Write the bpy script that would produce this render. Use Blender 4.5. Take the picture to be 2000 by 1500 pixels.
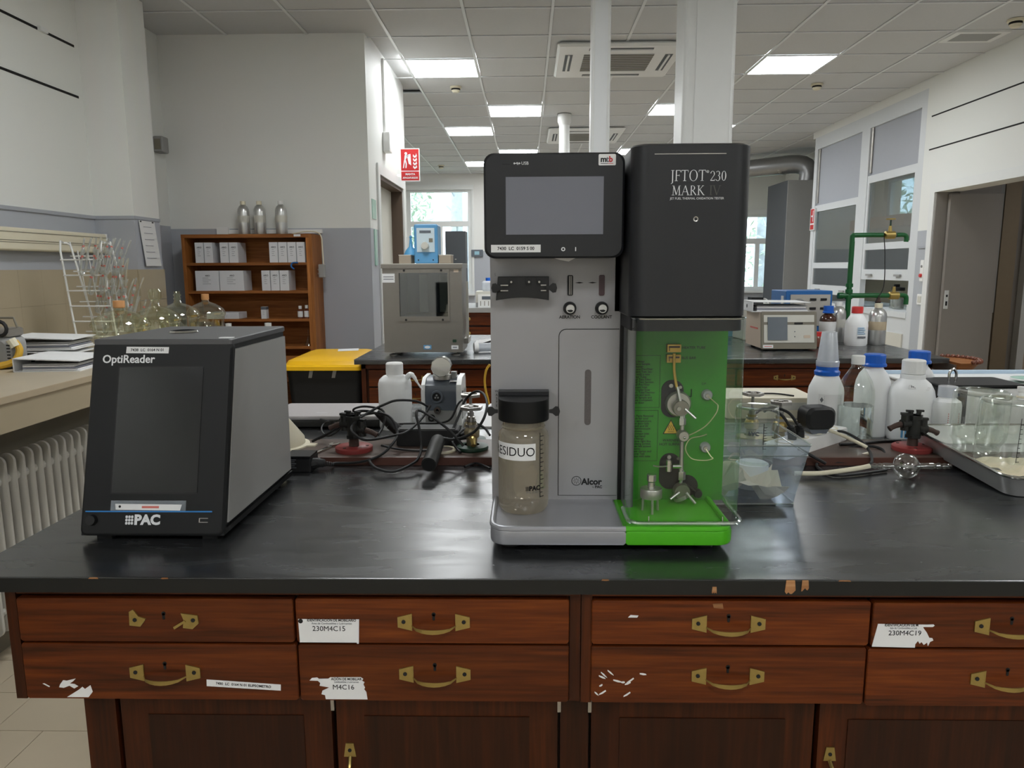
import bpy, bmesh, math, random
from mathutils import Matrix, Vector
random.seed(7)
for o in list(bpy.data.objects): bpy.data.objects.remove(o)
scn = bpy.context.scene
COL = scn.collection
R = math.radians

# ---------------------------------------------------------------- camera
cd = bpy.data.cameras.new('camera'); cam = bpy.data.objects.new('camera', cd); COL.objects.link(cam)
cd.sensor_width = 36; cd.lens = 36*1440/2000; cd.clip_start = .02; cd.clip_end = 200
cam.matrix_world = (Matrix.Translation((0, 0, 1.40)) @ Matrix.Rotation(R(1.1833), 4, 'Z')
                    @ Matrix.Rotation(R(90-8.9915), 4, 'X') @ Matrix.Rotation(R(-.28), 4, 'Z'))
scn.camera = cam

# ---------------------------------------------------------------- world, exposure
w = bpy.data.worlds.new('world'); scn.world = w; w.use_nodes = True
bg = w.node_tree.nodes['Background']
bg.inputs[0].default_value = (.80, .90, 1, 1); bg.inputs[1].default_value = 2.3
vs = scn.view_settings
vs.view_transform = 'Standard'; vs.look = 'None'; vs.gamma = 1; vs.exposure = 1.3; vs.use_curve_mapping = False
PANEL = 9.0     # emission of the ceiling panels in view
PANEL_FILL = 14.0   # emission of the unseen panels added as fill above and behind the camera

# ---------------------------------------------------------------- helpers
def lin(c):
    f = lambda t: t/12.92 if t <= .04045 else ((t+.055)/1.055)**2.4
    return (f(c[0]/255), f(c[1]/255), f(c[2]/255), 1)

MATS = {}
def mat(name, col, rough=.5, metal=0., var=.05, scale=18., bump=0., coat=0., alpha=None, spec=.5, trans=0., ior=1.45, sub=0., emit=0.):
    """plain procedural material: Principled, noise on colour and roughness, optional bump"""
    if name in MATS: return MATS[name]
    m = bpy.data.materials.new(name); m.use_nodes = True; nt = m.node_tree; N = nt.nodes; L = nt.links
    b = N['Principled BSDF']; c = lin(col)
    tc = N.new('ShaderNodeTexCoord'); nz = N.new('ShaderNodeTexNoise'); nz.inputs['Scale'].default_value = scale; nz.inputs['Detail'].default_value = 4
    L.new(tc.outputs['Object'], nz.inputs['Vector'])
    mx = N.new('ShaderNodeMix'); mx.data_type = 'RGBA'
    mx.inputs[6].default_value = tuple(t*(1-var) for t in c[:3])+(1,); mx.inputs[7].default_value = tuple(min(1, t*(1+var)) for t in c[:3])+(1,)
    L.new(nz.outputs['Fac'], mx.inputs[0]); L.new(mx.outputs[2], b.inputs['Base Color'])
    b.inputs['Roughness'].default_value = rough; b.inputs['Metallic'].default_value = metal
    b.inputs['Specular IOR Level'].default_value = spec; b.inputs['IOR'].default_value = ior
    b.inputs['Coat Weight'].default_value = coat; b.inputs['Coat Roughness'].default_value = .1
    b.inputs['Transmission Weight'].default_value = trans
    if sub: b.inputs['Subsurface Weight'].default_value = sub; b.inputs['Subsurface Radius'].default_value = (.02, .02, .02)
    if emit: b.inputs['Emission Color'].default_value = c; b.inputs['Emission Strength'].default_value = emit
    if bump:
        bp = N.new('ShaderNodeBump'); bp.inputs['Strength'].default_value = bump; bp.inputs['Distance'].default_value = .01
        L.new(nz.outputs['Fac'], bp.inputs['Height']); L.new(bp.outputs['Normal'], b.inputs['Normal'])
    MATS[name] = m; return m

def thin(name, tint=(235, 240, 236), refl=.06, rough=.03, haze=0., hazecol=(230, 235, 238)):
    """thin clear sheet: transparent with a fresnel gloss, optional milky share"""
    if name in MATS: return MATS[name]
    m = bpy.data.materials.new(name); m.use_nodes = True; nt = m.node_tree; N = nt.nodes; L = nt.links
    N.remove(N['Principled BSDF']); out = N['Material Output']
    tr = N.new('ShaderNodeBsdfTransparent'); tr.inputs[0].default_value = lin(tint)
    gl = N.new('ShaderNodeBsdfGlossy'); gl.inputs['Roughness'].default_value = rough; gl.inputs[0].default_value = (1, 1, 1, 1)
    lw = N.new('ShaderNodeLayerWeight'); lw.inputs['Blend'].default_value = .35
    ma = N.new('ShaderNodeMath'); ma.operation = 'MULTIPLY_ADD'; ma.inputs[1].default_value = .55; ma.inputs[2].default_value = refl
    pw = N.new('ShaderNodeMath'); pw.operation = 'POWER'; pw.inputs[1].default_value = 2.2
    L.new(lw.outputs['Facing'], pw.inputs[0]); L.new(pw.outputs[0], ma.inputs[0])
    base = tr
    if haze:
        df = N.new('ShaderNodeBsdfDiffuse'); df.inputs[0].default_value = lin(hazecol)
        tl = N.new('ShaderNodeBsdfTranslucent'); tl.inputs[0].default_value = lin(hazecol)
        m1 = N.new('ShaderNodeMixShader'); m1.inputs[0].default_value = .5; L.new(df.outputs[0], m1.inputs[1]); L.new(tl.outputs[0], m1.inputs[2])
        nz = N.new('ShaderNodeTexNoise'); nz.inputs['Scale'].default_value = 14; tc = N.new('ShaderNodeTexCoord'); L.new(tc.outputs['Object'], nz.inputs['Vector'])
        mr = N.new('ShaderNodeMapRange'); mr.inputs['To Min'].default_value = haze*.8; mr.inputs['To Max'].default_value = min(1, haze*1.2); L.new(nz.outputs['Fac'], mr.inputs['Value'])
        m2 = N.new('ShaderNodeMixShader'); L.new(mr.outputs[0], m2.inputs[0]); L.new(tr.outputs[0], m2.inputs[1]); L.new(m1.outputs[0], m2.inputs[2]); base = m2
    mx = N.new('ShaderNodeMixShader'); L.new(ma.outputs[0], mx.inputs[0]); L.new(base.outputs[0], mx.inputs[1]); L.new(gl.outputs[0], mx.inputs[2])
    L.new(mx.outputs[0], out.inputs[0]); MATS[name] = m; return m

def wood(name, dark, mid, light, sc=(1.2, 26, 26), rough=.38, coat=.2):
    if name in MATS: return MATS[name]
    m = bpy.data.materials.new(name); m.use_nodes = True; nt = m.node_tree; N = nt.nodes; L = nt.links; b = N['Principled BSDF']
    tc = N.new('ShaderNodeTexCoord'); oi = N.new('ShaderNodeObjectInfo'); mp = N.new('ShaderNodeMapping'); mp.inputs['Scale'].default_value = sc
    va = N.new('ShaderNodeVectorMath'); va.operation = 'MULTIPLY_ADD'
    cb = N.new('ShaderNodeCombineXYZ')
    for k in range(3): L.new(oi.outputs['Random'], cb.inputs[k])
    va.inputs[1].default_value = (7, 9, 11); L.new(cb.outputs[0], va.inputs[0]); L.new(tc.outputs['Object'], va.inputs[2]); L.new(va.outputs[0], mp.inputs['Vector'])
    n1 = N.new('ShaderNodeTexNoise'); n1.inputs['Scale'].default_value = 1.6; n1.inputs['Detail'].default_value = 6; n1.inputs['Distortion'].default_value = .8
    n2 = N.new('ShaderNodeTexNoise'); n2.inputs['Scale'].default_value = 7; n2.inputs['Detail'].default_value = 5
    L.new(mp.outputs[0], n1.inputs['Vector']); L.new(mp.outputs[0], n2.inputs['Vector'])
    md = N.new('ShaderNodeMix'); md.data_type = 'FLOAT'; md.inputs[0].default_value = .4; L.new(n1.outputs['Fac'], md.inputs[2]); L.new(n2.outputs['Fac'], md.inputs[3])
    cr = N.new('ShaderNodeValToRGB'); e = cr.color_ramp.elements; e[0].position = .3; e[0].color = lin(dark); e[1].position = .72; e[1].color = lin(light)
    x = cr.color_ramp.elements.new(.5); x.color = lin(mid)
    L.new(md.outputs[0], cr.inputs[0]); hs = N.new('ShaderNodeHueSaturation'); mr = N.new('ShaderNodeMapRange'); mr.inputs['To Min'].default_value = .82; mr.inputs['To Max'].default_value = 1.3
    L.new(oi.outputs['Random'], mr.inputs['Value']); L.new(mr.outputs[0], hs.inputs['Value']); L.new(cr.outputs[0], hs.inputs['Color']); L.new(hs.outputs[0], b.inputs['Base Color'])
    b.inputs['Roughness'].default_value = rough; b.inputs['Coat Weight'].default_value = coat; b.inputs['Coat Roughness'].default_value = .25; b.inputs['Specular IOR Level'].default_value = .25
    bp = N.new('ShaderNodeBump'); bp.inputs['Strength'].default_value = .1; bp.inputs['Distance'].default_value = .001
    L.new(md.outputs[0], bp.inputs['Height']); L.new(bp.outputs[0], b.inputs['Normal'])
    MATS[name] = m; return m

class M:
    def __init__(s): s.v = []; s.f = []; s.wn = False
    def add(s, vs, fs):
        o = len(s.v); s.v += [tuple(p) for p in vs]; s.f += [tuple(i+o for i in f) for f in fs]; return s
    def box(s, x0, x1, y0, y1, z0, z1):
        return s.add([(x0,y0,z0),(x1,y0,z0),(x1,y1,z0),(x0,y1,z0),(x0,y0,z1),(x1,y0,z1),(x1,y1,z1),(x0,y1,z1)],
                     [(3,2,1,0),(4,5,6,7),(0,1,5,4),(1,2,6,5),(2,3,7,6),(3,0,4,7)])
    def prism(s, poly, a0, a1, axis='z', inset=0., poly1=None):
        """extrude a 2D polygon (counter-clockwise) along an axis, optional bevel at both ends"""
        s.wn = True; n = len(poly); cx = sum(p[0] for p in poly)/n; cy = sum(p[1] for p in poly)/n
        def ring(a, k, pl):
            out = []
            for p in pl:
                q = (p[0]+(cx-p[0])*k, p[1]+(cy-p[1])*k)
                out.append({'z': (q[0], q[1], a), 'y': (q[0], a, q[1]), 'x': (a, q[0], q[1])}[axis])
            return out
        if inset:
            ex = max(abs(p[0]-cx) for p in poly); k = inset/max(ex, 1e-6); d = inset if a1 > a0 else -inset
            rs = [ring(a0, k, poly), ring(a0+d, 0, poly), ring(a1-d, 0, poly1 or poly), ring(a1, k, poly1 or poly)]
        else: rs = [ring(a0, 0, poly), ring(a1, 0, poly1 or poly)]
        vs = [p for r in rs for p in r]; fs = []
        for j in range(len(rs)-1):
            for i in range(n): fs.append((j*n+i, j*n+(i+1) % n, (j+1)*n+(i+1) % n, (j+1)*n+i))
        fs.append(tuple(range(n))[::-1]); fs.append(tuple((len(rs)-1)*n+i for i in range(n)))
        return s.add(vs, fs)
    def rbox(s, x0, x1, y0, y1, z0, z1, r=.01, axis='z', b=0., n=4):
        if axis == 'z': return s.prism(rr(x0, x1, y0, y1, r, n), z0, z1, 'z', b)
        if axis == 'y': return s.prism(rr(x0, x1, z0, z1, r, n), y0, y1, 'y', b)
        return s.prism(rr(y0, y1, z0, z1, r, n), x0, x1, 'x', b)
    def cyl(s, p0, p1, r0, r1=None, n=16, caps=True):
        p0 = Vector(p0); p1 = Vector(p1); r1 = r0 if r1 is None else r1; d = (p1-p0).normalized()
        u = d.orthogonal().normalized(); w_ = d.cross(u); vs = []
        for p, r in ((p0, r0), (p1, r1)):
            for i in range(n): a = 2*math.pi*i/n; vs.append(p+(u*math.cos(a)+w_*math.sin(a))*r)
        fs = [(i, (i+1) % n, n+(i+1) % n, n+i) for i in range(n)]
        if caps: fs += [tuple(range(n))[::-1], tuple(range(n, 2*n))]
        return s.add(vs, fs)
    def lathe(s, prof, c=(0, 0, 0), n=24, axis='z'):
        rows = []; vs = []; fs = []
        for r, z in prof:
            row = []
            for i in range(1 if r < 1e-6 else n):
                a = 2*math.pi*i/n; p = (r*math.cos(a), r*math.sin(a), z)
                if axis == 'y': p = (p[0], p[2], p[1])
                if axis == 'x': p = (p[2], p[0], p[1])
                row.append(len(vs)); vs.append((p[0]+c[0], p[1]+c[1], p[2]+c[2]))
            rows.append(row)
        for a, b in zip(rows, rows[1:]):
            for i in range(n):
                j = (i+1) % n
                if len(a) == 1 and len(b) == 1: break
                if len(a) == 1: fs.append((a[0], b[j], b[i]))
                elif len(b) == 1: fs.append((a[i], a[j], b[0]))
                else: fs.append((a[i], a[j], b[j], b[i]))
        return s.add(vs, fs)
    def tube(s, pts, r, n=8, sm=5, closed=False):
        P = [Vector(p) for p in pts]
        if sm > 1 and len(P) > 2:
            Q = []; m = len(P); rng = range(m if closed else m-1)
            for i in rng:
                a = P[(i-1) % m] if closed or i > 0 else P[0]; b = P[i]; c = P[(i+1) % m]; d = P[(i+2) % m] if closed or i+2 < m else P[-1]
                for k in range(sm):
                    t = k/sm; Q.append(.5*((2*b)+(c-a)*t+(2*a-5*b+4*c-d)*t*t+(3*b-a-3*c+d)*t**3))
            if not closed: Q.append(P[-1])
            P = Q
        m = len(P); vs = []; fs = []; u = None
        for i in range(m):
            d = (P[(i+1) % m]-P[i-1]) if closed else (P[min(i+1, m-1)]-P[max(i-1, 0)])
            d = d.normalized() if d.length > 1e-9 else Vector((0, 0, 1))
            u = d.orthogonal().normalized() if u is None else (u-d*u.dot(d)).normalized()
            w_ = d.cross(u); ri = r[min(i*len(r)//m, len(r)-1)] if isinstance(r, (list, tuple)) else r
            for k in range(n): a = 2*math.pi*k/n; vs.append(P[i]+(u*math.cos(a)+w_*math.sin(a))*ri)
        for i in range(m if closed else m-1):
            j = (i+1) % m
            for k in range(n): fs.append((i*n+k, i*n+(k+1) % n, j*n+(k+1) % n, j*n+k))
        if not closed: fs += [tuple(range(n))[::-1], tuple(range((m-1)*n, m*n))]
        return s.add(vs, fs)
    def sphere(s, c, r, n=16, sz=1.):
        return s.lathe([(0 if k in (0, 8) else r*math.sin(math.pi*k/8), -r*sz*math.cos(math.pi*k/8)) for k in range(9)], c, n)
    def quad(s, a, b, c, d): return s.add([a, b, c, d], [(0, 1, 2, 3)])
    def xf(s, m): s.v = [tuple(m @ Vector(p)) for p in s.v]; return s
    def build(s, name, m, parent=None, loc=None, rz=0., smooth=35, rx=0.):
        me = bpy.data.meshes.new(name); me.from_pydata(s.v, [], s.f); me.validate()
        bm = bmesh.new(); bm.from_mesh(me); bmesh.ops.recalc_face_normals(bm, faces=bm.faces); bm.to_mesh(me); bm.free()
        if smooth:
            me.shade_smooth(); me.set_sharp_from_angle(angle=R(smooth))
        me.materials.append(m if not isinstance(m, str) else MATS[m])
        o = bpy.data.objects.new(name, me); COL.objects.link(o)
        if parent: o.parent = parent
        if loc: o.location = loc
        if s.wn and smooth:
            w_ = o.modifiers.new('n', 'WEIGHTED_NORMAL'); w_.keep_sharp = True; w_.weight = 50
        o.rotation_euler = (rx, 0, rz); return o

def rr(x0, x1, y0, y1, r, n=4):
    r = min(r, (x1-x0)/2.001, (y1-y0)/2.001); out = []
    for cx, cy, a0 in ((x1-r, y0+r, -90), (x1-r, y1-r, 0), (x0+r, y1-r, 90), (x0+r, y0+r, 180)):
        for k in range(n+1): a = R(a0+90*k/n); out.append((cx+r*math.cos(a), cy+r*math.sin(a)))
    return out

def tag(o, label=None, cat=None, group=None, kind=None):
    if label: o['label'] = label
    if cat: o['category'] = cat
    if group: o['group'] = group
    if kind: o['kind'] = kind
    return o
def thing(name, label, cat, loc=(0, 0, 0), rz=0., group=None):
    o = bpy.data.objects.new(name, None); COL.objects.link(o); o.empty_display_size = .05
    o.location = loc; o.rotation_euler = (0, 0, rz); return tag(o, label, cat, group)
def struct(o): o['kind'] = 'structure'; return o
def copy_tree(o, parent=None):
    c = o.copy(); COL.objects.link(c); c.parent = parent
    for ch in list(o.children): copy_tree(ch, c)
    return c
def share(o, loc, parent=None, rz=None):
    c = o.copy(); COL.objects.link(c); c.parent = parent or o.parent; c.location = loc
    if rz is not None: c.rotation_euler = (0, 0, rz)
    return c
def frame(origin, tilt=0., rz=0.):
    """face frame: local x right, y up along the face, z outwards (towards -Y when rz = 0)"""
    return Matrix.Translation(origin) @ Matrix.Rotation(rz, 4, 'Z') @ Matrix.Rotation(R(90-tilt), 4, 'X')
def text(s, size, m, parent, fr, x, y, z=.0006, align='CENTER', name='lettering', sx=1., bold=0., space=1., rot=0.):
    c = bpy.data.curves.new('t', 'FONT'); c.body = s; c.size = size; c.align_x = align; c.align_y = 'CENTER'; c.resolution_u = 3
    c.space_character = space; c.space_line = .86; c.offset = bold; c.extrude = .00015
    t = bpy.data.objects.new('t', c); me = bpy.data.meshes.new_from_object(t); bpy.data.objects.remove(t); bpy.data.curves.remove(c)
    me.materials.clear(); me.materials.append(MATS[m] if isinstance(m, str) else m); me.name = name
    o = bpy.data.objects.new(name, me); COL.objects.link(o); o.parent = parent
    o.matrix_local = fr @ Matrix.Translation((x, y, z)) @ Matrix.Rotation(rot, 4, 'Z') @ Matrix.Diagonal((sx, 1, 1, 1)); return o
def onface(mb, fr): return mb.xf(fr)

# ---------------------------------------------------------------- materials
mat('white_wall', (232, 232, 228), .6, var=.02, scale=3)
mat('white_paint', (226, 227, 225), .4, var=.02)
mat('grey_paint', (165, 168, 175), .55, var=.02)
mat('ceiling_tile', (204, 205, 206), .8, var=.03, scale=40)
mat('bar_white', (226, 228, 229), .35, var=.01)
mat('beige_tile', (178, 165, 140), .25, var=.04, scale=6)
mat('beige_top', (182, 170, 148), .35, var=.06, scale=9)
mat('dark_gap', (22, 21, 20), .8)
mat('black_plastic', (14, 15, 16), .48, var=.08, scale=30, spec=.35)
mat('black_satin', (33, 34, 37), .4, var=.05, scale=30)
mat('soft_black', (24, 24, 25), .55, var=.1, scale=40)
mat('screen_grey', (116, 118, 127), .16, var=.01)  # room reflection is painted into this grey base colour
mat('screen_black', (9, 9, 11), .15, var=.1, scale=3)
mat('grey_metal_paint', (156, 155, 157), .38, metal=.25, var=.02)
mat('warm_grey_paint', (168, 167, 164), .42, metal=.15, var=.02)
mat('silver_paint', (168, 169, 174), .3, metal=.45, var=.02)
mat('green_paint', (78, 176, 28), .38, var=.04, scale=8)
mat('green_panel', (48, 132, 28), .42, var=.04, scale=8)
mat('chrome', (205, 204, 200), .16, metal=1, var=.03)
mat('tray_steel', (206, 206, 206), .28, metal=.6, var=.03)
mat('steel', (178, 174, 168), .3, metal=.85, var=.06, scale=60)
mat('brushed_steel', (138, 132, 124), .34, metal=.85, var=.05, scale=25)
mat('aluminium', (205, 205, 203), .28, metal=.9, var=.04)
mat('brass', (168, 146, 88), .36, metal=.85, var=.18, scale=60)
mat('pale_brass', (206, 200, 160), .3, metal=.7, var=.05)
mat('hinge_grey', (112, 114, 114), .4, metal=.2)
mat('hood_white', (208, 211, 213), .4, var=.02)
mat('gold_tube', (190, 156, 72), .4, metal=.5, var=.1)
mat('white_plastic', (236, 236, 234), .35, var=.02)
mat('cream_plastic', (222, 214, 190), .35, var=.03)
mat('milk_plastic', (240, 241, 241), .4, var=.01)
mat('blue_cap', (30, 98, 200), .3, var=.05)
mat('red_cap', (205, 50, 48), .35, var=.05)
mat('red_paint', (146, 62, 60), .4, var=.12, scale=25)
mat('green_pipe', (18, 88, 42), .3, var=.1)
mat('dark_green', (28, 58, 42), .4, var=.15)
mat('paper', (226, 226, 226), .7, var=.02)
mat('paper_print', (138, 140, 152), .7, var=.05)
mat('tissue', (228, 214, 188), .9, var=.04)
mat('ink', (20, 20, 22), .6)
mat('ink_grey', (110, 112, 118), .6)
mat('red_ink', (205, 110, 100), .6)
mat('white_ink', (225, 226, 228), .5)
mat('dim_ink', (84, 82, 76), .5)
mat('blue_line', (34, 120, 190), .4)
mat('yellow_plastic', (246, 190, 20), .38, var=.03)
mat('rubber_blue', (88, 160, 205), .45, var=.04)
mat('device_blue', (92, 152, 196), .35, var=.03)
mat('instrument_blue', (38, 102, 168), .4, var=.05)
mat('sign_red', (190, 38, 40), .4, var=.03)
mat('warn_yellow', (214, 174, 60), .45, var=.03)
mat('amber', (62, 30, 18), .15, var=.1, coat=.6)
mat('brown_goo', (110, 62, 44), .3, var=.2)
mat('iron_black', (44, 44, 42), .5, metal=.3, var=.2, scale=60)
mat('rust', (74, 58, 52), .6, metal=.2, var=.25, scale=60)
mat('cork', (205, 150, 100), .8, var=.15)
mat('pale_dish', (168, 205, 190), .2, var=.1)
mat('box_white', (222, 222, 225), .6, var=.02)
mat('radiator_white', (205, 203, 196), .35, var=.02)
mat('dark_grey_box', (72, 76, 80), .5, var=.05)
mat('mid_grey', (150, 150, 148), .5, var=.03)
mat('duct_grey', (150, 150, 150), .35, metal=.6, var=.06)
mat('beige_case', (196, 178, 158), .5, var=.03)
mat('taupe', (124, 118, 104), .5, var=.04)
mat('panel_light', (204, 202, 192), .45, var=.02)
mat('slate', (98, 104, 112), .25, var=.04)
mat('yellow_hose', (210, 165, 50), .45, var=.06)
mat('door_taupe', (150, 144, 138), .5, var=.02)
mat('door_brown', (92, 76, 64), .5, var=.06)
mat('leaf_green', (168, 184, 158), .7, var=.35, scale=30)  # paled so the leaves look overexposed; brightness put into the colour
mat('bark', (176, 178, 182), .9, var=.35, scale=9)  # bark paled likewise, outdoor brightness put into the colour
mat('lawn', (110, 120, 90), .9, var=.2, scale=2)
mat('board_beige', (182, 166, 140), .6, var=.05)
mat('inside_hood', (150, 134, 112), .5, var=.05)
mat('seal_black', (14, 14, 14), .5)
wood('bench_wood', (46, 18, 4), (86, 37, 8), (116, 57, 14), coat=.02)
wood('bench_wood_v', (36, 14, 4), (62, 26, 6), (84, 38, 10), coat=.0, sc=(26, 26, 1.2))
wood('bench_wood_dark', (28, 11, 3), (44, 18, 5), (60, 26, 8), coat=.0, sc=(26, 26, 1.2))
wood('shelf_wood', (112, 66, 30), (146, 90, 44), (172, 112, 60), rough=.5, coat=0)
wood('shelf_wood_v', (116, 70, 32), (150, 94, 46), (178, 116, 62), sc=(22, 22, 1.2), rough=.5, coat=0)
wood('worn_wood', (120, 80, 50), (156, 110, 72), (180, 140, 100), rough=.7, coat=0)
thin('clear_glass', (246, 249, 246), .07)
thin('tube_glass', (240, 242, 240), .12, haze=.3, hazecol=(225, 225, 222))
thin('jar_glass', (244, 247, 243), .1)
thin('beige_jar', (243, 239, 229), .06, haze=.24, hazecol=(214, 204, 186))
thin('window_glass', (236, 242, 244), .04)
thin('hood_glass', (200, 206, 206), .12)
thin('acrylic', (246, 250, 248), .035, rough=.04)
thin('frost_plastic', (235, 240, 245), .08, rough=.25, haze=.85, hazecol=(226, 229, 234))
thin('basket_plastic', (228, 236, 244), .07, rough=.12, haze=.15, hazecol=(205, 214, 226))
thin('old_glass', (240, 241, 226), .12)
m = mat('water', (240, 245, 245), .02, trans=1., ior=1.33, var=0)

def bench_top_material():
    m = bpy.data.materials.new('black_bench_top'); m.use_nodes = True; N = m.node_tree.nodes; L = m.node_tree.links; b = N['Principled BSDF']
    tc = N.new('ShaderNodeTexCoord'); mp = N.new('ShaderNodeMapping'); mp.inputs['Scale'].default_value = (2.2, 9, 2)
    n1 = N.new('ShaderNodeTexNoise'); n1.inputs['Scale'].default_value = 2.2; n1.inputs['Detail'].default_value = 8; n1.inputs['Distortion'].default_value = .6
    n2 = N.new('ShaderNodeTexNoise'); n2.inputs['Scale'].default_value = 60; n2.inputs['Detail'].default_value = 3
    L.new(tc.outputs['Object'], mp.inputs[0]); L.new(mp.outputs[0], n1.inputs['Vector']); L.new(tc.outputs['Object'], n2.inputs['Vector'])
    cr = N.new('ShaderNodeValToRGB'); e = cr.color_ramp.elements; e[0].position = .35; e[0].color = lin((38, 39, 40)); e[1].position = .8; e[1].color = lin((51, 52, 53))  # base colour lifted to stand in for broad glare on the top
    L.new(n1.outputs['Fac'], cr.inputs[0])
    cs = N.new('ShaderNodeValToRGB'); e = cs.color_ramp.elements; e[0].position = .745; e[0].color = (0, 0, 0, 1); e[1].position = .78; e[1].color = (1, 1, 1, 1)
    L.new(n2.outputs['Fac'], cs.inputs[0])
    mx = N.new('ShaderNodeMix'); mx.data_type = 'RGBA'; mx.inputs[7].default_value = lin((120, 122, 120)); L.new(cr.outputs[0], mx.inputs[6]); L.new(cs.outputs[0], mx.inputs[0])
    L.new(mx.outputs[2], b.inputs['Base Color'])
    rr_ = N.new('ShaderNodeMapRange'); rr_.inputs['From Min'].default_value = .3; rr_.inputs['From Max'].default_value = .7; rr_.inputs['To Min'].default_value = .2; rr_.inputs['To Max'].default_value = .3; b.inputs['Specular IOR Level'].default_value = 1.
    L.new(n1.outputs['Fac'], rr_.inputs[0]); L.new(rr_.outputs[0], b.inputs['Roughness'])
    bp = N.new('ShaderNodeBump'); bp.inputs['Strength'].default_value = .04; bp.inputs['Distance'].default_value = .0004; L.new(n1.outputs['Fac'], bp.inputs['Height']); L.new(bp.outputs[0], b.inputs['Normal'])
    MATS['bench_top'] = m
bench_top_material()

def painted_wall(name, zsplit, z2=None):
    """white paint above, grey dado paint below a painted line"""
    m = bpy.data.materials.new(name); m.use_nodes = True; N = m.node_tree.nodes; L = m.node_tree.links; b = N['Principled BSDF']
    g = N.new('ShaderNodeNewGeometry'); sp = N.new('ShaderNodeSeparateXYZ'); L.new(g.outputs['Position'], sp.inputs[0])
    gt = N.new('ShaderNodeMath'); gt.operation = 'GREATER_THAN'; gt.inputs[1].default_value = zsplit; L.new(sp.outputs['Z'], gt.inputs[0])
    nz = N.new('ShaderNodeTexNoise'); nz.inputs['Scale'].default_value = 2.5
    mx = N.new('ShaderNodeMix'); mx.data_type = 'RGBA'; mx.inputs[6].default_value = lin((176, 179, 186)); mx.inputs[7].default_value = lin((232, 232, 228)); L.new(gt.outputs[0], mx.inputs[0])
    m2 = N.new('ShaderNodeMix'); m2.data_type = 'RGBA'; m2.blend_type = 'MULTIPLY'; m2.inputs[0].default_value = .06; L.new(mx.outputs[2], m2.inputs[6]); L.new(nz.outputs['Color'], m2.inputs[7])
    L.new(m2.outputs[2], b.inputs['Base Color']); b.inputs['Roughness'].default_value = .6
    MATS[name] = m
painted_wall('wall_back_paint', 1.705); painted_wall('wall_left_paint', 1.725)

def floor_material():
    m = bpy.data.materials.new('floor_tiles'); m.use_nodes = True; N = m.node_tree.nodes; L = m.node_tree.links; b = N['Principled BSDF']
    tc = N.new('ShaderNodeTexCoord'); br = N.new('ShaderNodeTexBrick'); br.inputs['Scale'].default_value = 1; br.inputs['Brick Width'].default_value = .404; br.inputs['Row Height'].default_value = .204
    br.inputs['Mortar Size'].default_value = .0012; br.inputs['Color1'].default_value = lin((190, 176, 152)); br.inputs['Color2'].default_value = lin((198, 184, 160)); br.inputs['Mortar'].default_value = lin((120, 108, 92))
    L.new(tc.outputs['Object'], br.inputs['Vector']); L.new(br.outputs['Color'], b.inputs['Base Color']); b.inputs['Roughness'].default_value = .3; MATS['floor_tiles'] = m
floor_material(); mat('floor_tile', (194, 180, 156), .3, var=.05, scale=7); mat('grout', (120, 108, 92), .9)
# ================================================================ the room
ZC = 3.11; XL, XR = -2.75, 3.75; YF = 14.05
fl = struct(M().box(XL-.2, 6.8, -3.4, YF+.2, -.15, -.003).build('floor', 'floor_tiles'))
M().box(-2.75, -.73, 1.02, 3.06, -.003, -.0028).build('grout_bed', 'grout', fl)
ft = None
for r in range(10):
    off = {3: -1.643, 4: -1.487, 5: -1.643, 6: -1.75}.get(9-r, -1.6+.13*((r*7) % 5))
    y0 = 1.024+.204*r
    off = {4: -1.487, 5: -1.643, 6: -1.80, 7: -1.55, 8: -1.72}.get(r, off)
    x = off - .404*3
    for k in range(6):
        xa = max(x+.404*k, -2.75); xb = min(x+.404*(k+1)-.002, -.73)
        if xb-xa < .03: continue
        M().box(0, xb-xa, 0, .2015, -.003, .0).build('tile', 'floor_tile', fl, loc=(xa, y0, 0), smooth=0)

# ceiling: plain slab, hung grid of tiles and bars
ce = struct(M().box(XL-.2, 4.7, -3.4, YF+.2, 3.15, 3.3).box(4.7, 4.9, 9.95, YF+.2, 3.15, 3.3).box(XL, XR, -3.3, 4.64, ZC, 3.15).build('ceiling', 'ceiling_tile'))
GX, GY = -2.825, 4.66
LIGHTS = {(3, 3), (4, 6), (3, 8), (3, 13), (4, 11), (8, 3), (7, 6), (7, 11), (8, 8)}
ACS = {(5, 2), (5, 3), (6, 2), (6, 3), (5, 8), (5, 9), (6, 8), (6, 9)}
t0 = None
for i in range(16):
    for j in range(16):
        x0 = GX+.6*i; y0 = GY+.6*j
        if (i, j) in LIGHTS: continue
        if x0 < -1.5 and 5.7 < y0 < 7.3: continue
        if x0 > 3.5 and y0 < 9.9: continue
        if x0 > 4.4: continue
        xa = max(x0+.012, XL+.002) if i == 0 else x0+.012
        if t0 is None or i in (0, 10):
            w_ = (XR-.004 if (i == 10 and y0 < 9.9) else x0+.588)-xa
            t = M().box(0, w_, 0, .576, 0, .014).build('tile', 'ceiling_tile', ce, loc=(xa, y0+.012, ZC+.006), smooth=0)
            if i not in (0, 10) and t0 is None: t0 = t
        else: share(t0, (x0+.012, y0+.012, ZC+.006))
for i in range(1, 17):
    x0 = GX+.6*i; ya = 4.64 if x0 < 3.7 else 10.07
    if x0 > 4.7: continue
    segs = [(ya, YF)] if x0 > -1.21 else [(4.64, 5.76), (7.5, YF)]
    for a, b in segs: M().box(-.010, .010, 0, b-a, 0, .006).build('grid_bar', 'bar_white', ce, loc=(x0, a, ZC-.001), smooth=0)
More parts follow.
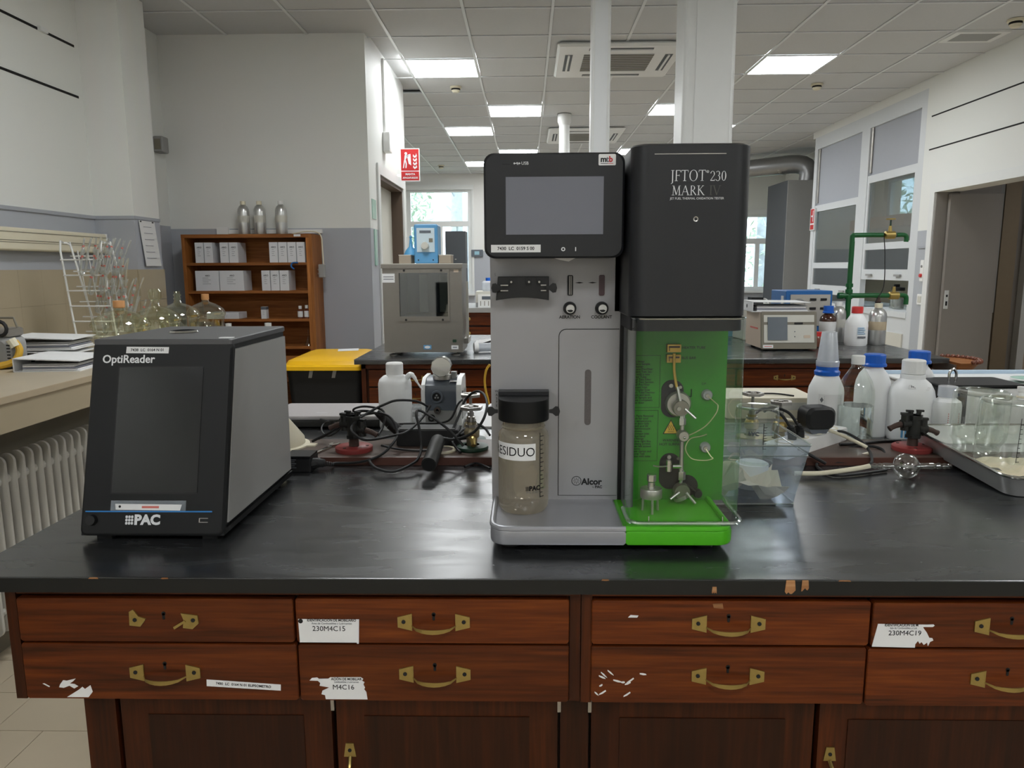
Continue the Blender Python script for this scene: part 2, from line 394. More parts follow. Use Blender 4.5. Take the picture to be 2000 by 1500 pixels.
for j in range(16):
    y0 = GY+.6*j; xa = -1.2 if 5.7 < y0 < 7.5 else XL; xb = XR if y0 < 10.05 else 4.74
    M().box(0, xb-xa, -.006, .006, 0, .006).build('cross_bar', 'bar_white', ce, loc=(xa, y0, ZC+.0), smooth=0)
M().box(-.2, .2, -.13, .13, 0, .02).build('vent_plate', 'white_paint', ce, loc=(3.38, 5.98, ZC-.012)); M().box(-.15, .15, -.09, .09, -.001, .004).build('vent_grille', 'mid_grey', ce, loc=(3.38, 5.98, ZC-.012))

def emit_mat(name, strength):
    m = bpy.data.materials.new(name); m.use_nodes = True; N = m.node_tree.nodes; b = N['Principled BSDF']
    b.inputs['Emission Color'].default_value = (.955, .985, 1, 1); b.inputs['Emission Strength'].default_value = strength; MATS[name] = m
emit_mat('diffuser', PANEL); emit_mat('diffuser_near', PANEL_FILL)
LBL = {(3, 3): 'large lit ceiling panel nearest the white partition wall on the left', (4, 6): 'lit ceiling panel just left of the first ceiling air conditioner',
       (3, 8): 'lit ceiling panel above and behind the fire blanket sign', (3, 13): 'farthest lit ceiling panel by the window wall',
       (4, 11): 'lit ceiling panel cut off by the top of the touch screen housing', (8, 3): 'large lit ceiling panel nearest the right wall',
       (7, 6): 'lit ceiling panel cut off by the left edge of the wide white column', (7, 11): 'lit ceiling panel seen in the gap between screen housing and black tower',
       (8, 8): 'small sliver of lit ceiling panel at the right edge of the wide column'}
pl = None
for (i, j), lb in LBL.items():
    if pl is None:
        pl = thing('ceiling_light', lb, 'light', group='lit ceiling panels')
        M().box(0, .6, 0, .02, 0, .02).box(0, .6, .58, .6, 0, .02).box(0, .015, .02, .58, 0, .02).box(.585, .6, .02, .58, 0, .02).build('frame', 'bar_white', pl)
        M().box(.015, .585, .02, .58, .004, .014).build('diffuser', 'diffuser', pl); o = pl
    else: o = copy_tree(pl)
    o.location = (GX+.6*i, GY+.6*j, ZC-.002); o['label'] = lb
for k, (x, y) in enumerate(((-1.025, 2.86), (2.575, 2.86), (.175, -1.4), (2.6, -2.2), (-2.2, -2.2))):  # panels out of view, added as fill light
    o = copy_tree(pl); o.location = (x, y, ZC-.022); dd = [c for c in o.children if c.name.startswith('diffuser')][0]; dd.data = dd.data.copy(); dd.data.materials[0] = MATS['diffuser_near']; o['label'] = ['lit ceiling panel above the gap between the benches, left side', 'lit ceiling panel above the gap between the benches, right side',
        'lit ceiling panel behind the photographer in the middle', 'lit ceiling panel behind the photographer by the right wall', 'lit ceiling panel behind the photographer by the left wall'][k]

def cassette(loc, sx, sy, lb):
    t = thing('ceiling_air_conditioner', lb, 'air conditioner', loc, group='ceiling cassette air conditioners')
    M().prism(rr(0, sx, 0, sy, .02), -.035, 0, 'z', .02).build('casing', 'white_plastic', t)
    M().box(.22*sx, .78*sx, .24*sy, .76*sy, -.038, -.034).build('intake_grille', 'mid_grey', t)
    for k in range(9): M().box(.22*sx, .78*sx, (.26+.055*k)*sy, (.275+.055*k)*sy, -.041, -.037).build('grille_slat', 'taupe', t)
    for a, b, c, d in ((.25, .75, .07, .13), (.25, .75, .87, .93), (.07, .13, .25, .75), (.87, .93, .25, .75)):
        f = M().box(a*sx, b*sx, c*sy, d*sy, -.037, -.034).build('air_outlet', 'dark_grey_box', t)
        (M().box((a+.005)*sx, (b-.005)*sx, (c+.022)*sy, (d-.022)*sy, -.046, -.036) if b-a > .3 else M().box((a+.022)*sx, (b-.022)*sx, (c+.005)*sy, (d-.005)*sy, -.046, -.036)).build('outlet_flap', 'white_plastic', f)
cassette((.24, 6.0, ZC), 1.0, .98, 'square ceiling air conditioner, the nearer one behind the thin white column')
cassette((.27, 9.52, ZC), .96, 1.05, 'square ceiling air conditioner, the farther one above the touch screen')
for (x, y), lb in (((-.68, 7.42), 'round smoke detector just behind the large left ceiling panel'), ((-1.45, 12.9), 'dark smoke detector far back above the window'), ((2.77, 7.45), 'round smoke detector in front of the large right ceiling panel'), ((3.46, 5.62), 'round ceiling speaker at the top right corner of the photo')):
    t = thing('smoke_detector' if 'speaker' not in lb else 'ceiling_speaker', lb, 'detector' if 'speaker' not in lb else 'speaker', (x, y, ZC))
    M().lathe([(0, -.012), (.055, -.012), (.055, .004)], n=20).build('base', 'cream_plastic', t)
    M().lathe([(0, -.05), (.028, -.05), (.04, -.035), (.042, -.012)], n=20).build('sensor_head', 'cream_plastic', t)
    M().lathe([(.0415, -.03), (.043, -.026), (.043, -.018), (.0415, -.014)], n=20).build('sensor_slot', 'dark_gap', t)

# left wall, its tiles and rail
wl = struct(M().box(XL-.2, XL, -3.4, YF, 0, 3.2).build('wall_left', 'wall_left_paint'))
wpl = struct(M().box(XL, -2.493, 4.74, 5.066, 0, ZC).build('wall_pillar', 'wall_left_paint'))
M().box(XL, XL+.012, -1, 4.74, 1.715, 1.735).build('dado_rail', 'grey_paint', wl)
M().box(XL, -2.488, 4.733, 4.741, 1.715, 1.735).box(-2.494, -2.487, 4.7415, 5.066, 1.715, 1.735).build('dado_rail', 'grey_paint', wpl)
for z in (2.443, 2.739): M().box(XL-.002, XL+.003, 2, 4.69, z-.007, z+.007).build('groove', 'dark_gap', wl)
M().box(XL, XL+.02, 4.35, 4.42, 2.73, 2.755).build('plaster_patch', 'white_paint', wl)
bt = None
for r in range(2):
    for k in range(12):
        y = 2.4+.195*k; wdt = .1942
        if bt is None: bt = M().box(0, .01, 0, wdt, 0, .1992).build('wall_tile', 'beige_tile', wl, loc=(XL, y, 1.0+.2*r), smooth=0)
        else: share(bt, (XL, y, 1.0+.2*r))
for r in range(2):
    M().box(0.012, .255, -.01, 0, 0, .198).build('wall_tile', 'beige_tile', wpl, loc=(XL, 4.74, 1.0+.2*r), smooth=0)
    M().box(0, .01, 0, .335, 0, .198).build('wall_tile', 'beige_tile', wpl, loc=(-2.493, 4.732, 1.0+.2*r), smooth=0)

# partition block at the back left with the side door
wb = struct(M().box(XL, -1.2, 5.76, 6.14, 0, ZC+.04).box(XL, -1.2, 7.29, 7.5, 0, ZC+.04).box(XL, -1.2, 6.14, 7.29, 2.15, ZC+.04).box(XL, -1.33, 6.14, 7.29, 0, 2.15).build('wall_back', 'wall_back_paint'))
d1 = struct(M().box(-1.329, -1.305, 6.15, 7.26, 0, 2.12).build('door_1', 'panel_light'))
M().box(-1.329, -1.201, 7.262, 7.289, 0, 2.12).build('jamb', 'door_brown', d1)
M().box(-1.329, -1.201, 6.141, 7.289, 2.12, 2.149).build('lintel', 'door_brown', d1)
M().box(-1.199, -1.185, 6.06, 6.14, 0, 2.15).box(-1.199, -1.185, 6.06, 7.38, 2.15, 2.23).box(-1.199, -1.185, 7.29, 7.38, 0, 2.15).build('casing', 'white_paint', d1)
M().box(-1.304, -1.302, 6.35, 6.75, 1.55, 1.95).build('poster', 'pale_dish', d1); M().box(-1.304, -1.302, 6.35, 6.7, 1.28, 1.46).build('notice', 'paper', d1)
M().box(-1.304, -1.27, 6.22, 6.26, 1.0, 1.14).build('door_handle', 'steel', d1)
M().box(-1.2, -1.195, 5.83, 5.98, 1.78, 1.93).build('switch_plate', 'pale_dish', wb)
M().box(-1.2, -1.192, 5.88, 5.97, 1.42, 1.70).build('notice', 'pale_dish', wb)
t = thing('junction_box', 'white cable junction box on the partition wall above the side door', 'junction box', (-1.2, 6.42, 2.36))
M().rbox(0, .06, -.06, .06, 0, .16, .01, 'x', .004).build('box_body', 'white_plastic', t); M().box(0, .02, -.012, .012, .16, .75).build('conduit', 'white_plastic', t)
t = thing('wall_speaker', 'small grey-beige box speaker high on the back wall beside the pillar', 'speaker', (-2.748, 5.62, 2.25))
M().rbox(0, .075, -.05, .05, 0, .115, .012, 'z', .006).build('speaker_body', 'mid_grey', t); M().box(.015, .06, -.053, -.048, .02, .095).build('speaker_grille', 'taupe', t)
t = thing('cable_trunking', 'white cable trunking on the back wall above the bookcase', 'trunking', (-2.35, 5.76, 1.665))
M().box(0, .78, -.025, 0, 0, .03).build('trunk', 'white_plastic', t); M().box(-.03, .06, -.035, 0, -.02, .05).build('end_box', 'white_plastic', t)

# fire blanket sign sticking out from the partition end
sg = thing('fire_blanket_sign', 'red sign reading MANTA APAGAFUEGOS with a blanket pictogram', 'sign', (-1.074, 7.0, 2.19)); sg.scale = (.945, .945, .945); M().box(-.15, -.095, .001, .005, .24, .27).box(-.15, -.095, .001, .005, .04, .07).build('bracket', 'white_plastic', sg)
M().box(-.095, .095, 0, .006, 0, .31).build('plate', 'white_plastic', sg); M().box(-.087, .087, -.001, .0, .1, .302).box(-.087, .087, -.001, 0, .008, .092).build('red_field', 'sign_red', sg)
fr = frame((0, -.0012, 0))
text('MANTA', .027, 'white_ink', sg, fr, 0, .066, bold=.0008); text('APAGAFUEGOS', .023, 'white_ink', sg, fr, 0, .032, bold=.0008, sx=.92)
pg = M()
pg.lathe([(0, 0), (.013, 0), (.013, .001), (0, .001)], (-.038, .262, 0), 14)
pg.prism([(-.055, .2), (-.045, .195), (-.02, .245), (-.03, .252), (-.05, .245)], 0, .001).prism([(-.057, .2), (-.045, .2), (-.06, .125), (-.07, .125)], 0, .001)
pg.prism([(-.05, .2), (-.038, .2), (-.03, .165), (-.035, .125), (-.045, .125), (-.042, .163)], 0, .001).prism([(-.035, .245), (-.03, .235), (.008, .25), (.006, .258)], 0, .001)
pg.prism([(-.025, .23), (.008, .25), (.012, .15), (-.012, .165)], .001, .0015)
onface(pg, fr).build('pictogram', 'white_ink', sg)
fl_ = M()
for k in range(4):
    y = .13+.035*k
    fl_.prism([(.03, y), (.045, y-.015), (.07, y+.0), (.062, y+.03), (.058, y+.01), (.045, y+.002), (.034, y+.02)], 0, .001)
onface(fl_, fr).build('flames', 'white_ink', sg)

# far wall with windows
wf = struct(M().box(XL-.2, -2.24, YF, YF+.2, 0, 3.2).box(-1.03, 3.9, YF, YF+.2, 0, 3.2).box(4.72, 4.9, YF, YF+.2, 0, 3.2)
            .box(-2.24, -1.03, YF, YF+.2, 2.885, 3.2).box(-2.24, -1.03, YF, YF+.2, 0, .92).box(3.9, 4.72, YF, YF+.2, 0, .95).box(3.9, 4.72, YF, YF+.2, 2.4, 3.2).build('wall_far', 'wall_back_paint'))
def window(n, x0, x1, z0, z1, y, zt, mull):
    wn = struct(M().box(x0, x0+.07, y+.025, y+.1, z0, z1).box(x1-.07, x1, y+.025, y+.1, z0, z1).box(x0+.07, x1-.07, y+.025, y+.1, z1-.1, z1).box(x0+.07, x1-.07, y+.025, y+.1, z0, z0+.07)
                .box(x0+.07, x1-.07, y+.025, y+.1, zt-.04, zt+.06).box(mull-.04, mull+.04, y+.025, y+.1, z0+.07, zt-.04).build('window_%d' % n, 'white_paint'))
    M().box(x0+.06, x1-.06, y+.055, y+.06, zt+.05, z1-.09).build('pane', 'window_glass', wn)
    M().box(x0+.06, mull-.03, y+.055, y+.06, z0+.06, zt-.03).build('pane', 'window_glass', wn); M().box(mull+.03, x1-.06, y+.055, y+.06, z0+.06, zt-.03).build('pane', 'window_glass', wn)
    M().box(x0-.04, x1+.04, y-.03, y-.001, z1-.06, z1+.03).box(x0-.04, x0+.0, y-.02, y-.001, z0, z1-.06).box(x1, x1+.04, y-.02, y-.001, z0, z1-.06).build('casing', 'white_paint', wn)
    M().box(x0-.05, x1+.05, y-.1, y-.001, z0-.04, z0-.001).build('sill', 'white_paint', wn)
    return wn
window(1, -2.24, -1.03, .92, 2.885, YF, 2.2, -1.62)
window(2, 3.9, 4.72, .95, 2.4, YF, 1.85, 4.3)
wp = struct(M().box(4.75, 4.9, 10.1, YF, 0, 3.15).build('wall_alcove', 'white_wall'))
wk = struct(M().box(XL-.2, 4, -3.4, -3.2, 0, 3.2).build('wall_front', 'white_wall'))

# right wall, doorway and the lobby behind it
DY0, DY1, DZ = 5.55, 7.02, 2.06
wr = struct(M().box(XR, XR+.2, -3.4, DY0, 0, 3.2).box(XR, XR+.2, DY1, 7.29, 0, 3.2).box(XR, XR+.2, DY0, DY1, DZ, 3.2).box(XR, XR+.2, 7.2901, 10.1, ZC-.08, 3.2).build('wall_right', 'wall_left_paint'))
for z in (2.461, 2.76): M().box(XR-.003, XR+.002, 2, 7.2, z-.006, z+.006).build('groove', 'dark_gap', wr)
M().box(XR-.012, XR, 7.05, 7.25, 1.56, 1.58).build('dado_rail', 'grey_paint', wr)
d2 = struct(M().box(XR-.015, XR-.001, DY1, DY1+.08, 0, DZ).box(XR-.015, XR-.001, DY0-.1, DY1+.08, DZ, DZ+.08).box(XR-.015, XR-.001, DY0-.1, DY0, 0, DZ).build('door_2', 'white_paint'))
M().box(XR+.1, 4.32, 6.95, 6.99, 0, 2.04).build('door_leaf', 'door_taupe', d2)
M().box(XR+.115, XR+.15, 6.942, 6.951, 1.0, 1.17).build('lock_plate', 'white_paint', d2); M().box(XR+.125, XR+.14, 6.938, 6.943, 1.03, 1.07).box(XR+.125, XR+.14, 6.938, 6.943, 1.11, 1.13).build('keyhole', 'ink', d2)
M().box(XR+.002, XR+.199, DY1-.012, DY1-.001, 0, DZ).build('reveal', 'door_taupe', d2)
lb = struct(M().box(4.3, 6.2, 7.45, 7.5, 0, 2.6).box(XR+.2, 6.2, 5.0, 5.05, 0, 2.6).box(XR+.2, 6.2, 5.0, 7.5, 2.45, 2.6).box(5.75, 5.8, 5.0, 7.5, 0, 2.6).box(XR+.2, 4.32, 6.99, 7.5, 0, 2.45).build('wall_lobby', 'door_taupe'))
d3 = struct(M().box(4.85, 4.92, 7.36, 7.449, 0, 2.05).box(5.4, 5.5, 7.36, 7.449, 0, 2.05).box(4.85, 5.5, 7.36, 7.449, 2.05, 2.15).build('door_3', 'white_paint'))
M().box(4.92, 5.0, 7.4, 7.44, 0, 2.05).box(5.32, 5.4, 7.4, 7.44, 0, 2.05).box(5.0, 5.32, 7.4, 7.44, 1.22, 1.28).box(5.0, 5.32, 7.4, 7.44, .95, 1.0).box(5.0, 5.32, 7.4, 7.44, 0, .3).build('sash', 'beige_case', d3)
M().box(5.0, 5.32, 7.42, 7.425, .3, 2.05).build('pane', 'hood_glass', d3)
o = copy_tree(pl); o.location = (4.9, 5.5, 2.42); o['label'] = 'lit ceiling panel in the lobby behind the doorway'; dd = [c for c in o.children if c.name.startswith('diffuser')][0]; dd.data = dd.data.copy(); emit_mat('diffuser_lobby', 3.); dd.data.materials[0] = MATS['diffuser_lobby']  # hidden panel added to brighten the lobby
t = thing('light_switch', 'white square light switch on the wall left of the doorway, beneath the alarm button', 'switch', (XR, 7.14, 1.03))
M().rbox(-.012, 0, -.05, .05, 0, .1, .008, 'x', .003).build('plate', 'white_plastic', t); M().box(-.016, -.011, -.03, .03, .02, .08).build('rocker', 'panel_light', t)
t = thing('alarm_button', 'narrow white call unit with a small red button beside the fume hood', 'button', (XR, 7.13, 1.25))
M().rbox(-.02, 0, -.03, .03, 0, .2, .008, 'x', .003).build('plate', 'white_plastic', t); M().lathe([(0, -.036), (.016, -.036), (.018, -.02)], (0, 0, .055), 14, 'x').build('red_button', 'red_cap', t); M().lathe([(0, -.026), (.012, -.026), (.013, -.02)], (0, 0, .14), 14, 'x').build('grey_button', 'mid_grey', t)

# columns
def column(name, lb, x0, x1, y0, y1, z0, r):
    t = thing(name, lb, 'column', ((x0+x1)/2, (y0+y1)/2, z0)); hx = (x1-x0)/2; hy = (y1-y0)/2
    M().rbox(-hx, hx, -hy, hy, 0, ZC-z0, r, 'z').build('shaft', 'white_paint', t)
    return t, hx, hy
t, hx, hy = column('service_column', 'thin white square service column rising behind the touch screen', .386, .501, 4.64, 4.75, .9, .012)
M().box(-hx+.02, hx-.02, -hy-.004, -hy+.001, 0, ZC-.9).build('cover_strip', 'bar_white', t)
t, hx, hy = column('wide_column', 'wide white column with a cover plate rising behind the black tower', .925, 1.232, 4.6, 4.88, .9, .03)
M().box(-hx+.07, hx-.035, -hy-.006, -hy+.001, 0, ZC-.9).build('cover_plate', 'white_paint', t)
t = thing('pipe_column', 'slim round white column with a flange far back under the ceiling', 'column', (.43, 8.75, 0))
M().cyl((0, 0, 0), (0, 0, ZC-.09), .06, n=20).build('shaft', 'white_paint', t); M().lathe([(.06, ZC-.12), (.078, ZC-.08), (.078, ZC)], n=20).build('flange', 'white_paint', t)

# outside: lawn and trees seen through the windows
struct(M().box(-12, 20, YF+.3, 40, -.5, -.3).build('ground_outside', 'lawn'))
def tree(x, y, r, h, lb, lean=0., leaves=0, bush=False):
    t = thing('garden_tree' if not bush else 'garden_bush', lb, 'tree' if not bush else 'bush', (x, y, -.3))
    M().tube([(0, 0, 0), (lean*.3, 0, h*.4), (lean, 0, h)], [r*1.2, r*1.1, r, r*.9, r*.8, r*.7], 12, 4).build('trunk', 'bark', t)
    rnd = random.Random(int(x*100))
    for k in range(7 if not bush else 16):
        z = h*(.35+.08*k) if not bush else h*rnd.uniform(.15, .9); a = rnd.uniform(0, 6.3); l = rnd.uniform(.3, .75) if not bush else rnd.uniform(.4, 1.0)
        M().tube([(lean*z/h, 0, z), (lean*z/h+l*.5*math.cos(a), l*.5*math.sin(a), z+.3), (lean*z/h+l*math.cos(a), l*math.sin(a), z+.45)], .03, 6, 3).build('branch', 'bark', t)
    lv = M()
    for k in range(leaves):
        a = rnd.uniform(0, 6.3); q = rnd.uniform(.15, 1.05); z = h*rnd.uniform(.1, 1.05); p = Vector((q*math.cos(a), q*math.sin(a), z)); s_ = rnd.uniform(.03, .08)
        d = Vector((rnd.gauss(0, 1), rnd.gauss(0, 1), rnd.gauss(0, 1))).normalized(); e = d.orthogonal().normalized()
        lv.add([p-d*s_*2, p+e*s_*.6, p+d*s_*2, p-e*s_*.6], [(0, 1, 2, 3)])
    if leaves: tag(lv.build('foliage', 'leaf_green', t, smooth=0), kind='stuff')
tree(-3.15, 17.2, .1, 4.5, 'leafy garden bush of bare twigs outside the far left window', leaves=2600, bush=True)
tree(-2.03, 21.5, .18, 7, 'pale tree trunk in the middle of the far left window', lean=.1)
tree(-1.25, 16.6, .11, 6, 'thin pale tree trunk at the right of the far left window', lean=.12)
tree(5.5, 17.5, .18, 6, 'tree trunk outside the window behind the black tower', leaves=800)
tree(7.0, 12.8, .25, 6, 'green tree seen through the fume hood glass', leaves=1800)
# ================================================================ fume hoods in the right wall
struct(M().box(4.55, 4.7, 7.29, 8.15, 0, 3.15).box(4.55, 4.7, 9.75, 10.1, 0, 3.15).box(4.55, 4.7, 8.15, 9.75, 0, 1.3).box(4.55, 4.7, 8.15, 9.75, 2.5, 3.15).box(4.701, 4.9, 10.02, 10.1, 0, 3.15).build('wall_hood', 'inside_hood'))
wn = struct(M().box(4.6, 4.65, 8.22, 9.68, 1.3, 1.36).box(4.6, 4.65, 8.22, 8.9, 1.82, 1.92).box(4.6, 4.65, 8.98, 9.68, 1.82, 1.92).box(4.6, 4.65, 8.22, 9.68, 2.44, 2.5).box(4.6, 4.65, 8.15, 8.22, 1.3, 2.5).box(4.6, 4.65, 8.9, 8.98, 1.36, 2.44).box(4.6, 4.65, 9.68, 9.75, 1.3, 2.5).build('window_3', 'mid_grey'))
for a, b in ((8.22, 8.9), (8.98, 9.68)):
    for c, d in ((1.36, 1.82), (1.92, 2.44)): M().box(4.62, 4.625, a, b, c, d).build('pane', 'window_glass', wn)
def hood(y0, y1, dz, lb, back):
    t = thing('fume_hood', lb, 'fume hood', (XR, y0, 0)); W = y1-y0
    M().box(0, .06, 0, .1, 0, 3.03).build('post', 'hood_white', t); M().box(0, .06, W-.1, W, 0, 3.03).build('post', 'hood_white', t)
    M().box(0, .06, .1, W-.1, 2.88, 3.03).build('header', 'hood_white', t)
    M().box(.03, .05, .1, W-.1, 2.36+dz, 2.88).build('upper_panel', 'grey_paint', t)
    M().cyl((.02, W-.13, 2.4+dz), (.02, W-.13, 2.88), .012, n=10).build('sash_rod', 'steel', t)
    s = M().box(.005, .04, .15, W-.15, 2.29+dz, 2.37+dz).box(.005, .04, .15, W-.15, 1.57+dz, 1.64+dz).box(.005, .04, .15, W-.15, 1.25+dz, 1.36+dz).box(.005, .04, .101, .15, 1.25+dz, 2.37+dz).box(.005, .04, W-.15, W-.101, 1.25+dz, 2.37+dz).build('sash_frame', 'hood_white', t)
    M().box(.018, .022, .15, W-.15, 1.64+dz, 2.29+dz).build('pane', 'hood_glass', t); M().box(.018, .022, .15, W-.15, 1.36+dz, 1.57+dz).build('pane', 'hood_glass', t)
    for k in (.25, .75): M().box(-.02, 0, W*k-.06, W*k+.06, 1.29+dz, 1.31+dz).build('sash_handle', 'mid_grey', s)
    M().box(-.005, .78, .101, W-.101, .88, .94).build('work_surface', 'hood_white', t)
    M().box(.01, .05, .1, W-.1, .0, .88).build('front_panel', 'hood_white', t); M().box(-.005, .012, .15, W-.15, .5, .72).build('cupboard_door', 'panel_light', t)
    None if back else M().box(.061, .79, .001, .03, .941, 2.949).build('side_panel', 'mid_grey', t); M().box(.06, .8, W-.02, W-.015, .94, 2.95).build('side_panel', 'window_glass', t) if not back else M().box(.061, .79, W-.03, W-.001, .941, 2.949).build('side_panel', 'mid_grey', t); M().box(.061, .79, .001, W-.001, 2.95, 3.02).build('hood_roof', 'hood_white', t)
    M().box(.1, .16, .2, W-.2, 2.9, 2.93).build('hood_lamp', 'diffuser', t)  # glowing strip out of view, added to brighten the hood interior
    if back: M().box(.74, .78, .03, W-.03, .94, 1.85).build('back_panel', 'inside_hood', t); M().box(.5, .78, .03, W-.03, 1.85, 1.98).build('inner_shelf', 'shelf_wood', t)
    return t
hood(7.29, 8.55, 0, 'nearer white fume hood with raised glass sash beside the doorway', False)
hood(8.55, 10.02, -.2, 'farther white fume hood with lowered sash and brown interior', True)
for k, (y, lb) in enumerate(((7.62, 'glass jar with black lid in the fume hood, rightmost of four'), (7.75, 'glass jar with black lid in the fume hood, second from the right'), (7.95, 'glass jar with black lid in the fume hood, third from the right'), (8.1, 'glass jar with black lid and taller stopper in the fume hood, leftmost of four'))):
    t = thing('lidded_jar', lb, 'jar', (3.95+.04*(k % 2), y, .94), group='jars in the fume hood')
    M().lathe([(0, .002), (.06, .002), (.063, .02), (.063, .15), (.045, .18), (.045, .2)], n=18).build('jar_body', 'jar_glass', t); M().lathe([(0, 0), (.05, 0), (.05, .1), (0, .1)], (0, 0, .01), 16).build('contents', 'mid_grey', t)
    M().lathe([(.048, .195), (.05, .2), (.05, .23), (0, .232)], n=18).build('lid', 'soft_black', t)
    if k == 3: M().lathe([(.03, .23), (.03, .26), (0, .262)], n=14).build('stopper', 'soft_black', t)
M().box(-.02, .0, -.07, .07, 0, .28).build('p', 'paper')
o = bpy.data.objects['p']; o.name = 'fire_equipment_sign'; o.location = (XR, 9.93, 1.86); tag(o, 'small red and white fire equipment sign on the end post of the hoods', 'sign')
M().box(-.022, -.019, -.055, .055, .09, .27).build('red_field', 'sign_red', o); M().box(-.022, -.019, -.055, .055, .01, .07).build('red_field', 'sign_red', o); M().box(-.024, -.021, -.035, -.02, .11, .25).box(-.024, -.021, -.02, .03, .17, .19).build('pictogram', 'white_ink', o)
t = thing('ventilation_cabinet', 'tall light grey ventilation cabinet with dark side behind the black tower', 'cabinet', (3.76, 11.0, 0))
M().box(0, .95, 0, .02, 0, 2.62).build('front_panel', 'mid_grey', t); M().box(0, .02, .02, .9, 0, 2.62).build('side_panel', 'dark_grey_box', t); M().box(.02, .95, .02, .9, .0, 2.6).build('cabinet_body', 'mid_grey', t)
t = thing('ventilation_duct', 'bent grey sheet metal exhaust duct under the ceiling', 'duct', (4.15, 11.3, 2.62))
M().tube([(0, 0, 0), (0, 0, .16), (-.12, .1, .27), (-.5, .5, .28), (-1.2, 1.3, .28)], .135, 18, 4).build('duct_pipe', 'duct_grey', t); M().tube([(-.26, .26, .28), (-.3, .3, .28)], .142, 18, 1).build('duct_band', 'aluminium', t)

# ================================================================ side counter, radiator on the left
ct = thing('side_counter', 'beige tiled side counter along the left wall', 'counter', (XL, -.5, 0))
M().box(.012, 1.093, 0, 5.2, .985, 1.001).build('top', 'beige_top', ct); M().box(1.06, 1.088, 0, 5.2, .885, .985).build('front_panel', 'beige_tile', ct)
M().box(1.085, 1.0935, 0, 5.2, .98, 1.0012).build('edge_strip', 'board_beige', ct); M().box(0.02, .8, 0, 5.2, 0, .985).build('support_wall', 'taupe', ct)
rd = thing('radiator', 'white column radiator under the left side counter', 'radiator', (-1.87, 2.1, 0))
for k in range(24):
    y = .0485*k
    if k == 0: rc = M().rbox(-.03, .03, -.0145, .0145, .12, .75, .028, 'y', .009, 6).build('radiator_column', 'radiator_white', rd)
    else: share(rc, (0, y, 0))
M().cyl((0, -.06, .2), (0, 1.2, .2), .02, n=10).cyl((0, -.06, .66), (0, 1.2, .66), .02, n=10).box(-.03, .03, .05, .09, 0, .14).box(-.03, .03, 1.0, 1.04, 0, .14).build('header_pipes', 'radiator_white', rd)
t = thing('wall_trunking', 'long white profiled cable trunking box on the left wall', 'trunking', (XL, 2.0, 1.5))
M().rbox(0, .08, 0, 2.72, 0, .12, .012, 'y', 0).build('trunk', 'cream_plastic', t); M().box(.078, .083, 0, 2.72, .095, .098).box(.078, .083, 0, 2.72, .052, .055).box(.078, .083, 0, 2.72, .042, .044).build('seam_line', 'taupe', t); M().box(.0, .083, 2.715, 2.725, 0, .121).build('end_cap', 'white_plastic', t)
t = thing('pinned_paper', 'white paper sheets pinned to the side of the left pillar', 'paper', (-2.487, 4.78, 1.42))
M().add([(0, 0, .29), (.0, .2, .29), (.006, .24, 0), (.012, .03, .0), (.002, 0, .29), (.002, .2, .29), (.008, .24, 0), (.014, .03, .0)], [(0, 1, 2, 3), (4, 5, 6, 7), (0, 1, 5, 4), (1, 2, 6, 5), (2, 3, 7, 6), (3, 0, 4, 7)]).build('sheet', 'paper', t)
M().box(-.001, .004, .012, .03, .28, .288).box(-.001, .004, .165, .185, .28, .288).build('pins', 'ink', t)
for k in range(6): M().box(.0035+.0015*k, .0045+.0018*k, .05, .15+.01*(k % 3), .25-.04*k, .253-.04*k).build('print_line', 'paper_print', t)

def binder(loc, rz, lb, w_=.285, d=.32, h=.07, spine=True, open_=0.012):
    t = thing('ring_binder', lb, 'binder', loc, rz)
    M().box(-w_/2, w_/2, -d/2, d/2, 0, .004).build('cover', 'paper', t)
    M().add([(-w_/2, -d/2, h-.004), (w_/2, -d/2, h-.004-open_), (w_/2, d/2, h-.004-open_), (-w_/2, d/2, h-.004), (-w_/2, -d/2, h), (w_/2, -d/2, h-open_), (w_/2, d/2, h-open_), (-w_/2, d/2, h)], [(0, 1, 2, 3), (4, 5, 6, 7), (0, 1, 5, 4), (1, 2, 6, 5), (2, 3, 7, 6), (3, 0, 4, 7)]).build('cover', 'paper', t)
    M().box(-w_/2, -w_/2+.004, -d/2, d/2, 0, h).build('spine', 'paper', t)
    for k in range(4):
        M().box(-w_/2+.03, w_/2-.012-.006*(k % 3), -d/2+.01, d/2-.01, .005+(h-.028)*k/4, .003+(h-.028)*(k+1)/4).build('paper_stack', ['paper', 'paper_print', 'paper', 'mid_grey'][k], t)
    M().cyl((-w_/2-.001, 0, h*.5), (-w_/2+.006, 0, h*.5), .012, n=14).build('finger_ring', 'ink', t)
    return t
binder((-1.91, 2.98, 1.001), R(6), 'white ring binder lying on the left counter, nearest one', .25, .27, .055)
t = binder((-2.13, 3.26, 1.001), R(4), 'white ring binder at the bottom of the pile on the left counter', .27, .24, .05)
t = binder((-2.14, 3.27, 1.0515), R(8), 'white ring binder on top of the pile on the left counter', .28, .24, .06)
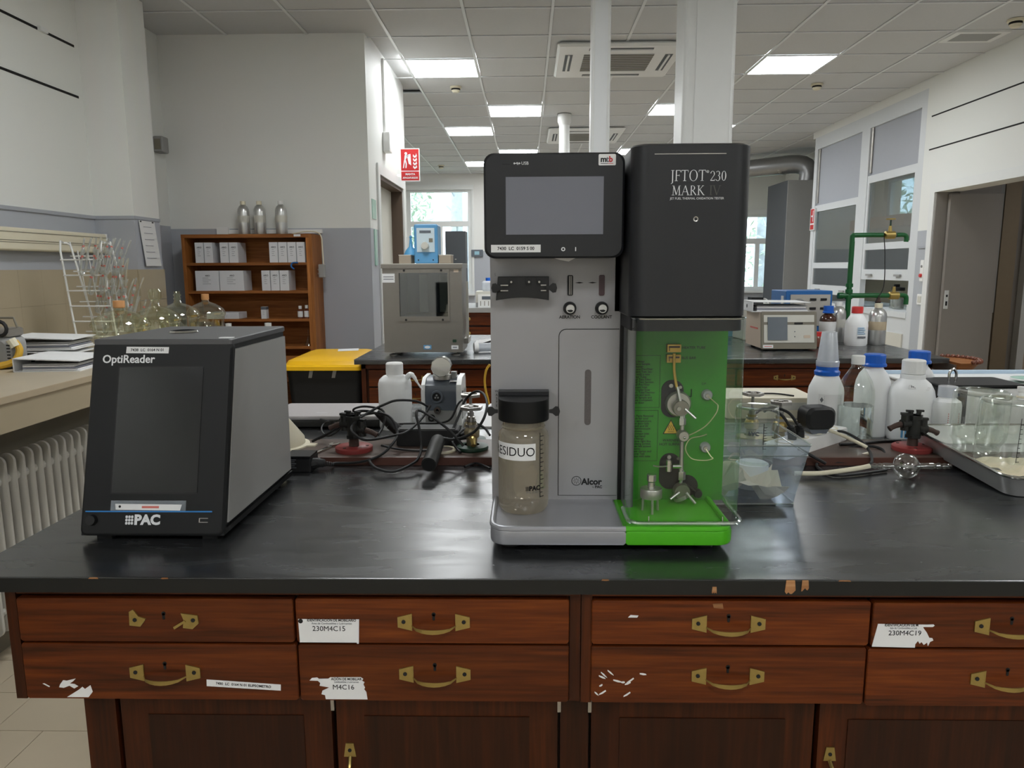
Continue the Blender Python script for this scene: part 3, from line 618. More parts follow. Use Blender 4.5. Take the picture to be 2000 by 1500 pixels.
# old lamp with a curved yellow cable
t = thing('inspection_lamp', 'old grey metal work lamp with a wire handle and yellow cable at the left edge', 'lamp', (-2.13, 2.98, 1.001))
M().rbox(-.09, .04, -.06, .06, .0, .13, .03, 'y', .015).build('lamp_body', 'mid_grey', t); M().rbox(-.08, .035, -.05, .05, .13, .165, .01, 'z', .006).build('lamp_cap', 'steel', t)
M().tube([(-.07, 0, .165), (-.068, 0, .205), (.03, 0, .205), (.042, 0, .165)], .005, 8, 1).build('handle', 'taupe', t)
for k in range(6): M().box(.03, .043, -.061, -.058, .03+.013*k, .035+.013*k).build('vent_slot', 'ink', t)
M().tube([(-.12, -.07, .012), (-.03, -.075, .012), (.045, -.05, .03), (.062, -.03, .075), (.045, -.03, .11)], .014, 10).build('cable', 'yellow_hose', t); M().tube([(.05, -.035, .09), (.035, -.04, .12)], .019, 10, 1).build('cable_gland', 'cream_plastic', t)
M().lathe([(.022, -.062), (.03, -.066), (.036, -.058)], (.01, 0, .165), 14, 'y').build('knob', 'soft_black', t)

# desiccators
def desiccator(loc, r, h, lb, knob, group='glass desiccators on the left counter'):
    t = thing('desiccator', lb, 'desiccator', loc, group=group)
    M().lathe([(0, .006), (r*.8, .006), (r*.86, .02), (r*.93, h*.9), (r*1.0, h*.96), (r, h)], n=28).build('bowl', 'old_glass', t)
    M().lathe([(r*1.0, h), (r*1.02, h+.01), (r*.97, h+.014)], n=28).build('rim', 'old_glass', t)
    M().lathe([(r*1.0, h+.012), (r*.9, h+.035), (r*.55, h+.06), (r*.2, h+.075), (r*.16, h+.09)], n=28).build('lid', 'old_glass', t)
    if knob == 'cork': M().lathe([(r*.17, h+.085), (r*.2, h+.09), (r*.2, h+.12), (0, h+.122)], n=16).build('stopper', 'cork', t)
    elif knob == 'glass': M().lathe([(r*.16, h+.09), (r*.15, h+.1), (r*.26, h+.115), (r*.28, h+.15), (r*.2, h+.165), (0, h+.166)], n=16).build('knob', 'old_glass', t)
    else: M().lathe([(r*.12, h+.09), (r*.2, h+.1), (r*.12, h+.11), (r*.2, h+.12), (r*.12, h+.13), (r*.16, h+.14), (0, h+.142)], n=16).build('knob', 'old_glass', t)
    M().lathe([(0, h*.25), (r*.84, h*.25), (r*.84, h*.27), (0, h*.27)], n=20).build('perforated_plate', 'white_plastic', t)
desiccator((-1.96, 3.52, 1.001), .132, .13, 'glass desiccator with cork stopper, nearest of the row', 'cork')
desiccator((-1.945, 3.84, 1.001), .12, .132, 'glass desiccator with big round glass knob', 'glass')
desiccator((-1.96, 4.12, 1.001), .115, .135, 'glass desiccator with ribbed glass knob', 'rib')
desiccator((-1.925, 4.4, 1.001), .11, .13, 'glass desiccator with cork stopper at the far end of the row', 'cork')
# white wire rack full of glass viscometer tubes
rk = thing('wire_rack', 'white leaning wire rack holding rows of glass viscometer tubes', 'rack', (-2.33, 3.95, 1.001))
for x in (-.1, .12):
    M().tube([(x, -.02, 0), (x-.06, .0, .5), (x-.052, .02, .54), (x-.035, .045, .53), (x-.03, .055, .5), (x+.03, .13, 0)], .0055, 6, 2).build('side_rail', 'white_plastic', rk)
for k in range(6):
    z = .04+.082*k; xo = -.06*z/.52
    M().tube([(-.1+xo, -.02, z), (.12+xo, -.02, z)], .004, 6, 1).build('cross_wire', 'white_plastic', rk); M().tube([(-.1+xo, .07, z+.02), (.12+xo, .07, z+.02)], .004, 6, 1).build('cross_wire', 'white_plastic', rk)
for k in range(4):
    x = -.06+.055*k; M().tube([(x, .07, .06), (x-.05, .07, .5)], .003, 6, 1).build('cross_wire', 'white_plastic', rk)
rnd = random.Random(3); n = 0
pos = ['top', 'second', 'third', 'lowest']; ordn = ['leftmost', 'second from left', 'third from left', 'middle one', 'third from right', 'second from right', 'rightmost']
vz = None
for row in range(4):
    for k in range(7):
        x = -.03+.032*k; z = 1.06+.105*(3-row)+rnd.uniform(-.008, .008)
        lb = 'red-marked glass viscometer tube, %s in the %s row of the rack' % (ordn[k], pos[row])
        if vz is None:
            vz = thing('viscometer_tube', lb, 'glass tube', (0, 0, 0), 0, None)
            M().tube([(.0, 0, .19), (0, 0, .03), (.012, 0, .002), (.024, 0, .03), (.024, 0, .12), (.034, 0, .2)], .0045, 7, 3).build('capillary', 'tube_glass', vz)
            M().lathe([(.004, .1), (.011, .112), (.011, .125), (.004, .14)], n=10).build('bulb', 'tube_glass', vz)
            M().cyl((0, 0, .088), (0, 0, .097), .0056, n=8).cyl((0, 0, .143), (0, 0, .15), .0056, n=8).build('red_mark', 'red_ink', vz); o = vz
        else: o = copy_tree(vz)
        o.location = (-2.33+x-.03*(3-row)*.5+.02, 3.925+.03*row-.04*(k % 2), z); o.rotation_euler = (R(rnd.uniform(-6, 6)), R(14+rnd.uniform(-5, 5)), R(rnd.uniform(-30, 30))); o['label'] = lb; o['group'] = 'viscometer tubes in the wire rack'
# ================================================================ bookcase on the back wall
BX0, BX1, BY = -2.555, -1.585, 5.5
bc = thing('bookcase', 'brown wooden bookcase with white boxes against the back wall', 'bookcase', (BX0, BY, 0)); W = BX1-BX0
M().box(0, .025, 0, .255, 0, 1.65).build('side_panel', 'shelf_wood_v', bc); M().box(W-.045, W-.02, 0, .255, 0, 1.65).build('side_panel', 'shelf_wood_v', bc); M().box(W-.02, W, .0, .255, 0, 1.65).build('side_panel', 'shelf_wood_v', bc)
M().box(.025, W-.045, .245, .255, 0, 1.63).build('back_panel', 'shelf_wood', bc); M().box(0, W-.02, -.003, .255, 1.625, 1.651).build('top_board', 'shelf_wood', bc)
for z in (1.444, 1.237, 1.027, .819, .55, .28, .1): M().box(.025, W-.045, .004, .245, z-.02, z).build('shelf', 'shelf_wood', bc)
M().box(.84, .89, -.006, -.002, 1.632, 1.648).build('inventory_label', 'paper', bc)
ux = lambda u: -2.555+(u-353)*.0038
def carton(u0, u1, z, h, lb, d=.16, txt=True, grp='white cartons in the bookcase', name='carton', y=5.515, qr=1):
    x0 = ux(u0)+.03*0; w_ = (u1-u0)*.0038-.002
    t = thing(name, lb, 'box', (x0, y, z), group=grp)
    M().box(0, w_, 0, d, 0, h).build('box_body', 'box_white', t, smooth=0)
    M().box(.0, w_, .004, d-.004, h, h+.0015).build('flap', 'paper', t, smooth=0)
    f = frame((0, -.0004, 0))
    if txt:
        text('ARO', .017, 'ink_grey', t, f, w_*.52, h*.76, bold=.0006)
    for k in range(4): onface(M().box(w_*.3, w_*(.55+.1*(k % 2)), h*(.64-.1*k), h*(.655-.1*k), 0, .0006), f).build('print_line', 'ink_grey', t, smooth=0)
    return t
S1, S2, S3 = 1.444, 1.237, 1.027
nm = ['far left', 'second from left', 'third from left', 'fourth from left']
for k, (a, b) in enumerate(((377, 394), (395, 412), (426, 443), (444, 462))): carton(a, b, S1, .147, 'slim white carton on the top shelf, %s of its group of four' % nm[k])
for k, (a, b) in enumerate(((523, 540), (541, 558), (559, 576), (577, 593))): carton(a, b, S1, .147, 'slim white carton at the right of the top shelf, %s' % nm[k])
carton(374, 421, S2, .147, 'wide white carton on the second shelf at the left'); carton(422, 470, S2, .147, 'wide white carton on the second shelf right of the other wide one')
for k, (a, b) in enumerate(((505, 522), (523, 540), (541, 559))): carton(a, b, S2, .147, 'slim white carton on the second shelf, %s of the three at the right' % nm[k].replace('far left', 'leftmost').replace('third from left', 'rightmost'))
carton(391, 456, S3, .046, 'flat white carton lying on the third shelf', txt=False, grp=None); t = carton(500, 511, S3, .088, 'small white medicine carton with grey top on the third shelf', d=.05, txt=False, grp=None)
M().box(-.0005, .0403, -.0006, .0506, .068, .0885).build('grey_band', 'slate', t, smooth=0)
def small_bottle(x, y, z, r, h, lb, glass='brown_goo'):
    t = thing('reagent_vial', lb, 'bottle', (x, y, z))
    M().lathe([(0, 0), (r, 0), (r, h*.62), (r*.5, h*.72), (r*.5, h*.78)], n=14).build('bottle_body', glass, t); M().lathe([(r*1.02, h*.12), (r*1.02, h*.58)], n=14).build('label_wrap', 'paper', t); M().lathe([(r*.62, h*.76), (r*.62, h), (0, h)], n=12).build('cap', 'white_plastic', t)
small_bottle(ux(576), 5.54, S3, .02, .095, 'small white-capped vial with paper label, left of the two on the third shelf'); small_bottle(ux(589), 5.54, S3, .02, .1, 'small white-capped vial at the right end of the third shelf')
t = thing('tape_roll', 'blue tape curling from the edge of the upper shelf', 'tape', (ux(572), 5.497, 1.395)); M().tube([(0.0, 0, 0), (-.02, -.006, .02), (-.01, -.004, .045), (.03, -.003, .047)], .006, 6).build('tape_strip', 'instrument_blue', t)
t = thing('glass_funnel', 'small clear glass funnel upside down on the lower shelf', 'funnel', (ux(588), 5.56, .819)); M().lathe([(.035, 0), (.004, .07), (.004, .12)], n=16).build('cone', 'clear_glass', t); M().lathe([(.0355, 0), (.037, .002), (.035, .004)], n=16).build('rim', 'clear_glass', t)
def alu_bottle(x, y, z, r, h, lb, cap='cream_plastic', label=True, grp=None):
    t = thing('aluminium_bottle', lb, 'bottle', (x, y, z), group=grp)
    M().lathe([(0, 0), (r*.96, 0), (r, .006), (r, h*.68), (r*.93, h*.76), (r*.7, h*.84), (r*.4, h*.88), (r*.38, h*.9)], n=24).build('bottle_body', 'aluminium', t)
    M().lathe([(r*.46, h*.885), (r*.46, h*.99), (0, h)], n=18).build('cap', cap, t)
    if label: M().lathe([(r*1.01, h*.36), (r*1.012, h*.362), (r*1.012, h*.56), (r*1.01, h*.562)], n=24).build('label_wrap', 'board_beige' if label == 2 else 'panel_light', t)
    return t
g = 'aluminium bottles on the bookcase'
alu_bottle(ux(460)+.02, 5.63, 1.651, .043, .25, 'aluminium bottle on top of the bookcase, left of the three', grp=g); alu_bottle(ux(492)+.02, 5.63, 1.651, .043, .25, 'aluminium bottle on top of the bookcase, middle of the three', grp=g); alu_bottle(ux(535)+.02, 5.63, 1.651, .043, .25, 'aluminium bottle on top of the bookcase, right of the three', 'white_plastic', grp=g)
t = thing('power_lead', 'white mains cord with grey plug hanging at the right side of the bookcase', 'cord', (BX1+.02, 5.62, 1.33))
M().tube([(-.2, 0, .325), (-.08, 0, .345), (0.015, -.01, .32), (.03, -.02, .2), (.033, -.02, .1)], .005, 8).build('cord', 'cream_plastic', t); M().rbox(-.005, .045, -.04, .0, 0, .1, .01, 'z', .005).build('plug', 'mid_grey', t); M().cyl((-.01, -.03, .03), (.0, -.03, .03), .006, n=8).cyl((-.01, -.03, .06), (.0, -.03, .06), .006, n=8).build('pins', 'steel', t)
# low table with three bottles between bookcase and reader
t = thing('side_table', 'low brown side table in front of the bookcase', 'table', (-1.95, 5.1, 0))
M().box(-.32, .32, -.22, .22, .74, .77).build('table_top', 'shelf_wood', t)
for sx in (-1, 1):
    for sy in (-1, 1): M().box(sx*.28-.02, sx*.28+.02, sy*.18-.02, sy*.18+.02, 0, .74).build('leg', 'shelf_wood_v', t)
alu_bottle(-2.06, 5.05, .77, .045, .26, 'aluminium bottle with white cap behind the black reader, left', 'white_plastic', False); alu_bottle(-1.785, 5.05, .77, .05, .262, 'aluminium bottle with white cap behind the black reader, right', 'white_plastic', False)
t = thing('metal_can', 'flat metal can with screw top between the two white-capped bottles', 'can', (-1.89, 5.05, .77)); M().lathe([(0, 0), (.055, 0), (.055, .2), (.02, .215)], n=20).build('can_body', 'steel', t); M().lathe([(.022, .212), (.022, .235), (0, .236)], n=14).build('screw_cap', 'steel', t)

# ================================================================ brass handle, drawers and bench cabinets
def handle_parts(parent, x, z, y=0., s=1.):
    for k in (-1, 1): M().prism([(k*.060*s, -.010*s), (k*.036*s, -.016*s), (k*.036*s, .014*s), (k*.060*s, .008*s)] if k > 0 else [(-.060*s, .008*s), (-.036*s, .014*s), (-.036*s, -.016*s), (-.060*s, -.010*s)], -.0025, 0, 'y').build('handle_plate', 'brass', parent, loc=(x, y, z), smooth=0)
    b = M(); n = 9; vs = []; fs = []
    for i in range(n):
        t_ = i/(n-1); a = (t_-.5)*2; X = a*.037*s; out = -.003-.018*(1-a*a)**.5*s; Z = -.007*s-.0025*s*(1-a*a); hw = (.0012+.0026*(1-a*a))*s
        for dz, dy in ((-hw, 0), (hw, 0), (hw, .0015), (-hw, .0015)): vs.append((X, out+dy, Z+dz))
    for i in range(n-1):
        for k in range(4): fs.append((i*4+k, i*4+(k+1) % 4, i*4+4+(k+1) % 4, i*4+4+k))
    fs += [(0, 1, 2, 3), (4*n-1, 4*n-2, 4*n-3, 4*n-4)]
    b.add(vs, fs).build('handle_bow', 'brass', parent, loc=(x, y, z))
    for k in (-1, 1): M().cyl((k*.05*s, -.0036, 0), (k*.05*s, -.002, 0), .0035*s, n=8).build('handle_screw', 'ink', parent, loc=(x, y, z))
def keyhole(parent, x, z, y=0.): M().prism(rr(-.0022, .0022, -.008, .004, .002, 2), -.0006, .001, 'y').cyl((0, -.0006, .003), (0, .001, .003), .0036, n=10).build('keyhole', 'seal_black', parent, loc=(x, y, z))
def drawer(cab, x0, x1, z0, z1, y, hx=None, handle=True, key=True, m='bench_wood'):
    d = M().rbox(0, x1-x0, 0, .02, 0, z1-z0, .003, 'y', .0015, 1).build('drawer', m, cab, loc=(x0, y, z0), smooth=0)
    hx = (x1-x0)/2 if hx is None else hx-x0
    if handle: handle_parts(d, hx, (z1-z0)*.5, 0)
    if key: keyhole(d, hx, (z1-z0)*.62, 0)
    return d
def door_handle(parent, x, z):
    M().prism([(-.011, 0), (.011, 0), (.007, .026), (-.007, .026)], -.0025, 0, 'y').build('handle_plate', 'brass', parent, loc=(x, 0, z)); M().prism([(-.007, -.1), (.007, -.1), (.011, -.074), (-.011, -.074)], -.0025, 0, 'y').build('handle_plate', 'brass', parent, loc=(x, 0, z))
    M().tube([(0, -.002, .0), (.002, -.018, -.015), (.0, -.022, -.037), (0, -.018, -.06), (0, -.002, -.074)], .0035, 6).build('handle_bow', 'brass', parent, loc=(x, 0, z)); M().cyl((0, -.0036, .013), (0, -.002, .013), .0035, n=8).build('handle_screws', 'ink', parent, loc=(x, 0, z))

# ---- the front bench
YD = 1.145
wt = thing('bench_worktop', 'black worn laboratory worktop of the front bench', 'worktop', (0, 0, 0))
M().rbox(-.943, 2.35, 1.1325, 2.70, .874, .9, .003, 'x', .001, 2).build('slab', 'bench_top', wt); M().box(-.943, 2.35, 1.1312, 1.1326, .8745, .8988).build('edge_band', mat('edge_black', (17, 18, 17), .5, var=.15), wt)
sl = thing('service_ledge', 'raised brown service ledge along the middle of the front bench', 'ledge', (0, 1.83, .9)); M().rbox(-.943, 2.35, 0, .2, .0, .022, .004, 'x', .001, 2).build('ledge_board', mat('ledge_brown', (84, 68, 60), .42, var=.22, scale=6), sl)
M().box(-.94, 2.35, -.003, .001, .0005, .0205).build('ledge_edge', mat('ledge_edge', (86, 52, 42), .5, var=.25, scale=10), sl)
for x, w_, z0, z1 in ((.298, .008, .877, .889), (.415, .017, .877, .9005), (.441, .012, .881, .9005), (.12, .012, .8985, .9008), (.50, .02, .8988, .9008), (-.72, .016, .8985, .9008), (-.60, .012, .8985, .9008)):
    n = 6; poly = [(x+w_*k/n, z0+(z1-z0)*random.uniform(0, .35)) for k in range(n+1)]+[(x+w_*.9, z1), (x+w_*.1, z1)]
    M().prism(poly, 1.1300, 1.1318, 'y').build('worn_patch', 'worn_wood', wt, smooth=0)
def front_cabinet(name, lb, x0, x1, cols, left_open):
    c = thing(name, lb, 'cabinet', (0, 0, 0)); Y0 = YD+.012
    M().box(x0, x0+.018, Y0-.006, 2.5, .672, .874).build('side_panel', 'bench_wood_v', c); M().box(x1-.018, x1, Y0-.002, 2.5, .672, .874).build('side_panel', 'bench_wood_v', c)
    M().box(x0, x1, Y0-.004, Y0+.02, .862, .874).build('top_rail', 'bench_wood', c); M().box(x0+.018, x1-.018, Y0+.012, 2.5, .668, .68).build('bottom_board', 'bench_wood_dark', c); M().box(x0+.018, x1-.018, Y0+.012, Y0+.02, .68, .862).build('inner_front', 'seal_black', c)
    return c
ca = front_cabinet('drawer_cabinet', 'dark wooden four-drawer cabinet unit at the left of the front bench', -.878, .0885, 2, True)
dr = {}
dr['a1'] = drawer(ca, -.856, -.390, .781, .858, YD, -.608, handle=False); dr['a2'] = drawer(ca, -.856, -.388, .676, .777, YD, -.613)
dr['b1'] = drawer(ca, -.386, .069, .781, .859, YD, -.1555); dr['b2'] = drawer(ca, -.385, .069, .676, .7775, YD, -.1555)
cb = front_cabinet('drawer_cabinet', 'dark wooden four-drawer cabinet unit at the right of the front bench', .0895, 1.05, 2, False)
dr['c1'] = drawer(cb, .106, .562, .781, .858, YD, .331); dr['c2'] = drawer(cb, .106, .560, .676, .777, YD, .3335)
dr['d1'] = drawer(cb, .566, 1.03, .779, .856, YD, .791); dr['d2'] = drawer(cb, .563, 1.03, .674, .775, YD, .793)
cd_ = front_cabinet('drawer_cabinet', 'dark wooden drawer cabinet at the right end of the front bench', 1.051, 2.0, 2, False)
drawer(cd_, 1.07, 1.52, .779, .856, YD, 1.29); drawer(cd_, 1.07, 1.52, .674, .775, YD, 1.29); drawer(cd_, 1.53, 1.98, .779, .856, YD); drawer(cd_, 1.53, 1.98, .674, .775, YD)
# broken handle on the upper left drawer
hb = dr['a1']; hx = -.608+.856
onface(M().prism([(-.012, -.012), (.006, -.014), (.014, -.004), (.016, .0), (.004, .004), (-.004, .016), (-.011, .012)], 0, .0025), frame((hx-.046, 0, .042))).build('handle_plate', 'brass', hb); onface(M().prism([(-.014, -.014), (.002, -.016), (.013, -.006), (.012, .008), (-.016, .012), (-.012, .0)], 0, .0025).prism([(-.03, -.012), (-.028, -.016), (-.008, -.003), (-.01, .0)], .001, .004), frame((hx+.046, 0, .04))).build('handle_plate', 'brass', hb)
for q in (-.048, .05): M().cyl((hx+q, -.0036, .04), (hx+q, -.002, .04), .0035, n=8).build('handle_screw', 'ink', hb)
# stickers and paper remains on the drawers
def stick(d, x0, x1, z0, z1, tear=None):
    ox, oz = d.location.x, d.location.z
    poly = tear or [(x0, z0), (x1, z0), (x1, z1), (x0, z1)]
    return M().prism([(a-ox, b-oz) for a, b in poly], -.0006, 0, 'y').build('sticker', 'paper', d, smooth=0)
def dtext(d, s, x, z, size, m='ink', **k): text(s, size, m, d, frame((0, -.0006, 0)), x-d.location.x, z-d.location.z, .0003, **k)
stick(dr['b1'], 0, 0, 0, 0, [(-.381, .7815), (-.2855, .7815), (-.285, .7795), (-.282, .7795), (-.28, .823), (-.382, .823)])
dtext(dr['b1'], 'IDENTIFICACIÓN DE MOBILIARIO', -.326, .8212, .0062, bold=.0001, sx=.88); dtext(dr['b1'], 'Área de Combustibles y Lubricantes', -.326, .8155, .0046, 'ink_grey'); dtext(dr['b1'], '230M4C15', -.331, .806, .0125)
M().cyl((-.378+.386, -.001, .8195-.781), (-.378+.386, 0, .8195-.781), .004, n=12).build('stamp', 'ink', dr['b1'])
stick(dr['b2'], 0, 0, 0, 0, [(-.342, .6785), (-.271, .6785), (-.2725, .692), (-.276, .697), (-.2745, .7), (-.277, .706), (-.275, .71), (-.279, .7125), (-.277, .716), (-.281, .719), (-.333, .7185), (-.336, .716), (-.352, .7155), (-.355, .718), (-.364, .717), (-.368, .7125), (-.354, .712), (-.35, .708), (-.3515, .703), (-.335, .7), (-.347, .694), (-.349, .6875), (-.343, .686)])
dtext(dr['b2'], 'ACIÓN DE MOBILIAR', -.3055, .7155, .0062, bold=.0001, sx=.88); dtext(dr['b2'], 'Combustibles y Lubricantes', -.3055, .7103, .0044, 'ink_grey', sx=.85); dtext(dr['b2'], 'M4C16', -.311, .7005, .0125)
stick(dr['d1'], 0, 0, 0, 0, [(.5675, .7795), (.638, .778), (.638, .784), (.642, .79), (.645, .785), (.648, .788), (.652, .783), (.657, .787), (.659, .781), (.662, .7885), (.667, .791), (.665, .795), (.66, .7955), (.655, .805), (.6485, .8135), (.6495, .8145), (.664, .8145), (.667, .817), (.665, .819), (.655, .8185), (.575, .8195)])
dtext(dr['d1'], 'IDENTIFICACION DE M', .613, .8175, .0062, bold=.0001, sx=.85); dtext(dr['d1'], 'Sala de Combustibles y Lub', .6165, .8125, .0044, 'ink_grey', sx=.9); dtext(dr['d1'], '230M4C19', .6195, .8035, .012)
stick(dr['a2'], 0, 0, 0, 0, [(-.544, .701), (-.418, .6935), (-.4175, .7045), (-.5435, .713)]); dtext(dr['a2'], '7430  LC  0164 N 01 ELIPSOMETRO', -.481, .7033, .0063, bold=.0001, rot=R(-3.6), sx=.98)
for pl_ in ([(-.786, .679), (-.749, .679), (-.741, .689), (-.744, .701), (-.754, .694), (-.758, .698), (-.764, .693)], [(-.798, .697), (-.79, .696), (-.78, .7), (-.772, .695), (-.765, .699), (-.771, .703), (-.779, .704), (-.773, .708), (-.768, .713), (-.784, .709), (-.79, .71), (-.796, .702)], [(-.826, .7035), (-.815, .697), (-.814, .6985), (-.823, .704)]): stick(dr['a2'], 0, 0, 0, 0, pl_)
rs = random.Random(5)
stick(dr['c1'], 0, 0, 0, 0, [(.166, .8285), (.181, .8285), (.183, .832), (.17, .833)])
for x, z in ((.125, .722), (.128, .726), (.139, .73), (.16, .713), (.151, .715), (.172, .716), (.168, .711), (.193, .728), (.123, .707), (.116, .692), (.126, .694), (.167, .691)):
    l = rs.uniform(.003, .008); a = rs.uniform(-.8, .8); c_, s_ = math.cos(a)*l, math.sin(a)*l
    stick(dr['c2'], 0, 0, 0, 0, [(x-c_, z+s_-.001), (x, z-.002), (x+c_, z-s_-.001), (x+c_*.8, z-s_+.001), (x, z+.0015), (x-c_, z+s_+.001)])
M().prism([(.2-.0, .846-.781), (.216, .844-.781), (.214, .854-.781), (.198, .853-.781)], -.0004, 0, 'y').build('worn_patch', 'worn_wood', dr['c1'], smooth=0)
# lower cupboards, set back under the drawers
lc = thing('base_cupboard', 'dark wooden base cupboard under the drawers of the front bench', 'cupboard', (0, 1.2, 0))
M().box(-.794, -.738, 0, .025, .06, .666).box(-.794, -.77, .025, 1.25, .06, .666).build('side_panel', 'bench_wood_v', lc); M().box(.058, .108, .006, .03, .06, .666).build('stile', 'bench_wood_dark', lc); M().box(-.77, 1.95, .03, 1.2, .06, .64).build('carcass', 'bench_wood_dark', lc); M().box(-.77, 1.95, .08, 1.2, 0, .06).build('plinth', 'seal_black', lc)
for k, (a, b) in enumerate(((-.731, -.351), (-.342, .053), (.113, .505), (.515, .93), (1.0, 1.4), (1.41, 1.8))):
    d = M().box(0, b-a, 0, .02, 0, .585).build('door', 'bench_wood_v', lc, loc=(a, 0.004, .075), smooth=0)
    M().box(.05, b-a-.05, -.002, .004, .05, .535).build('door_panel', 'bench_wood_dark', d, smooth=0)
    if k in (1, 3): door_handle(d, .022, .455)
    M().box(-.006 if k in (2,) else b-a, .0 if k in (2,) else b-a+.006, -.002, .006, .545, .575).build('hinge', 'steel', d)

# ---- the second bench
w2 = thing('bench_worktop', 'black worktop of the second bench behind the wash bottle and pump', 'worktop', (0, 4.03, 0))
M().rbox(-.957, 2.3, 0, 1.5, .872, .9, .004, 'x', .001, 2).build('slab', 'bench_top', w2)
c2 = thing('drawer_cabinet', 'wooden drawer cabinet of the second bench with brass handles', 'cabinet', (0, 4.06, 0))
M().box(-.925, -.9, 0, 1.4, 0, .872).box(2.2, 2.225, 0, 1.4, 0, .872).build('side_panel', 'bench_wood_v', c2); M().box(-.9, 2.2, .018, 1.3, .0, .86).build('carcass', 'bench_wood_dark', c2); M().box(-.925, 2.225, .0, .02, .845, .872).build('top_rail', 'bench_wood', c2)
for k in range(6):
    x0 = -.885+.512*k
    for z0, z1 in ((.745, .838), (.64, .735)): drawer(c2, x0, x0+.50, z0, z1, 0., x0+.26)
    M().box(0, .5, 0, .02, 0, .55).build('door', 'bench_wood_v', c2, loc=(x0, .005, .07), smooth=0)
w3 = thing('bench_worktop', 'grey worktop of the third bench far back', 'worktop', (0, 9.28, 0))
M().rbox(-1.1, 2.6, 0, 1.3, .84, .9, .004, 'x', .001, 2).build('slab', 'mid_grey', w3)
c3 = thing('drawer_cabinet', 'wooden drawer cabinet of the third bench with round knobs', 'cabinet', (0, 9.32, 0)); M().box(-1.05, 2.55, .02, 1.2, 0, .84).build('carcass', 'bench_wood_dark', c3)
for k in range(6):
    for z0 in (.68, .5):
        d = M().box(0, .58, 0, .02, 0, .155).build('drawer', 'bench_wood', c3, loc=(-1.02+.6*k, 0, z0), smooth=0); M().lathe([(0, -.045), (.02, -.04), (.02, -.025), (.008, -.015), (.008, 0)], (.29, 0, .08), 12, 'y').build('knob', 'brass', d)

# ---- things on the third bench and beyond
t = thing('equipment_cabinet', 'tall dark grey equipment cabinet in front of the far window', 'cabinet', (-1.045, 9.6, .9)); M().box(0, .26, 0, .3, 0, .96).build('cabinet_body', 'dark_grey_box', t); M().box(.03, .23, -.004, 0, .05, .9).build('front_door', 'dark_grey_box', t); M().box(.06, .08, -.01, -.003, .6, .612).box(.12, .14, -.01, -.003, .6, .612).build('latch', 'steel', t)
t = thing('cooling_unit', 'white cooling unit with grey vents on the third bench', 'device', (-.65, 9.4, .9)); M().box(0, .5, 0, .4, .06, .2).build('unit_body', 'panel_light', t); M().box(.03, .48, -.02, 0, .0, .16).build('front_panel', 'white_plastic', t); M().box(.08, .46, -.024, -.018, .1, .14).build('display', 'slate', t)
for k in range(8): M().box(.06+.05*k, .068+.05*k, -.024, -.018, .02, .08).build('vent_slot', 'taupe', t)
M().box(0, .5, 0, .4, 0, .06).build('foot_rail', 'mid_grey', t)
t = thing('plastic_carboy', 'translucent plastic carboy with blue cap on the cooling unit', 'carboy', (-.5, 9.55, 1.1)); M().rbox(-.08, .08, -.06, .06, 0, .13, .03, 'z', .02).build('carboy_body', 'frost_plastic', t); M().lathe([(.03, .125), (.03, .17), (0, .172)], n=14).build('cap', 'blue_cap', t)
t = thing('wall_display', 'small dark thermostat display on the far wall', 'display', (-.93, YF, 1.6)); M().rbox(-.11, .11, -.04, 0, 0, .13, .01, 'y', .004).build('housing', 'slate', t); M().box(-.05, .04, -.043, -.04, .035, .1).build('screen', mat('lcd', (150, 190, 205), .3), t)

# ---- yellow-lidded bin beside the second bench
t = thing('waste_bin', 'black wheeled bin with a bright yellow lid beside the second bench', 'bin', (-1.17, 4.45, 0))
M().prism(rr(-.17, .17, -.2, .2, .03), .05, .835, 'z', 0, rr(-.225, .225, -.27, .27, .04)).build('bin_body', 'soft_black', t)
def lid():
    m = M(); ring = []
    for k, (s_, z) in enumerate(((1.0, .822), (1.0, .843), (.985, .848), (.93, .852), (.88, .872), (.72, .885), (.4, .89))):
        m_ = rr(-.245*s_, .24*s_, -.30*s_, .31*s_, .05*s_, 4); ring.append([(x, y, z+.02*max(0, y)) for x, y in m_])
    n = len(ring[0]); vs = [p for r_ in ring for p in r_]; fs = [(j*n+i, j*n+(i+1) % n, (j+1)*n+(i+1) % n, (j+1)*n+i) for j in range(len(ring)-1) for i in range(n)]+[tuple(range(n))[::-1], tuple((len(ring)-1)*n+i for i in range(n))]
    return m.add(vs, fs)
L_ = lid().build('lid', 'yellow_plastic', t); M().add([(.0, .06, .893), (.12, .1, .893), (.1, .2, .8955), (-.02, .16, .8955), (.0, .06, .8935), (.12, .1, .8935), (.1, .2, .896), (-.02, .16, .896)], [(0, 1, 2, 3), (4, 5, 6, 7), (0, 1, 5, 4), (1, 2, 6, 5), (2, 3, 7, 6), (3, 0, 4, 7)]).build('lid_sticker', 'paper', L_)
for x in (-.08, .055): M().add([(x, -.271, .82), (x+.02, -.271, .82), (x+.008, -.262, .775), (x-.012, -.262, .775), (x, -.276, .82), (x+.02, -.276, .82), (x+.008, -.267, .775), (x-.012, -.267, .775)], [(0, 1, 2, 3), (4, 5, 6, 7), (0, 1, 5, 4), (1, 2, 6, 5), (2, 3, 7, 6), (3, 0, 4, 7)]).build('clip', 'mid_grey', t)
M().cyl((-.2, .22, .06), (-.16, .22, .06), .06, n=16).cyl((.16, .22, .06), (.2, .22, .06), .06, n=16).build('wheels', 'iron_black', t)

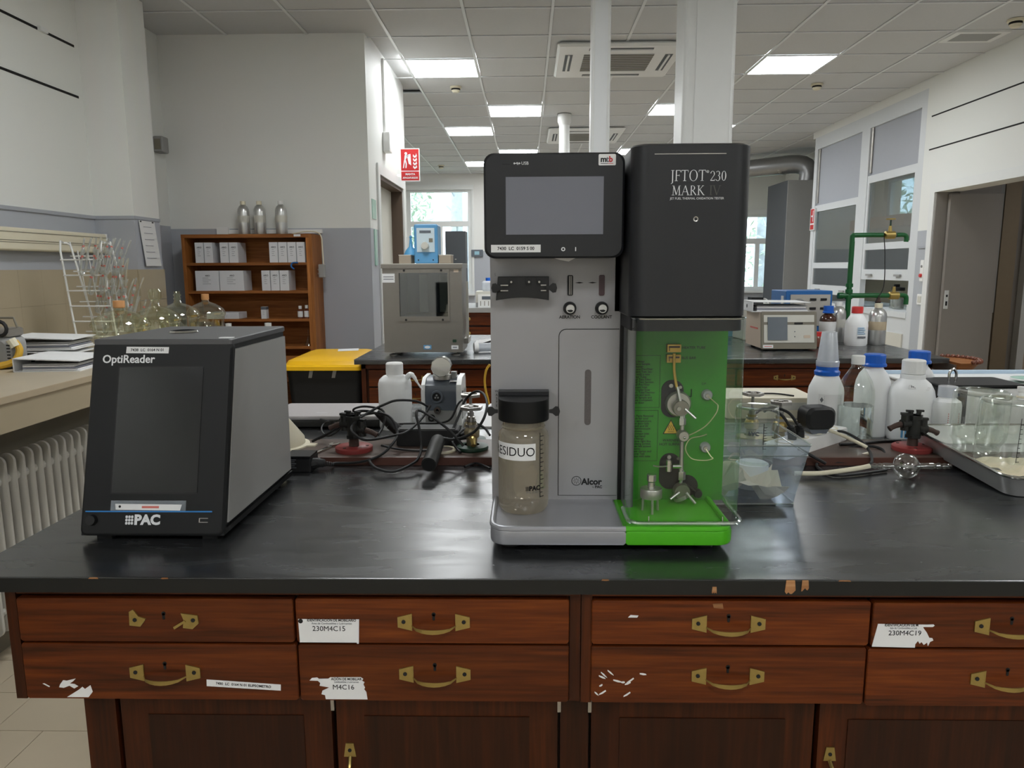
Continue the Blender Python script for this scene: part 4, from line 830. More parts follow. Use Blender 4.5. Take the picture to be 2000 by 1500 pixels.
# ---- viscosity bath with blue controller
t = thing('viscosity_bath', 'stainless steel viscosity bath with front window on the second bench', 'bath', (-.593, 4.2, .9))
S = mat('bath_steel', (138, 133, 126), .34, metal=.6, var=.04, scale=25)
X0, X1 = -.225, .225
M().box(X0, -.132, 0, .33, .02, .497).box(.146, X1, 0, .33, .02, .497).box(-.132, .146, 0, .33, .02, .225).box(-.132, .146, 0, .33, .474, .497).box(-.132, .146, .3, .33, .225, .474).build('housing', S, t)
M().box(X0-.006, X1+.006, -.01, .34, .497, .52).build('lid', S, t); M().box(X0-.006, X1+.006, -.0, .34, .52, .524).build('lid_top', 'panel_light', t)
M().box(-.14, -.13, -.006, 0, .2, .49).box(.145, .155, -.006, 0, .2, .49).box(-.13, .145, -.006, 0, .2, .226).box(-.13, .145, -.006, 0, .472, .49).build('window_frame', S, t); M().box(-.132, .146, .004, .007, .226, .472).build('pane', 'hood_glass', t)
M().box(-.128, .142, .28, .299, .23, .47).build('inner_wall', 'slate', t)
for x in (-.105, -.045, .015, .075): M().box(x, x+.05, .2, .205, .24, .46).build('test_panel', ['slate', 'mid_grey', 'slate', 'panel_light'][int((x+.11)/.06)], t)
for x, z in ((-.1, .485), (.11, .485), (-.095, .207), (.115, .207)): M().cyl((x, -.012, z), (x, 0, z), .0065, n=12).build('bolt', 'iron_black', t)
for x in (-.18, .18):
    for y in (.05, .28): M().lathe([(.026, 0), (.026, .004), (.006, .01), (.006, .022)], (x, y, 0), 14).build('foot', 'steel', t)
M().box(.0, .045, -.001, 0, .038, .062).build('maker_badge', 'device_blue', t); M().prism([(.0225+.017*math.cos(a*.5236), .05+.008*math.sin(a*.5236)) for a in range(12)], -.0016, 0, 'y').build('badge_oval', 'paper', t)
M().box(.16, .2, -.001, 0, .038, .06).build('serial_label', 'paper', t); M().box(.168, .192, -.0015, 0, .046, .052).build('serial_print', 'ink_grey', t); M().rbox(.168, .19, -.004, 0, .078, .094, .003, 'y').build('power_switch', 'dark_green', t)
M().box(X0, X0+.07, -.0015, 0, .418, .468).build('paper_note', 'paper', t)
for z in (.435, .448): M().box(X0+.006, X0+.064, -.002, -.001, z, z+.004).build('print_line', 'ink_grey', t)
M().box(.18, .207, -.0015, 0, .474, .49).build('date_label', 'beige_case', t)
M().box(.236, .25, .14, .16, .07, .42).build('side_bracket', 'panel_light', t); M().box(.225, .25, .1, .3, .06, .09).build('bracket_foot', 'steel', t)
t = thing('bath_controller', 'blue temperature controller with round dial on the bath', 'controller', (-.577, 4.28, 1.424))
M().rbox(-.068, .068, 0, .16, 0, .222, .012, 'y', .006).build('case', 'device_blue', t); M().prism([(-.052, .065), (.05, .065), (.05, .2), (-.052, .2)], -.004, .0, 'y').build('front_panel', mat('pale_blue_panel', (200, 215, 222), .4), t)
M().box(-.035, .03, -.0055, -.004, .172, .186).build('display', 'slate', t); M().lathe([(0, -.03), (.019, -.03), (.022, -.012), (.022, -.004)], (-.005, 0, .1), 20, 'y').build('dial', 'panel_light', t); M().box(.018, .04, -.006, -.004, .12, .142).build('button_pad', 'taupe', t); M().cyl((-.045, -.002, .02), (-.045, .001, .02), .004, n=10).cyl((.04, -.002, .02), (.04, .001, .02), .004, n=10).build('screws', 'ink', t)
for x, lb_ in ((-.70, 'tan insulation block left of the blue controller'), (-.47, 'tan insulation block right of the blue controller')):
    t = thing('insulation_block', lb_, 'block', (x, 4.28, 1.424)); M().rbox(-.035, .035, 0, .14, 0, .048, .004, 'z', .002).build('block', mat('tan_block', (158, 146, 130), .7, var=.1), t); M().box(-.036, .036, -.001, .141, .046, .05).build('cover', 'panel_light', t)
t = thing('pipette_bulb', 'light blue rubber pipette bulb standing on the bath', 'bulb', (-.69, 4.45, 1.424)); M().lathe([(0, 0), (.03, .004), (.046, .03), (.046, .05), (.03, .08), (.012, .1), (.008, .13), (.006, .165), (0, .166)], n=20).build('bulb_body', 'rubber_blue', t); M().lathe([(.0075, .15), (.009, .152), (.009, .158), (.007, .16)], n=12).build('tip_ring', 'rubber_blue', t)
t = thing('paper_pile', 'loose white papers behind the bath on the second bench', 'paper', (-.2, 4.9, .9))
for k in range(4): M().box(-.15+.02*k, .2+.01*k, -.1+.015*k, .2, .003*k, .003*k+.002).build('sheet', 'paper', t)
t = thing('plastic_tube_bag', 'white rolled plastic bag right of the bath', 'bag', (-.24, 4.38, .93)); M().tube([(-.06, -.02, 0), (.02, 0, .0), (.14, .02, .002), (.2, .03, .003)], .026, 12).build('roll', 'frost_plastic', t); M().tube([(-.075, -.024, 0), (-.05, -.018, 0)], .03, 12, 1).build('roll_end', 'white_plastic', t)
t = tag(M().tube([(-.3, 4.46, .93), (-.2, 4.5, .96), (-.05, 4.55, 1.0), (.1, 4.5, .98)], .006, 8).build('bath_cable', 'soft_black'), 'black cable running from the bath to the right', 'cable')

# ---- right part of the second bench
t = thing('titrator', 'beige and taupe bench titrator with a tilted screen', 'instrument', (1.565, 4.42, .9))
M().prism([(0, .012), (.34, .012), (.34, .225), (.035, .225)], -.158, .158, 'x').build('case', 'beige_case', t)
tl = math.degrees(math.atan2(.035, .213)); f = frame((0, -.001, .012), tl)
onface(M().rbox(-.165, .165, -.004, .222, -.012, .006, .008, 'z', .003), f).build('bezel', 'taupe', t)
onface(M().box(-.15, .148, .035, .2, .006, .009), f).build('front_panel', 'panel_light', t); onface(M().box(-.15, .148, .142, .158, .009, .0095), f).build('grey_strip', 'taupe', t)
onface(M().box(-.128, -.012, .05, .188, .009, .013), f).build('screen', mat('titrator_screen', (96, 104, 112), .1), t); onface(M().box(.03, .08, .144, .155, .0095, .012), f).build('card_slot', 'ink', t)
for k in range(2): onface(M().box(.03, .036, .068+.03*k, .074+.03*k, .009, .0105), f).build('key', 'ink_grey', t)
onface(M().rbox(.085, .125, .062, .08, .009, .0105, .006, 'z'), f).build('key', 'beige_case', t); onface(M().box(-.155, -.095, .004, .022, .006, .007), f).build('inventory_label', 'paper', t); onface(M().box(-.148, -.102, .011, .015, .007, .0073), f).build('label_print', 'red_ink', t)
for x in (-.12, .12):
    for y in (.05, .3): M().cyl((x, y, 0), (x, y, .013), .014, n=10).build('foot', 'iron_black', t)
M().box(-.16, -.157, .1, .25, .12, .13).build('side_stripe', 'red_ink', t)
binder((1.54, 4.63, 1.126), R(-3), 'white ring binder lying on top of the titrator', .34, .28, .062, open_=.004)
t = thing('blue_instrument', 'blue cased instrument with grey connector panel on the second bench', 'instrument', (1.74, 5.02, .9))
M().rbox(0, .31, 0, .3, .0, .335, .006, 'y', .003).build('case', 'instrument_blue', t); M().box(.03, .295, -.006, 0, .1, .31).build('connector_panel', mat('conn_panel', (176, 172, 164), .5), t); M().lathe([(.034, -.01), (.045, -.01), (.045, -.005)], (.085, 0, .24), 20, 'y').build('fan_grille', 'mid_grey', t)
for x, z in ((.18, .27), (.18, .21), (.25, .27), (.25, .21)): M().box(x-.02, x+.02, -.011, -.005, z, z+.015).build('connector', 'ink', t)
M().box(-.0, .0, 0, 0, 0, 0); M().box(-.002, 0, .04, .09, .24, .3).build('side_label', 'paper', t)
t = thing('white_module', 'white lab module with small black box behind the binder', 'device', (1.47, 5.05, .9)); M().rbox(0, .22, 0, .25, 0, .245, .01, 'y', .004).build('module_body', 'panel_light', t); M().box(.06, .14, .03, .12, .245, .29).build('black_box', 'ink', t); M().tube([(.14, .05, .28), (.165, .03, .27), (.175, -.005, .2)], .005, 6).build('white_cord', 'white_plastic', t)
t = thing('blue_bucket', 'small blue plastic container at the left of the white module', 'container', (1.44, 5.4, .9)); M().lathe([(0, 0), (.06, 0), (.07, .4), (.05, .42), (0, .425)], n=18).build('container_body', 'rubber_blue', t); M().lathe([(.071, .38), (.074, .385), (.074, .4), (.068, .41)], n=18).build('container_rim', 'device_blue', t)
def amber_bottle(x, y, z, r, h, lb):
    t = thing('amber_bottle', lb, 'bottle', (x, y, z)); M().lathe([(0, 0), (r, .004), (r, h*.62), (r*.9, h*.7), (r*.5, h*.78), (r*.5, h*.84)], n=22).build('bottle_body', 'amber', t); M().lathe([(r*1.012, h*.12), (r*1.012, h*.58)], n=22).build('label_wrap', 'paper', t)
    M().lathe([(r*.68, h*.8), (r*.68, h*.84), (r*.6, h*.85), (r*.6, h*.99), (0, h)], n=18).build('cap', 'blue_cap', t)
amber_bottle(1.965, 4.86, .9, .052, .245, 'brown glass bottle with blue cap behind the titrator')
alu_bottle(2.075, 4.97, .9, .05, .265, 'aluminium bottle with white cap left of the green pipe', 'white_plastic', 1)
alu_bottle(2.235, 4.75, .9, .052, .265, 'large aluminium bottle with cream cap at the right end of the second bench', 'cream_plastic', 2)
def jerry(x, y, z, r, h, lb, cap):
    t = thing('plastic_bottle', lb, 'bottle', (x, y, z)); M().lathe([(0, 0), (r*.93, 0), (r, .012), (r, h*.52), (r*.9, h*.64), (r*.55, h*.8), (r*.46, h*.82), (r*.46, h*.86)], n=24).build('bottle_body', 'milk_plastic', t); M().lathe([(r*.5, h*.83), (r*.5, h*.98), (r*.46, h), (0, h)], n=18).build('cap', cap, t); return t
t = jerry(2.09, 4.72, .9, .068, .245, 'white plastic bottle with bright red cap', 'red_cap'); f = frame((0, -.0695, 0))
for k in range(4): onface(M().box(-.022, .02+.006*(k % 2), .112-.012*k, .116-.012*k, 0, .001), f).build('print_line', 'device_blue', t)
onface(M().box(-.02, .03, .05, .062, 0, .001), f).build('print_line', 'ink_grey', t)
t = thing('red_topped_jar', 'small jar with red lid and brown contents beside the titrator', 'jar', (1.80, 4.62, .9)); M().lathe([(0, 0), (.045, .004), (.05, .03), (.042, .06), (.035, .07)], n=18).build('jar_body', 'brown_goo', t); M().lathe([(.036, .066), (.036, .095), (0, .096)], n=16).build('lid', 'red_cap', t)
t = thing('service_pipe', 'dark green service pipe with two arms and brass taps on the second bench', 'pipe', (2.17, 5.05, .9))
M().cyl((0, 0, 0), (0, 0, .66), .017, n=14).build('riser', 'green_pipe', t)
for z in (.29, .33, .37): M().cyl((0, 0, z-.012), (0, 0, z+.012), .024, n=14).build('collar', 'green_pipe', t)
M().tube([(0, 0, .66), (0, 0, .69), (.02, 0, .7), (.2, 0, .7)], .016, 12, 3).build('upper_arm', 'green_pipe', t); M().tube([(.29, 0, .7), (.34, 0, .7), (.355, 0, .685), (.355, 0, .655)], .015, 12, 3).build('upper_spout', 'green_pipe', t)
M().cyl((-.06, 0, .3), (.27, 0, .3), .017, n=14).cyl((-.07, 0, .3), (-.04, 0, .3), .022, n=14).build('lower_arm', 'green_pipe', t); M().tube([(.33, 0, .3), (.37, 0, .3), (.385, 0, .285), (.385, 0, .24)], .016, 12, 3).build('lower_spout', 'green_pipe', t)
for z, x in ((.7, .245), (.3, .3)):
    v = M().lathe([(.014, -.035), (.026, -.03), (.026, .03), (.014, .035)], (x, 0, z), 14, 'x').cyl((x, 0, z), (x, 0, z+.06), .016, .009, n=12).build('tap_body', 'brass', t)
    if z > .5: M().cyl((x, 0, z+.06), (x, 0, z+.1), .006, n=8).build('spindle', 'dark_green', v); M().lathe([(.006, .098), (.03, .1), (.03, .108), (.0, .11)], (x, 0, z), 14).build('handwheel', 'brass', v)
M().tube([(.2, -.02, .685), (.21, -.03, .55), (.215, -.03, .36), (.17, -.03, .26), (.19, -.02, .2)], .003, 6).build('thin_lead', 'ink', t)
M().lathe([(.012, 0), (.012, -.03), (.022, -.04), (.006, -.06), (.003, -.12), (0, -.121)], (.2, -.0, .3), 10).build('hose_nozzle', 'rust', t)
t = thing('scalloped_tray', 'brown half-round tray with a scalloped rim at the right end of the second bench', 'tray', (2.31, 4.1, .82))
pts = [(.0, -.16)]+[(.02+.15*math.cos(a)**.8 if math.cos(a) > 0 else .02, .16*math.sin(a)) for a in [R(-85+170*k/16) for k in range(17)]]+[(0, .16)]
M().prism([(p[0]*.7, p[1]*.7) for p in pts], 0, .062, 'z', 0, pts).build('tray_body', 'shelf_wood', t)
for k in range(15):
    p = pts[2+k]; M().sphere((p[0]*.98, p[1]*.98, .066), .014, 8).build('scallop', 'brown_goo', t)
M().box(-.01, .0, -.12, .12, .0, .05).build('mounting_plate', 'steel', t)
# ================================================================ world-coordinate helpers for the two big instruments
def bw(mb, name, m, root, parent=None, smooth=35): return mb.xf(Matrix.Translation(-Vector(root.location))).build(name, m, parent or root, smooth=smooth)
def wf_(root, o, tilt=0.): return frame(Vector(o)-Vector(root.location), tilt)

# ---- tube deposit reader: black sloped front, grey sides
op = thing('deposit_reader', 'black and grey bench reader with sloping dark screen lettered OptiReader', 'instrument', (-.695, 1.293, .9)); H = .1345
M().prism([(0, .022), (.006, .012), (.4, .012), (.407, .02), (.407, .362), (.4, .366), (.104, .366), (.096, .36)], -H+.006, H-.006, 'x').build('core', 'black_plastic', op)
f = frame((0, -.001, .012), math.degrees(math.atan2(.1, .347)))
onface(M().rbox(-H, H, 0, .366, -.014, .004, .012, 'z', .004), f).build('front_bezel', 'black_plastic', op)
onface(M().box(-.0815, .0815, .0765, .317, .003, .0046), f).build('screen_surround', 'seal_black', op); scr = onface(M().box(-.079, .0815, .079, .3145, .0046, .0052), f).build('screen', 'screen_black', op)
for s_ in (-1, 1):
    x0, x1 = (H-.006, H) if s_ > 0 else (-H, -H+.006)
    M().prism([(.022, .03), (.395, .03), (.400, .345), (.107, .347)], x0, x1, 'x').build('side_panel', 'warm_grey_paint', op)
M().prism([(.0, .012), (.408, .012), (.408, .022), (.003, .022)], -H+.001, H-.001, 'x').build('base_strip', 'black_plastic', op)
M().rbox(-H+.001, H-.001, .094, .407, .356, .368, .006, 'z', .002).build('top_cover', mat('top_cover', (84, 84, 86), .45, var=.04), op)
M().lathe([(.026, .367), (.026, .372), (.022, .373), (.020, .369), (0, .369)], (-.027, .243, 0), 24).build('sample_port', 'black_plastic', op); M().lathe([(.0265, .3675), (.0285, .369), (.0265, .3725)], (-.027, .243, 0), 24).build('port_ring', 'chrome', op)
M().rbox(.102, .13, .105, .123, .368, .3695, .006, 'z').build('white_sticker', 'paper', op)
for x in (-.1, .1):
    for y in (.03, .36): M().box(x-.014, x+.014, y-.014, y+.014, 0, .013).build('foot', 'soft_black', op)
onface(M().add([(-.069, .342, .0042), (.0125, .3415, .0042), (.013, .3535, .0042), (-.0685, .3545, .0042), (-.069, .342, .0047), (.0125, .3415, .0047), (.013, .3535, .0047), (-.0685, .3545, .0047)], [(0, 1, 2, 3), (4, 5, 6, 7), (0, 1, 5, 4), (1, 2, 6, 5), (2, 3, 7, 6), (3, 0, 4, 7)]), f).build('inventory_label', 'paper', op)
text('7438  LC  0164 N 01', .0075, 'ink', op, f, -.028, .348, .005, bold=.0001)
text('OptiReader', .0215, 'white_ink', op, f, -.1135, .330, .0048, align='LEFT', bold=.0004, sx=.98)
onface(M().box(-.079, .062, .0445, .0645, .0042, .0045), f).build('clear_tape', 'basket_plastic', op); onface(M().prism([(-.069, .0478), (.0515, .0462), (.0545, .0572), (-.0705, .0585)], .0046, .005), f).build('paper_strip', 'paper', op)
onface(M().cyl((-.0615, .0535, .005), (-.0615, .0535, .0052), .0024, n=10), f).build('strip_mark', 'ink', op); onface(M().box(-.02, .012, .0505, .0545, .005, .0052), f).build('strip_print', 'red_ink', op)
onface(M().rbox(-.1255, .112, .0432, .0456, .0042, .0054, .001, 'z'), f).build('blue_stripe', 'blue_line', op)
text('PAC', .0245, 'white_ink', op, f, -.033, .0285, .0048, align='LEFT', bold=.0012, sx=1.05)
lg = M()
for i in range(3):
    for j in range(3): lg.rbox(-.0495+.0052*i, -.0453+.0052*i, .0205+.0058*j, .0255+.0058*j, .0044, .005, .0015, 'z', 0, 2)
onface(lg, f).build('logo_mark', 'white_ink', op)
onface(M().lathe([(0, .012), (.009, .012), (.0105, .004)], (-.112, .0285, 0), 18), f).build('power_button', 'seal_black', op); onface(M().box(.088, .1045, .0245, .0255, .0042, .005).box(.088, .0895, .0245, .0325, .0042, .005).box(.089, .1045, .0316, .0326, .0042, .005), f).build('usb_socket', 'steel', op)

# ---- thermal oxidation tester
J = thing('oxidation_tester', 'grey, black and green jet fuel thermal oxidation tester with touch screen', 'instrument', (.15, 1.24, .9))
PY = 1.42
def arc(cx, cy, r, a0, a1, n=6): return [(cx+r*math.cos(R(a0+(a1-a0)*k/n)), cy+r*math.sin(R(a0+(a1-a0)*k/n))) for k in range(n+1)]
left_out = arc(-.036, 1.27, .03, 180, 270)+[(.173, 1.24), (.173, 1.46), (-.066, 1.46)]
bw(M().prism(left_out, .916, .942, 'z', .004), 'base_tray', 'silver_paint', J)
right_out = [(.173, 1.24)]+arc(.334, 1.27, .03, 270, 360)+[(.364, 1.46), (.173, 1.46)]
bw(M().prism(right_out, .916, .942, 'z', .004), 'base_tray', 'green_paint', J)
bw(M().tube([(-.063, 1.42, .944), (-.063, 1.30, .944), (-.061, 1.268, .944), (-.052, 1.252, .944), (-.036, 1.2455, .944), (.02, 1.2455, .944), (.173, 1.2455, .944)], .0055, 10, 4), 'tray_rim', 'silver_paint', J)
bw(M().tube([(.173, 1.2455, .944), (.31, 1.2455, .944), (.334, 1.2455, .944), (.35, 1.252, .944), (.357, 1.27, .944), (.3585, 1.30, .944), (.3585, 1.42, .944)], .0055, 10, 4), 'tray_rim', 'green_paint', J)
for x in (-.03, .32):
    for y in (1.29, 1.62): bw(M().cyl((x, y, .9), (x, y, .917), .018, n=14), 'foot', 'soft_black', J)
bw(M().box(-.05, .35, 1.46, 1.66, .904, .92), 'underside', 'seal_black', J)
bw(M().box(-.070, .179, PY, 1.68, .941, 1.42), 'main_housing', 'grey_metal_paint', J)
bw(M().box(.179, .188, PY-.002, 1.68, .941, 1.31), 'shadow_gap', 'seal_black', J); bw(M().rbox(.186, .204, PY-.05, PY+.02, .941, 1.30, .006, 'z'), 'hinge_rail', 'hinge_grey', J)
door = [(.061, .9505), (.1775, .9505), (.1775, 1.2825)]+arc(.075, 1.2685, .014, 90, 180)
bw(M().prism(door, PY-.0012, PY, 'y'), 'door_seam', 'seal_black', J); door2 = [(.0622, .9518), (.1775, .9518), (.1775, 1.2812)]+arc(.0755, 1.268, .0132, 90, 180)
D = bw(M().prism(door2, PY-.003, PY-.001, 'y'), 'front_door', 'grey_metal_paint', J)
bw(M().rbox(.112, .1245, PY-.0036, PY-.0026, 1.094, 1.204, .006, 'y'), 'view_slot', mat('slot_mesh', (92, 86, 86), .5, var=.25, scale=300), J, D)
fp = wf_(J, (0, PY-.0032, 0))
ring = M()
for k in range(24):
    a0, a1 = R(15*k), R(15*k+16); ring.add([(.0975+q*math.cos(a), .981+q*math.sin(a), 0) for a in (a0, a1) for q in (.0085, .0098)], [(0, 1, 3, 2)])
for k in range(8):
    a = R(45*k); c_, s_ = math.cos(a), math.sin(a); ring.add([(.0975+c_*.002-s_*.0004, .981+s_*.002+c_*.0004, 0), (.0975+c_*.0065-s_*.0004, .981+s_*.0065+c_*.0004, 0), (.0975+c_*.0065+s_*.0004, .981+s_*.0065-c_*.0004, 0), (.0975+c_*.002+s_*.0004, .981+s_*.002-c_*.0004, 0)], [(0, 1, 2, 3)])
onface(ring, fp).build('logo_mark', 'ink', D, smooth=0)
text('Alcor', .0175, 'ink', D, fp, .1075, .979, .0002, align='LEFT', bold=.0007); text('by', .0045, 'ink', D, fp, .131, .9685, .0002); text('PAC', .0075, 'ink', D, fp, .1415, .9685, .0002, bold=.0003)
# touch screen housing
bw(M().rbox(-.0755, .1715, 1.33, 1.47, 1.416, 1.597, .018, 'y', .004, 6), 'screen_housing', 'black_satin', J); sc = bw(M().box(-.0368, .1345, 1.3285, 1.3305, 1.457, 1.556), 'touch_screen', 'screen_grey', J)
bw(M().box(-.07, .179, 1.46, 1.68, 1.42, 1.58), 'rear_housing', 'black_satin', J); bw(M().box(.168, .185, 1.42, 1.66, 1.316, 1.575), 'joint_panel', 'black_satin', J)
fh = wf_(J, (0, 1.33, 0))
text('USB', .0075, 'white_ink', J, fh, -.003, 1.579, .0004); onface(M().rbox(-.043, -.029, 1.5765, 1.5785, 0, .0006, .0008, 'z'), fh).build('usb_slot', 'seal_black', J)
onface(M().box(-.021, -.013, 1.5785, 1.5795, 0, .0005).box(-.018, -.0152, 1.58, 1.5808, 0, .0005).box(-.0172, -.0145, 1.5768, 1.5776, 0, .0005).cyl((-.0215, 1.579, 0), (-.0215, 1.579, .0005), .0016, n=8).prism([(-.0135, 1.577), (-.0105, 1.579), (-.0135, 1.581)], 0, .0005), fh).build('usb_symbol', 'white_ink', J)
onface(M().rbox(.125, .155, 1.5745, 1.5935, 0, .0007, .002, 'z'), fh).build('maker_sticker', 'paper', J); text('m', .0135, 'ink', J, fh, .1335, 1.5845, .0009, bold=.0005); text('t', .0135, 'ink_grey', J, fh, .1402, 1.5845, .0009, bold=.0005); text('b', .0135, 'sign_red', J, fh, .1462, 1.5845, .0009, bold=.0005)
onface(M().box(.1285, .141, 1.5772, 1.578, .0007, .001), fh).build('sticker_line', 'ink', J); onface(M().box(.141, .1505, 1.5772, 1.578, .0007, .001), fh).build('sticker_line', 'sign_red', J)
onface(M().box(-.0635, .0245, 1.4262, 1.4395, 0, .0008), fh).build('inventory_label', 'paper', J); text('7430  LC  0159 S 00', .0079, 'ink', J, fh, -.0195, 1.4328, .001, bold=.0002)
text('O', .009, 'white_ink', J, fh, .0645, 1.431, .0005, bold=.0004); text('I', .009, 'white_ink', J, fh, .0865, 1.431, .0005, bold=.0004)
bw(M().prism([(.05, 1.416), (.088, 1.416), (.076, 1.410), (.06, 1.413)], 1.36, 1.364, 'y'), 'torn_label', 'paper', J)
# black tower
bw(M().rbox(.1765, .377, 1.27, 1.67, 1.312, 1.602, .03, 'z', .004, 8), 'tower', 'black_satin', J); bw(M().rbox(.180, .374, 1.272, 1.6, 1.290, 1.313, .028, 'z', 0, 8), 'tower_lip', 'black_plastic', J)
ft_ = wf_(J, (0, 1.27, 0)); onface(M().box(.212, .330, 1.5835, 1.5848, 0, .0008), ft_).build('trim_line', 'steel', J)
def serif(s, x, y, h, m, name='lettering', k=1.):
    """roman capitals from thick and thin strokes with serifs"""
    mb = M(); T, t_ = .10, .045
    def S(a, b, c, d, w_):
        v = Vector((c-a, d-b, 0)); n = Vector((-v.y, v.x, 0)).normalized()*w_/2
        mb.add([(cx+(p[0]+q*n.x)*h*k, y+(p[1]+q*n.y)*h, 0) for p, q in (((a, b), -1), ((c, d), -1), ((c, d), 1), ((a, b), 1))], [(0, 1, 2, 3)])
    def se(a, b, w_=.3): S(a-w_/2, b, a+w_/2, b, .04)
    def el(x0, y0, rx, ry, a0, a1, tk=T):
        n = 20
        for i in range(n):
            A, B = R(a0+(a1-a0)*i/n), R(a0+(a1-a0)*(i+1)/n); ps = []
            for a_ in (A, B):
                w_ = t_+(tk-t_)*abs(math.cos(a_))
                ps += [(x0+(rx-w_)*math.cos(a_), y0+(ry-t_*.8)*math.sin(a_)), (x0+rx*math.cos(a_), y0+ry*math.sin(a_))]
            mb.add([(cx+p[0]*h*k, y+p[1]*h, 0) for p in (ps[0], ps[1], ps[3], ps[2])], [(0, 1, 2, 3)])
    cx = x
    for c in s:
        w_ = .5
        if c == 'J': S(.25, 1, .25, -.05, T); se(.25, .98); el(.08, -.06, .22, .2, 270, 360); w_ = .42
        elif c == 'F': S(.2, 0, .2, 1, T); S(.2, .98, .62, .98, .05); S(.6, .98, .62, .82, .04); S(.2, .52, .5, .52, .045); S(.5, .44, .5, .6, .04); se(.2, .02); w_ = .66
        elif c == 'T': S(.4, 0, .4, 1, T); S(.05, .98, .75, .98, .05); S(.06, .98, .04, .8, .04); S(.74, .98, .76, .8, .04); se(.4, .02); w_ = .84
        elif c == 'O': el(.45, .5, .42, .52, 0, 360, .11); w_ = .94
        elif c == 'M': S(.2, 0, .25, 1, .05); S(.25, 1, .55, .05, T); S(.55, .05, .85, 1, .045); S(.85, 1, .9, 0, T); se(.2, .02); se(.9, .02); se(.2, .98, .2); se(.9, .98, .2); w_ = 1.1
        elif c == 'A': S(.08, 0, .42, 1, .045); S(.42, 1, .76, 0, T); S(.2, .35, .64, .35, .04); se(.08, .02, .24); se(.76, .02); w_ = .88
        elif c == 'R': S(.2, 0, .2, 1, T); el(.3, .75, .3, .26, -90, 90); S(.2, .98, .32, .98, .045); S(.2, .5, .32, .5, .04); S(.34, .5, .72, 0, T); se(.2, .02); w_ = .8
        elif c == 'K': S(.2, 0, .2, 1, T); S(.22, .48, .66, .98, .045); S(.32, .58, .76, 0, T); se(.2, .02); se(.2, .98); se(.66, .98, .22); se(.78, .02, .2); w_ = .92
        elif c == 'I': S(.2, 0, .2, 1, T); se(.2, .02); se(.2, .98); w_ = .42
        elif c == 'V': S(.08, 1, .42, 0, T); S(.42, 0, .74, 1, .045); se(.08, .98, .26); se(.74, .98, .24); w_ = .84
        elif c == '0': el(.28, .48, .25, .48, 0, 360, .1); w_ = .62
        elif c == '2': el(.26, .68, .24, .28, -20, 170, .09); S(.47, .6, .06, .04, .05); S(.05, .035, .52, .035, .07); S(.5, .03, .53, .18, .035); w_ = .62
        elif c == '3': el(.22, .72, .22, .24, -80, 150, .09); el(.22, .26, .26, .28, -150, 85, .09); w_ = .6
        cx += w_*h*k
    return onface(mb, ft_ @ Matrix.Translation((0, 0, .0006))).build(name, m, J, smooth=0)
serif('JFTOT', .2385, 1.5405, .0175, 'white_ink', k=.93); text('®', .006, 'white_ink', J, ft_, .3005, 1.555, .0006); serif('230', .3045, 1.5405, .0165, 'white_ink', k=.92)
serif('MARK', .241, 1.5175, .0155, 'white_ink', k=.98); serif('IV', .3035, 1.5175, .0155, 'dim_ink', k=1.0); text('JET FUEL THERMAL OXIDATION TESTER', .0052, 'white_ink', J, ft_, .284, 1.512, .0006, sx=.96)
onface(M().lathe([(.0026, .0008), (.0042, .0012), (.0044, 0)], (.2832, 1.4785, 0), 18), ft_).build('status_lamp', 'steel', J)
# left panel fittings
def wing(x, y, z, s_, m='soft_black'):
    bw(M().prism([(x, z-.003), (x+s_*.006, z-.004), (x+s_*.012, z-.009), (x+s_*.018, z-.008), (x+s_*.02, z), (x+s_*.018, z+.008), (x+s_*.012, z+.009), (x+s_*.006, z+.004), (x, z+.003)][::1 if s_ > 0 else -1], y-.002, y+.002, 'y'), 'wing_screw', m, J)
cl = [(-.058, 1.339)]+[(-.058+.099*k/10, 1.339+.005*math.sin(math.pi*k/10)) for k in range(1, 10)]+[(.041, 1.339), (.041, 1.383), (-.054, 1.383)]
bw(M().prism(cl, PY-.035, PY-.02, 'y', .001), 'sample_clamp', 'soft_black', J); bw(M().box(-.055, .04, PY-.022, PY, 1.352, 1.38), 'clamp_back', 'black_plastic', J); wing(-.046, PY-.04, 1.362, -1); wing(.036, PY-.04, 1.362, 1)
for x in (-.03, .003, .022): bw(M().cyl((x, PY-.038, 1.374), (x, PY-.034, 1.374), .0055, n=14), 'port', 'seal_black', J); bw(M().cyl((x+.001, PY-.0395, 1.373), (x+.001, PY-.037, 1.373), .002, n=8), 'port_pin', 'steel', J)
bw(M().box(-.049, -.035, PY-.038, PY-.034, 1.356, 1.358).box(-.049, -.035, PY-.038, PY-.034, 1.366, 1.368).box(.026, .036, PY-.038, PY-.034, 1.356, 1.358).box(.026, .036, PY-.038, PY-.034, 1.366, 1.368), 'spring_wire', 'steel', J)
for x in (.0825, .1425): bw(M().rbox(x-.0055, x+.0055, PY-.0025, PY, 1.346, 1.385, .003, 'y'), 'flow_gauge', 'soft_black' if x < .1 else mat('gauge_red', (74, 54, 58), .3), J)
bw(M().box(.081, .0822, PY-.003, PY-.0024, 1.348, 1.383).box(.0842, .085, PY-.003, PY-.0024, 1.348, 1.383), 'gauge_line', 'steel', J)
for x in (.1, .125): bw(M().prism([(x-.0085, 1.3705), (x, 1.369), (x+.0085, 1.3705), (x, 1.372)], PY-.0006, PY, 'y'), 'dash_mark', 'ink', J)
fq = wf_(J, (0, PY, 0))
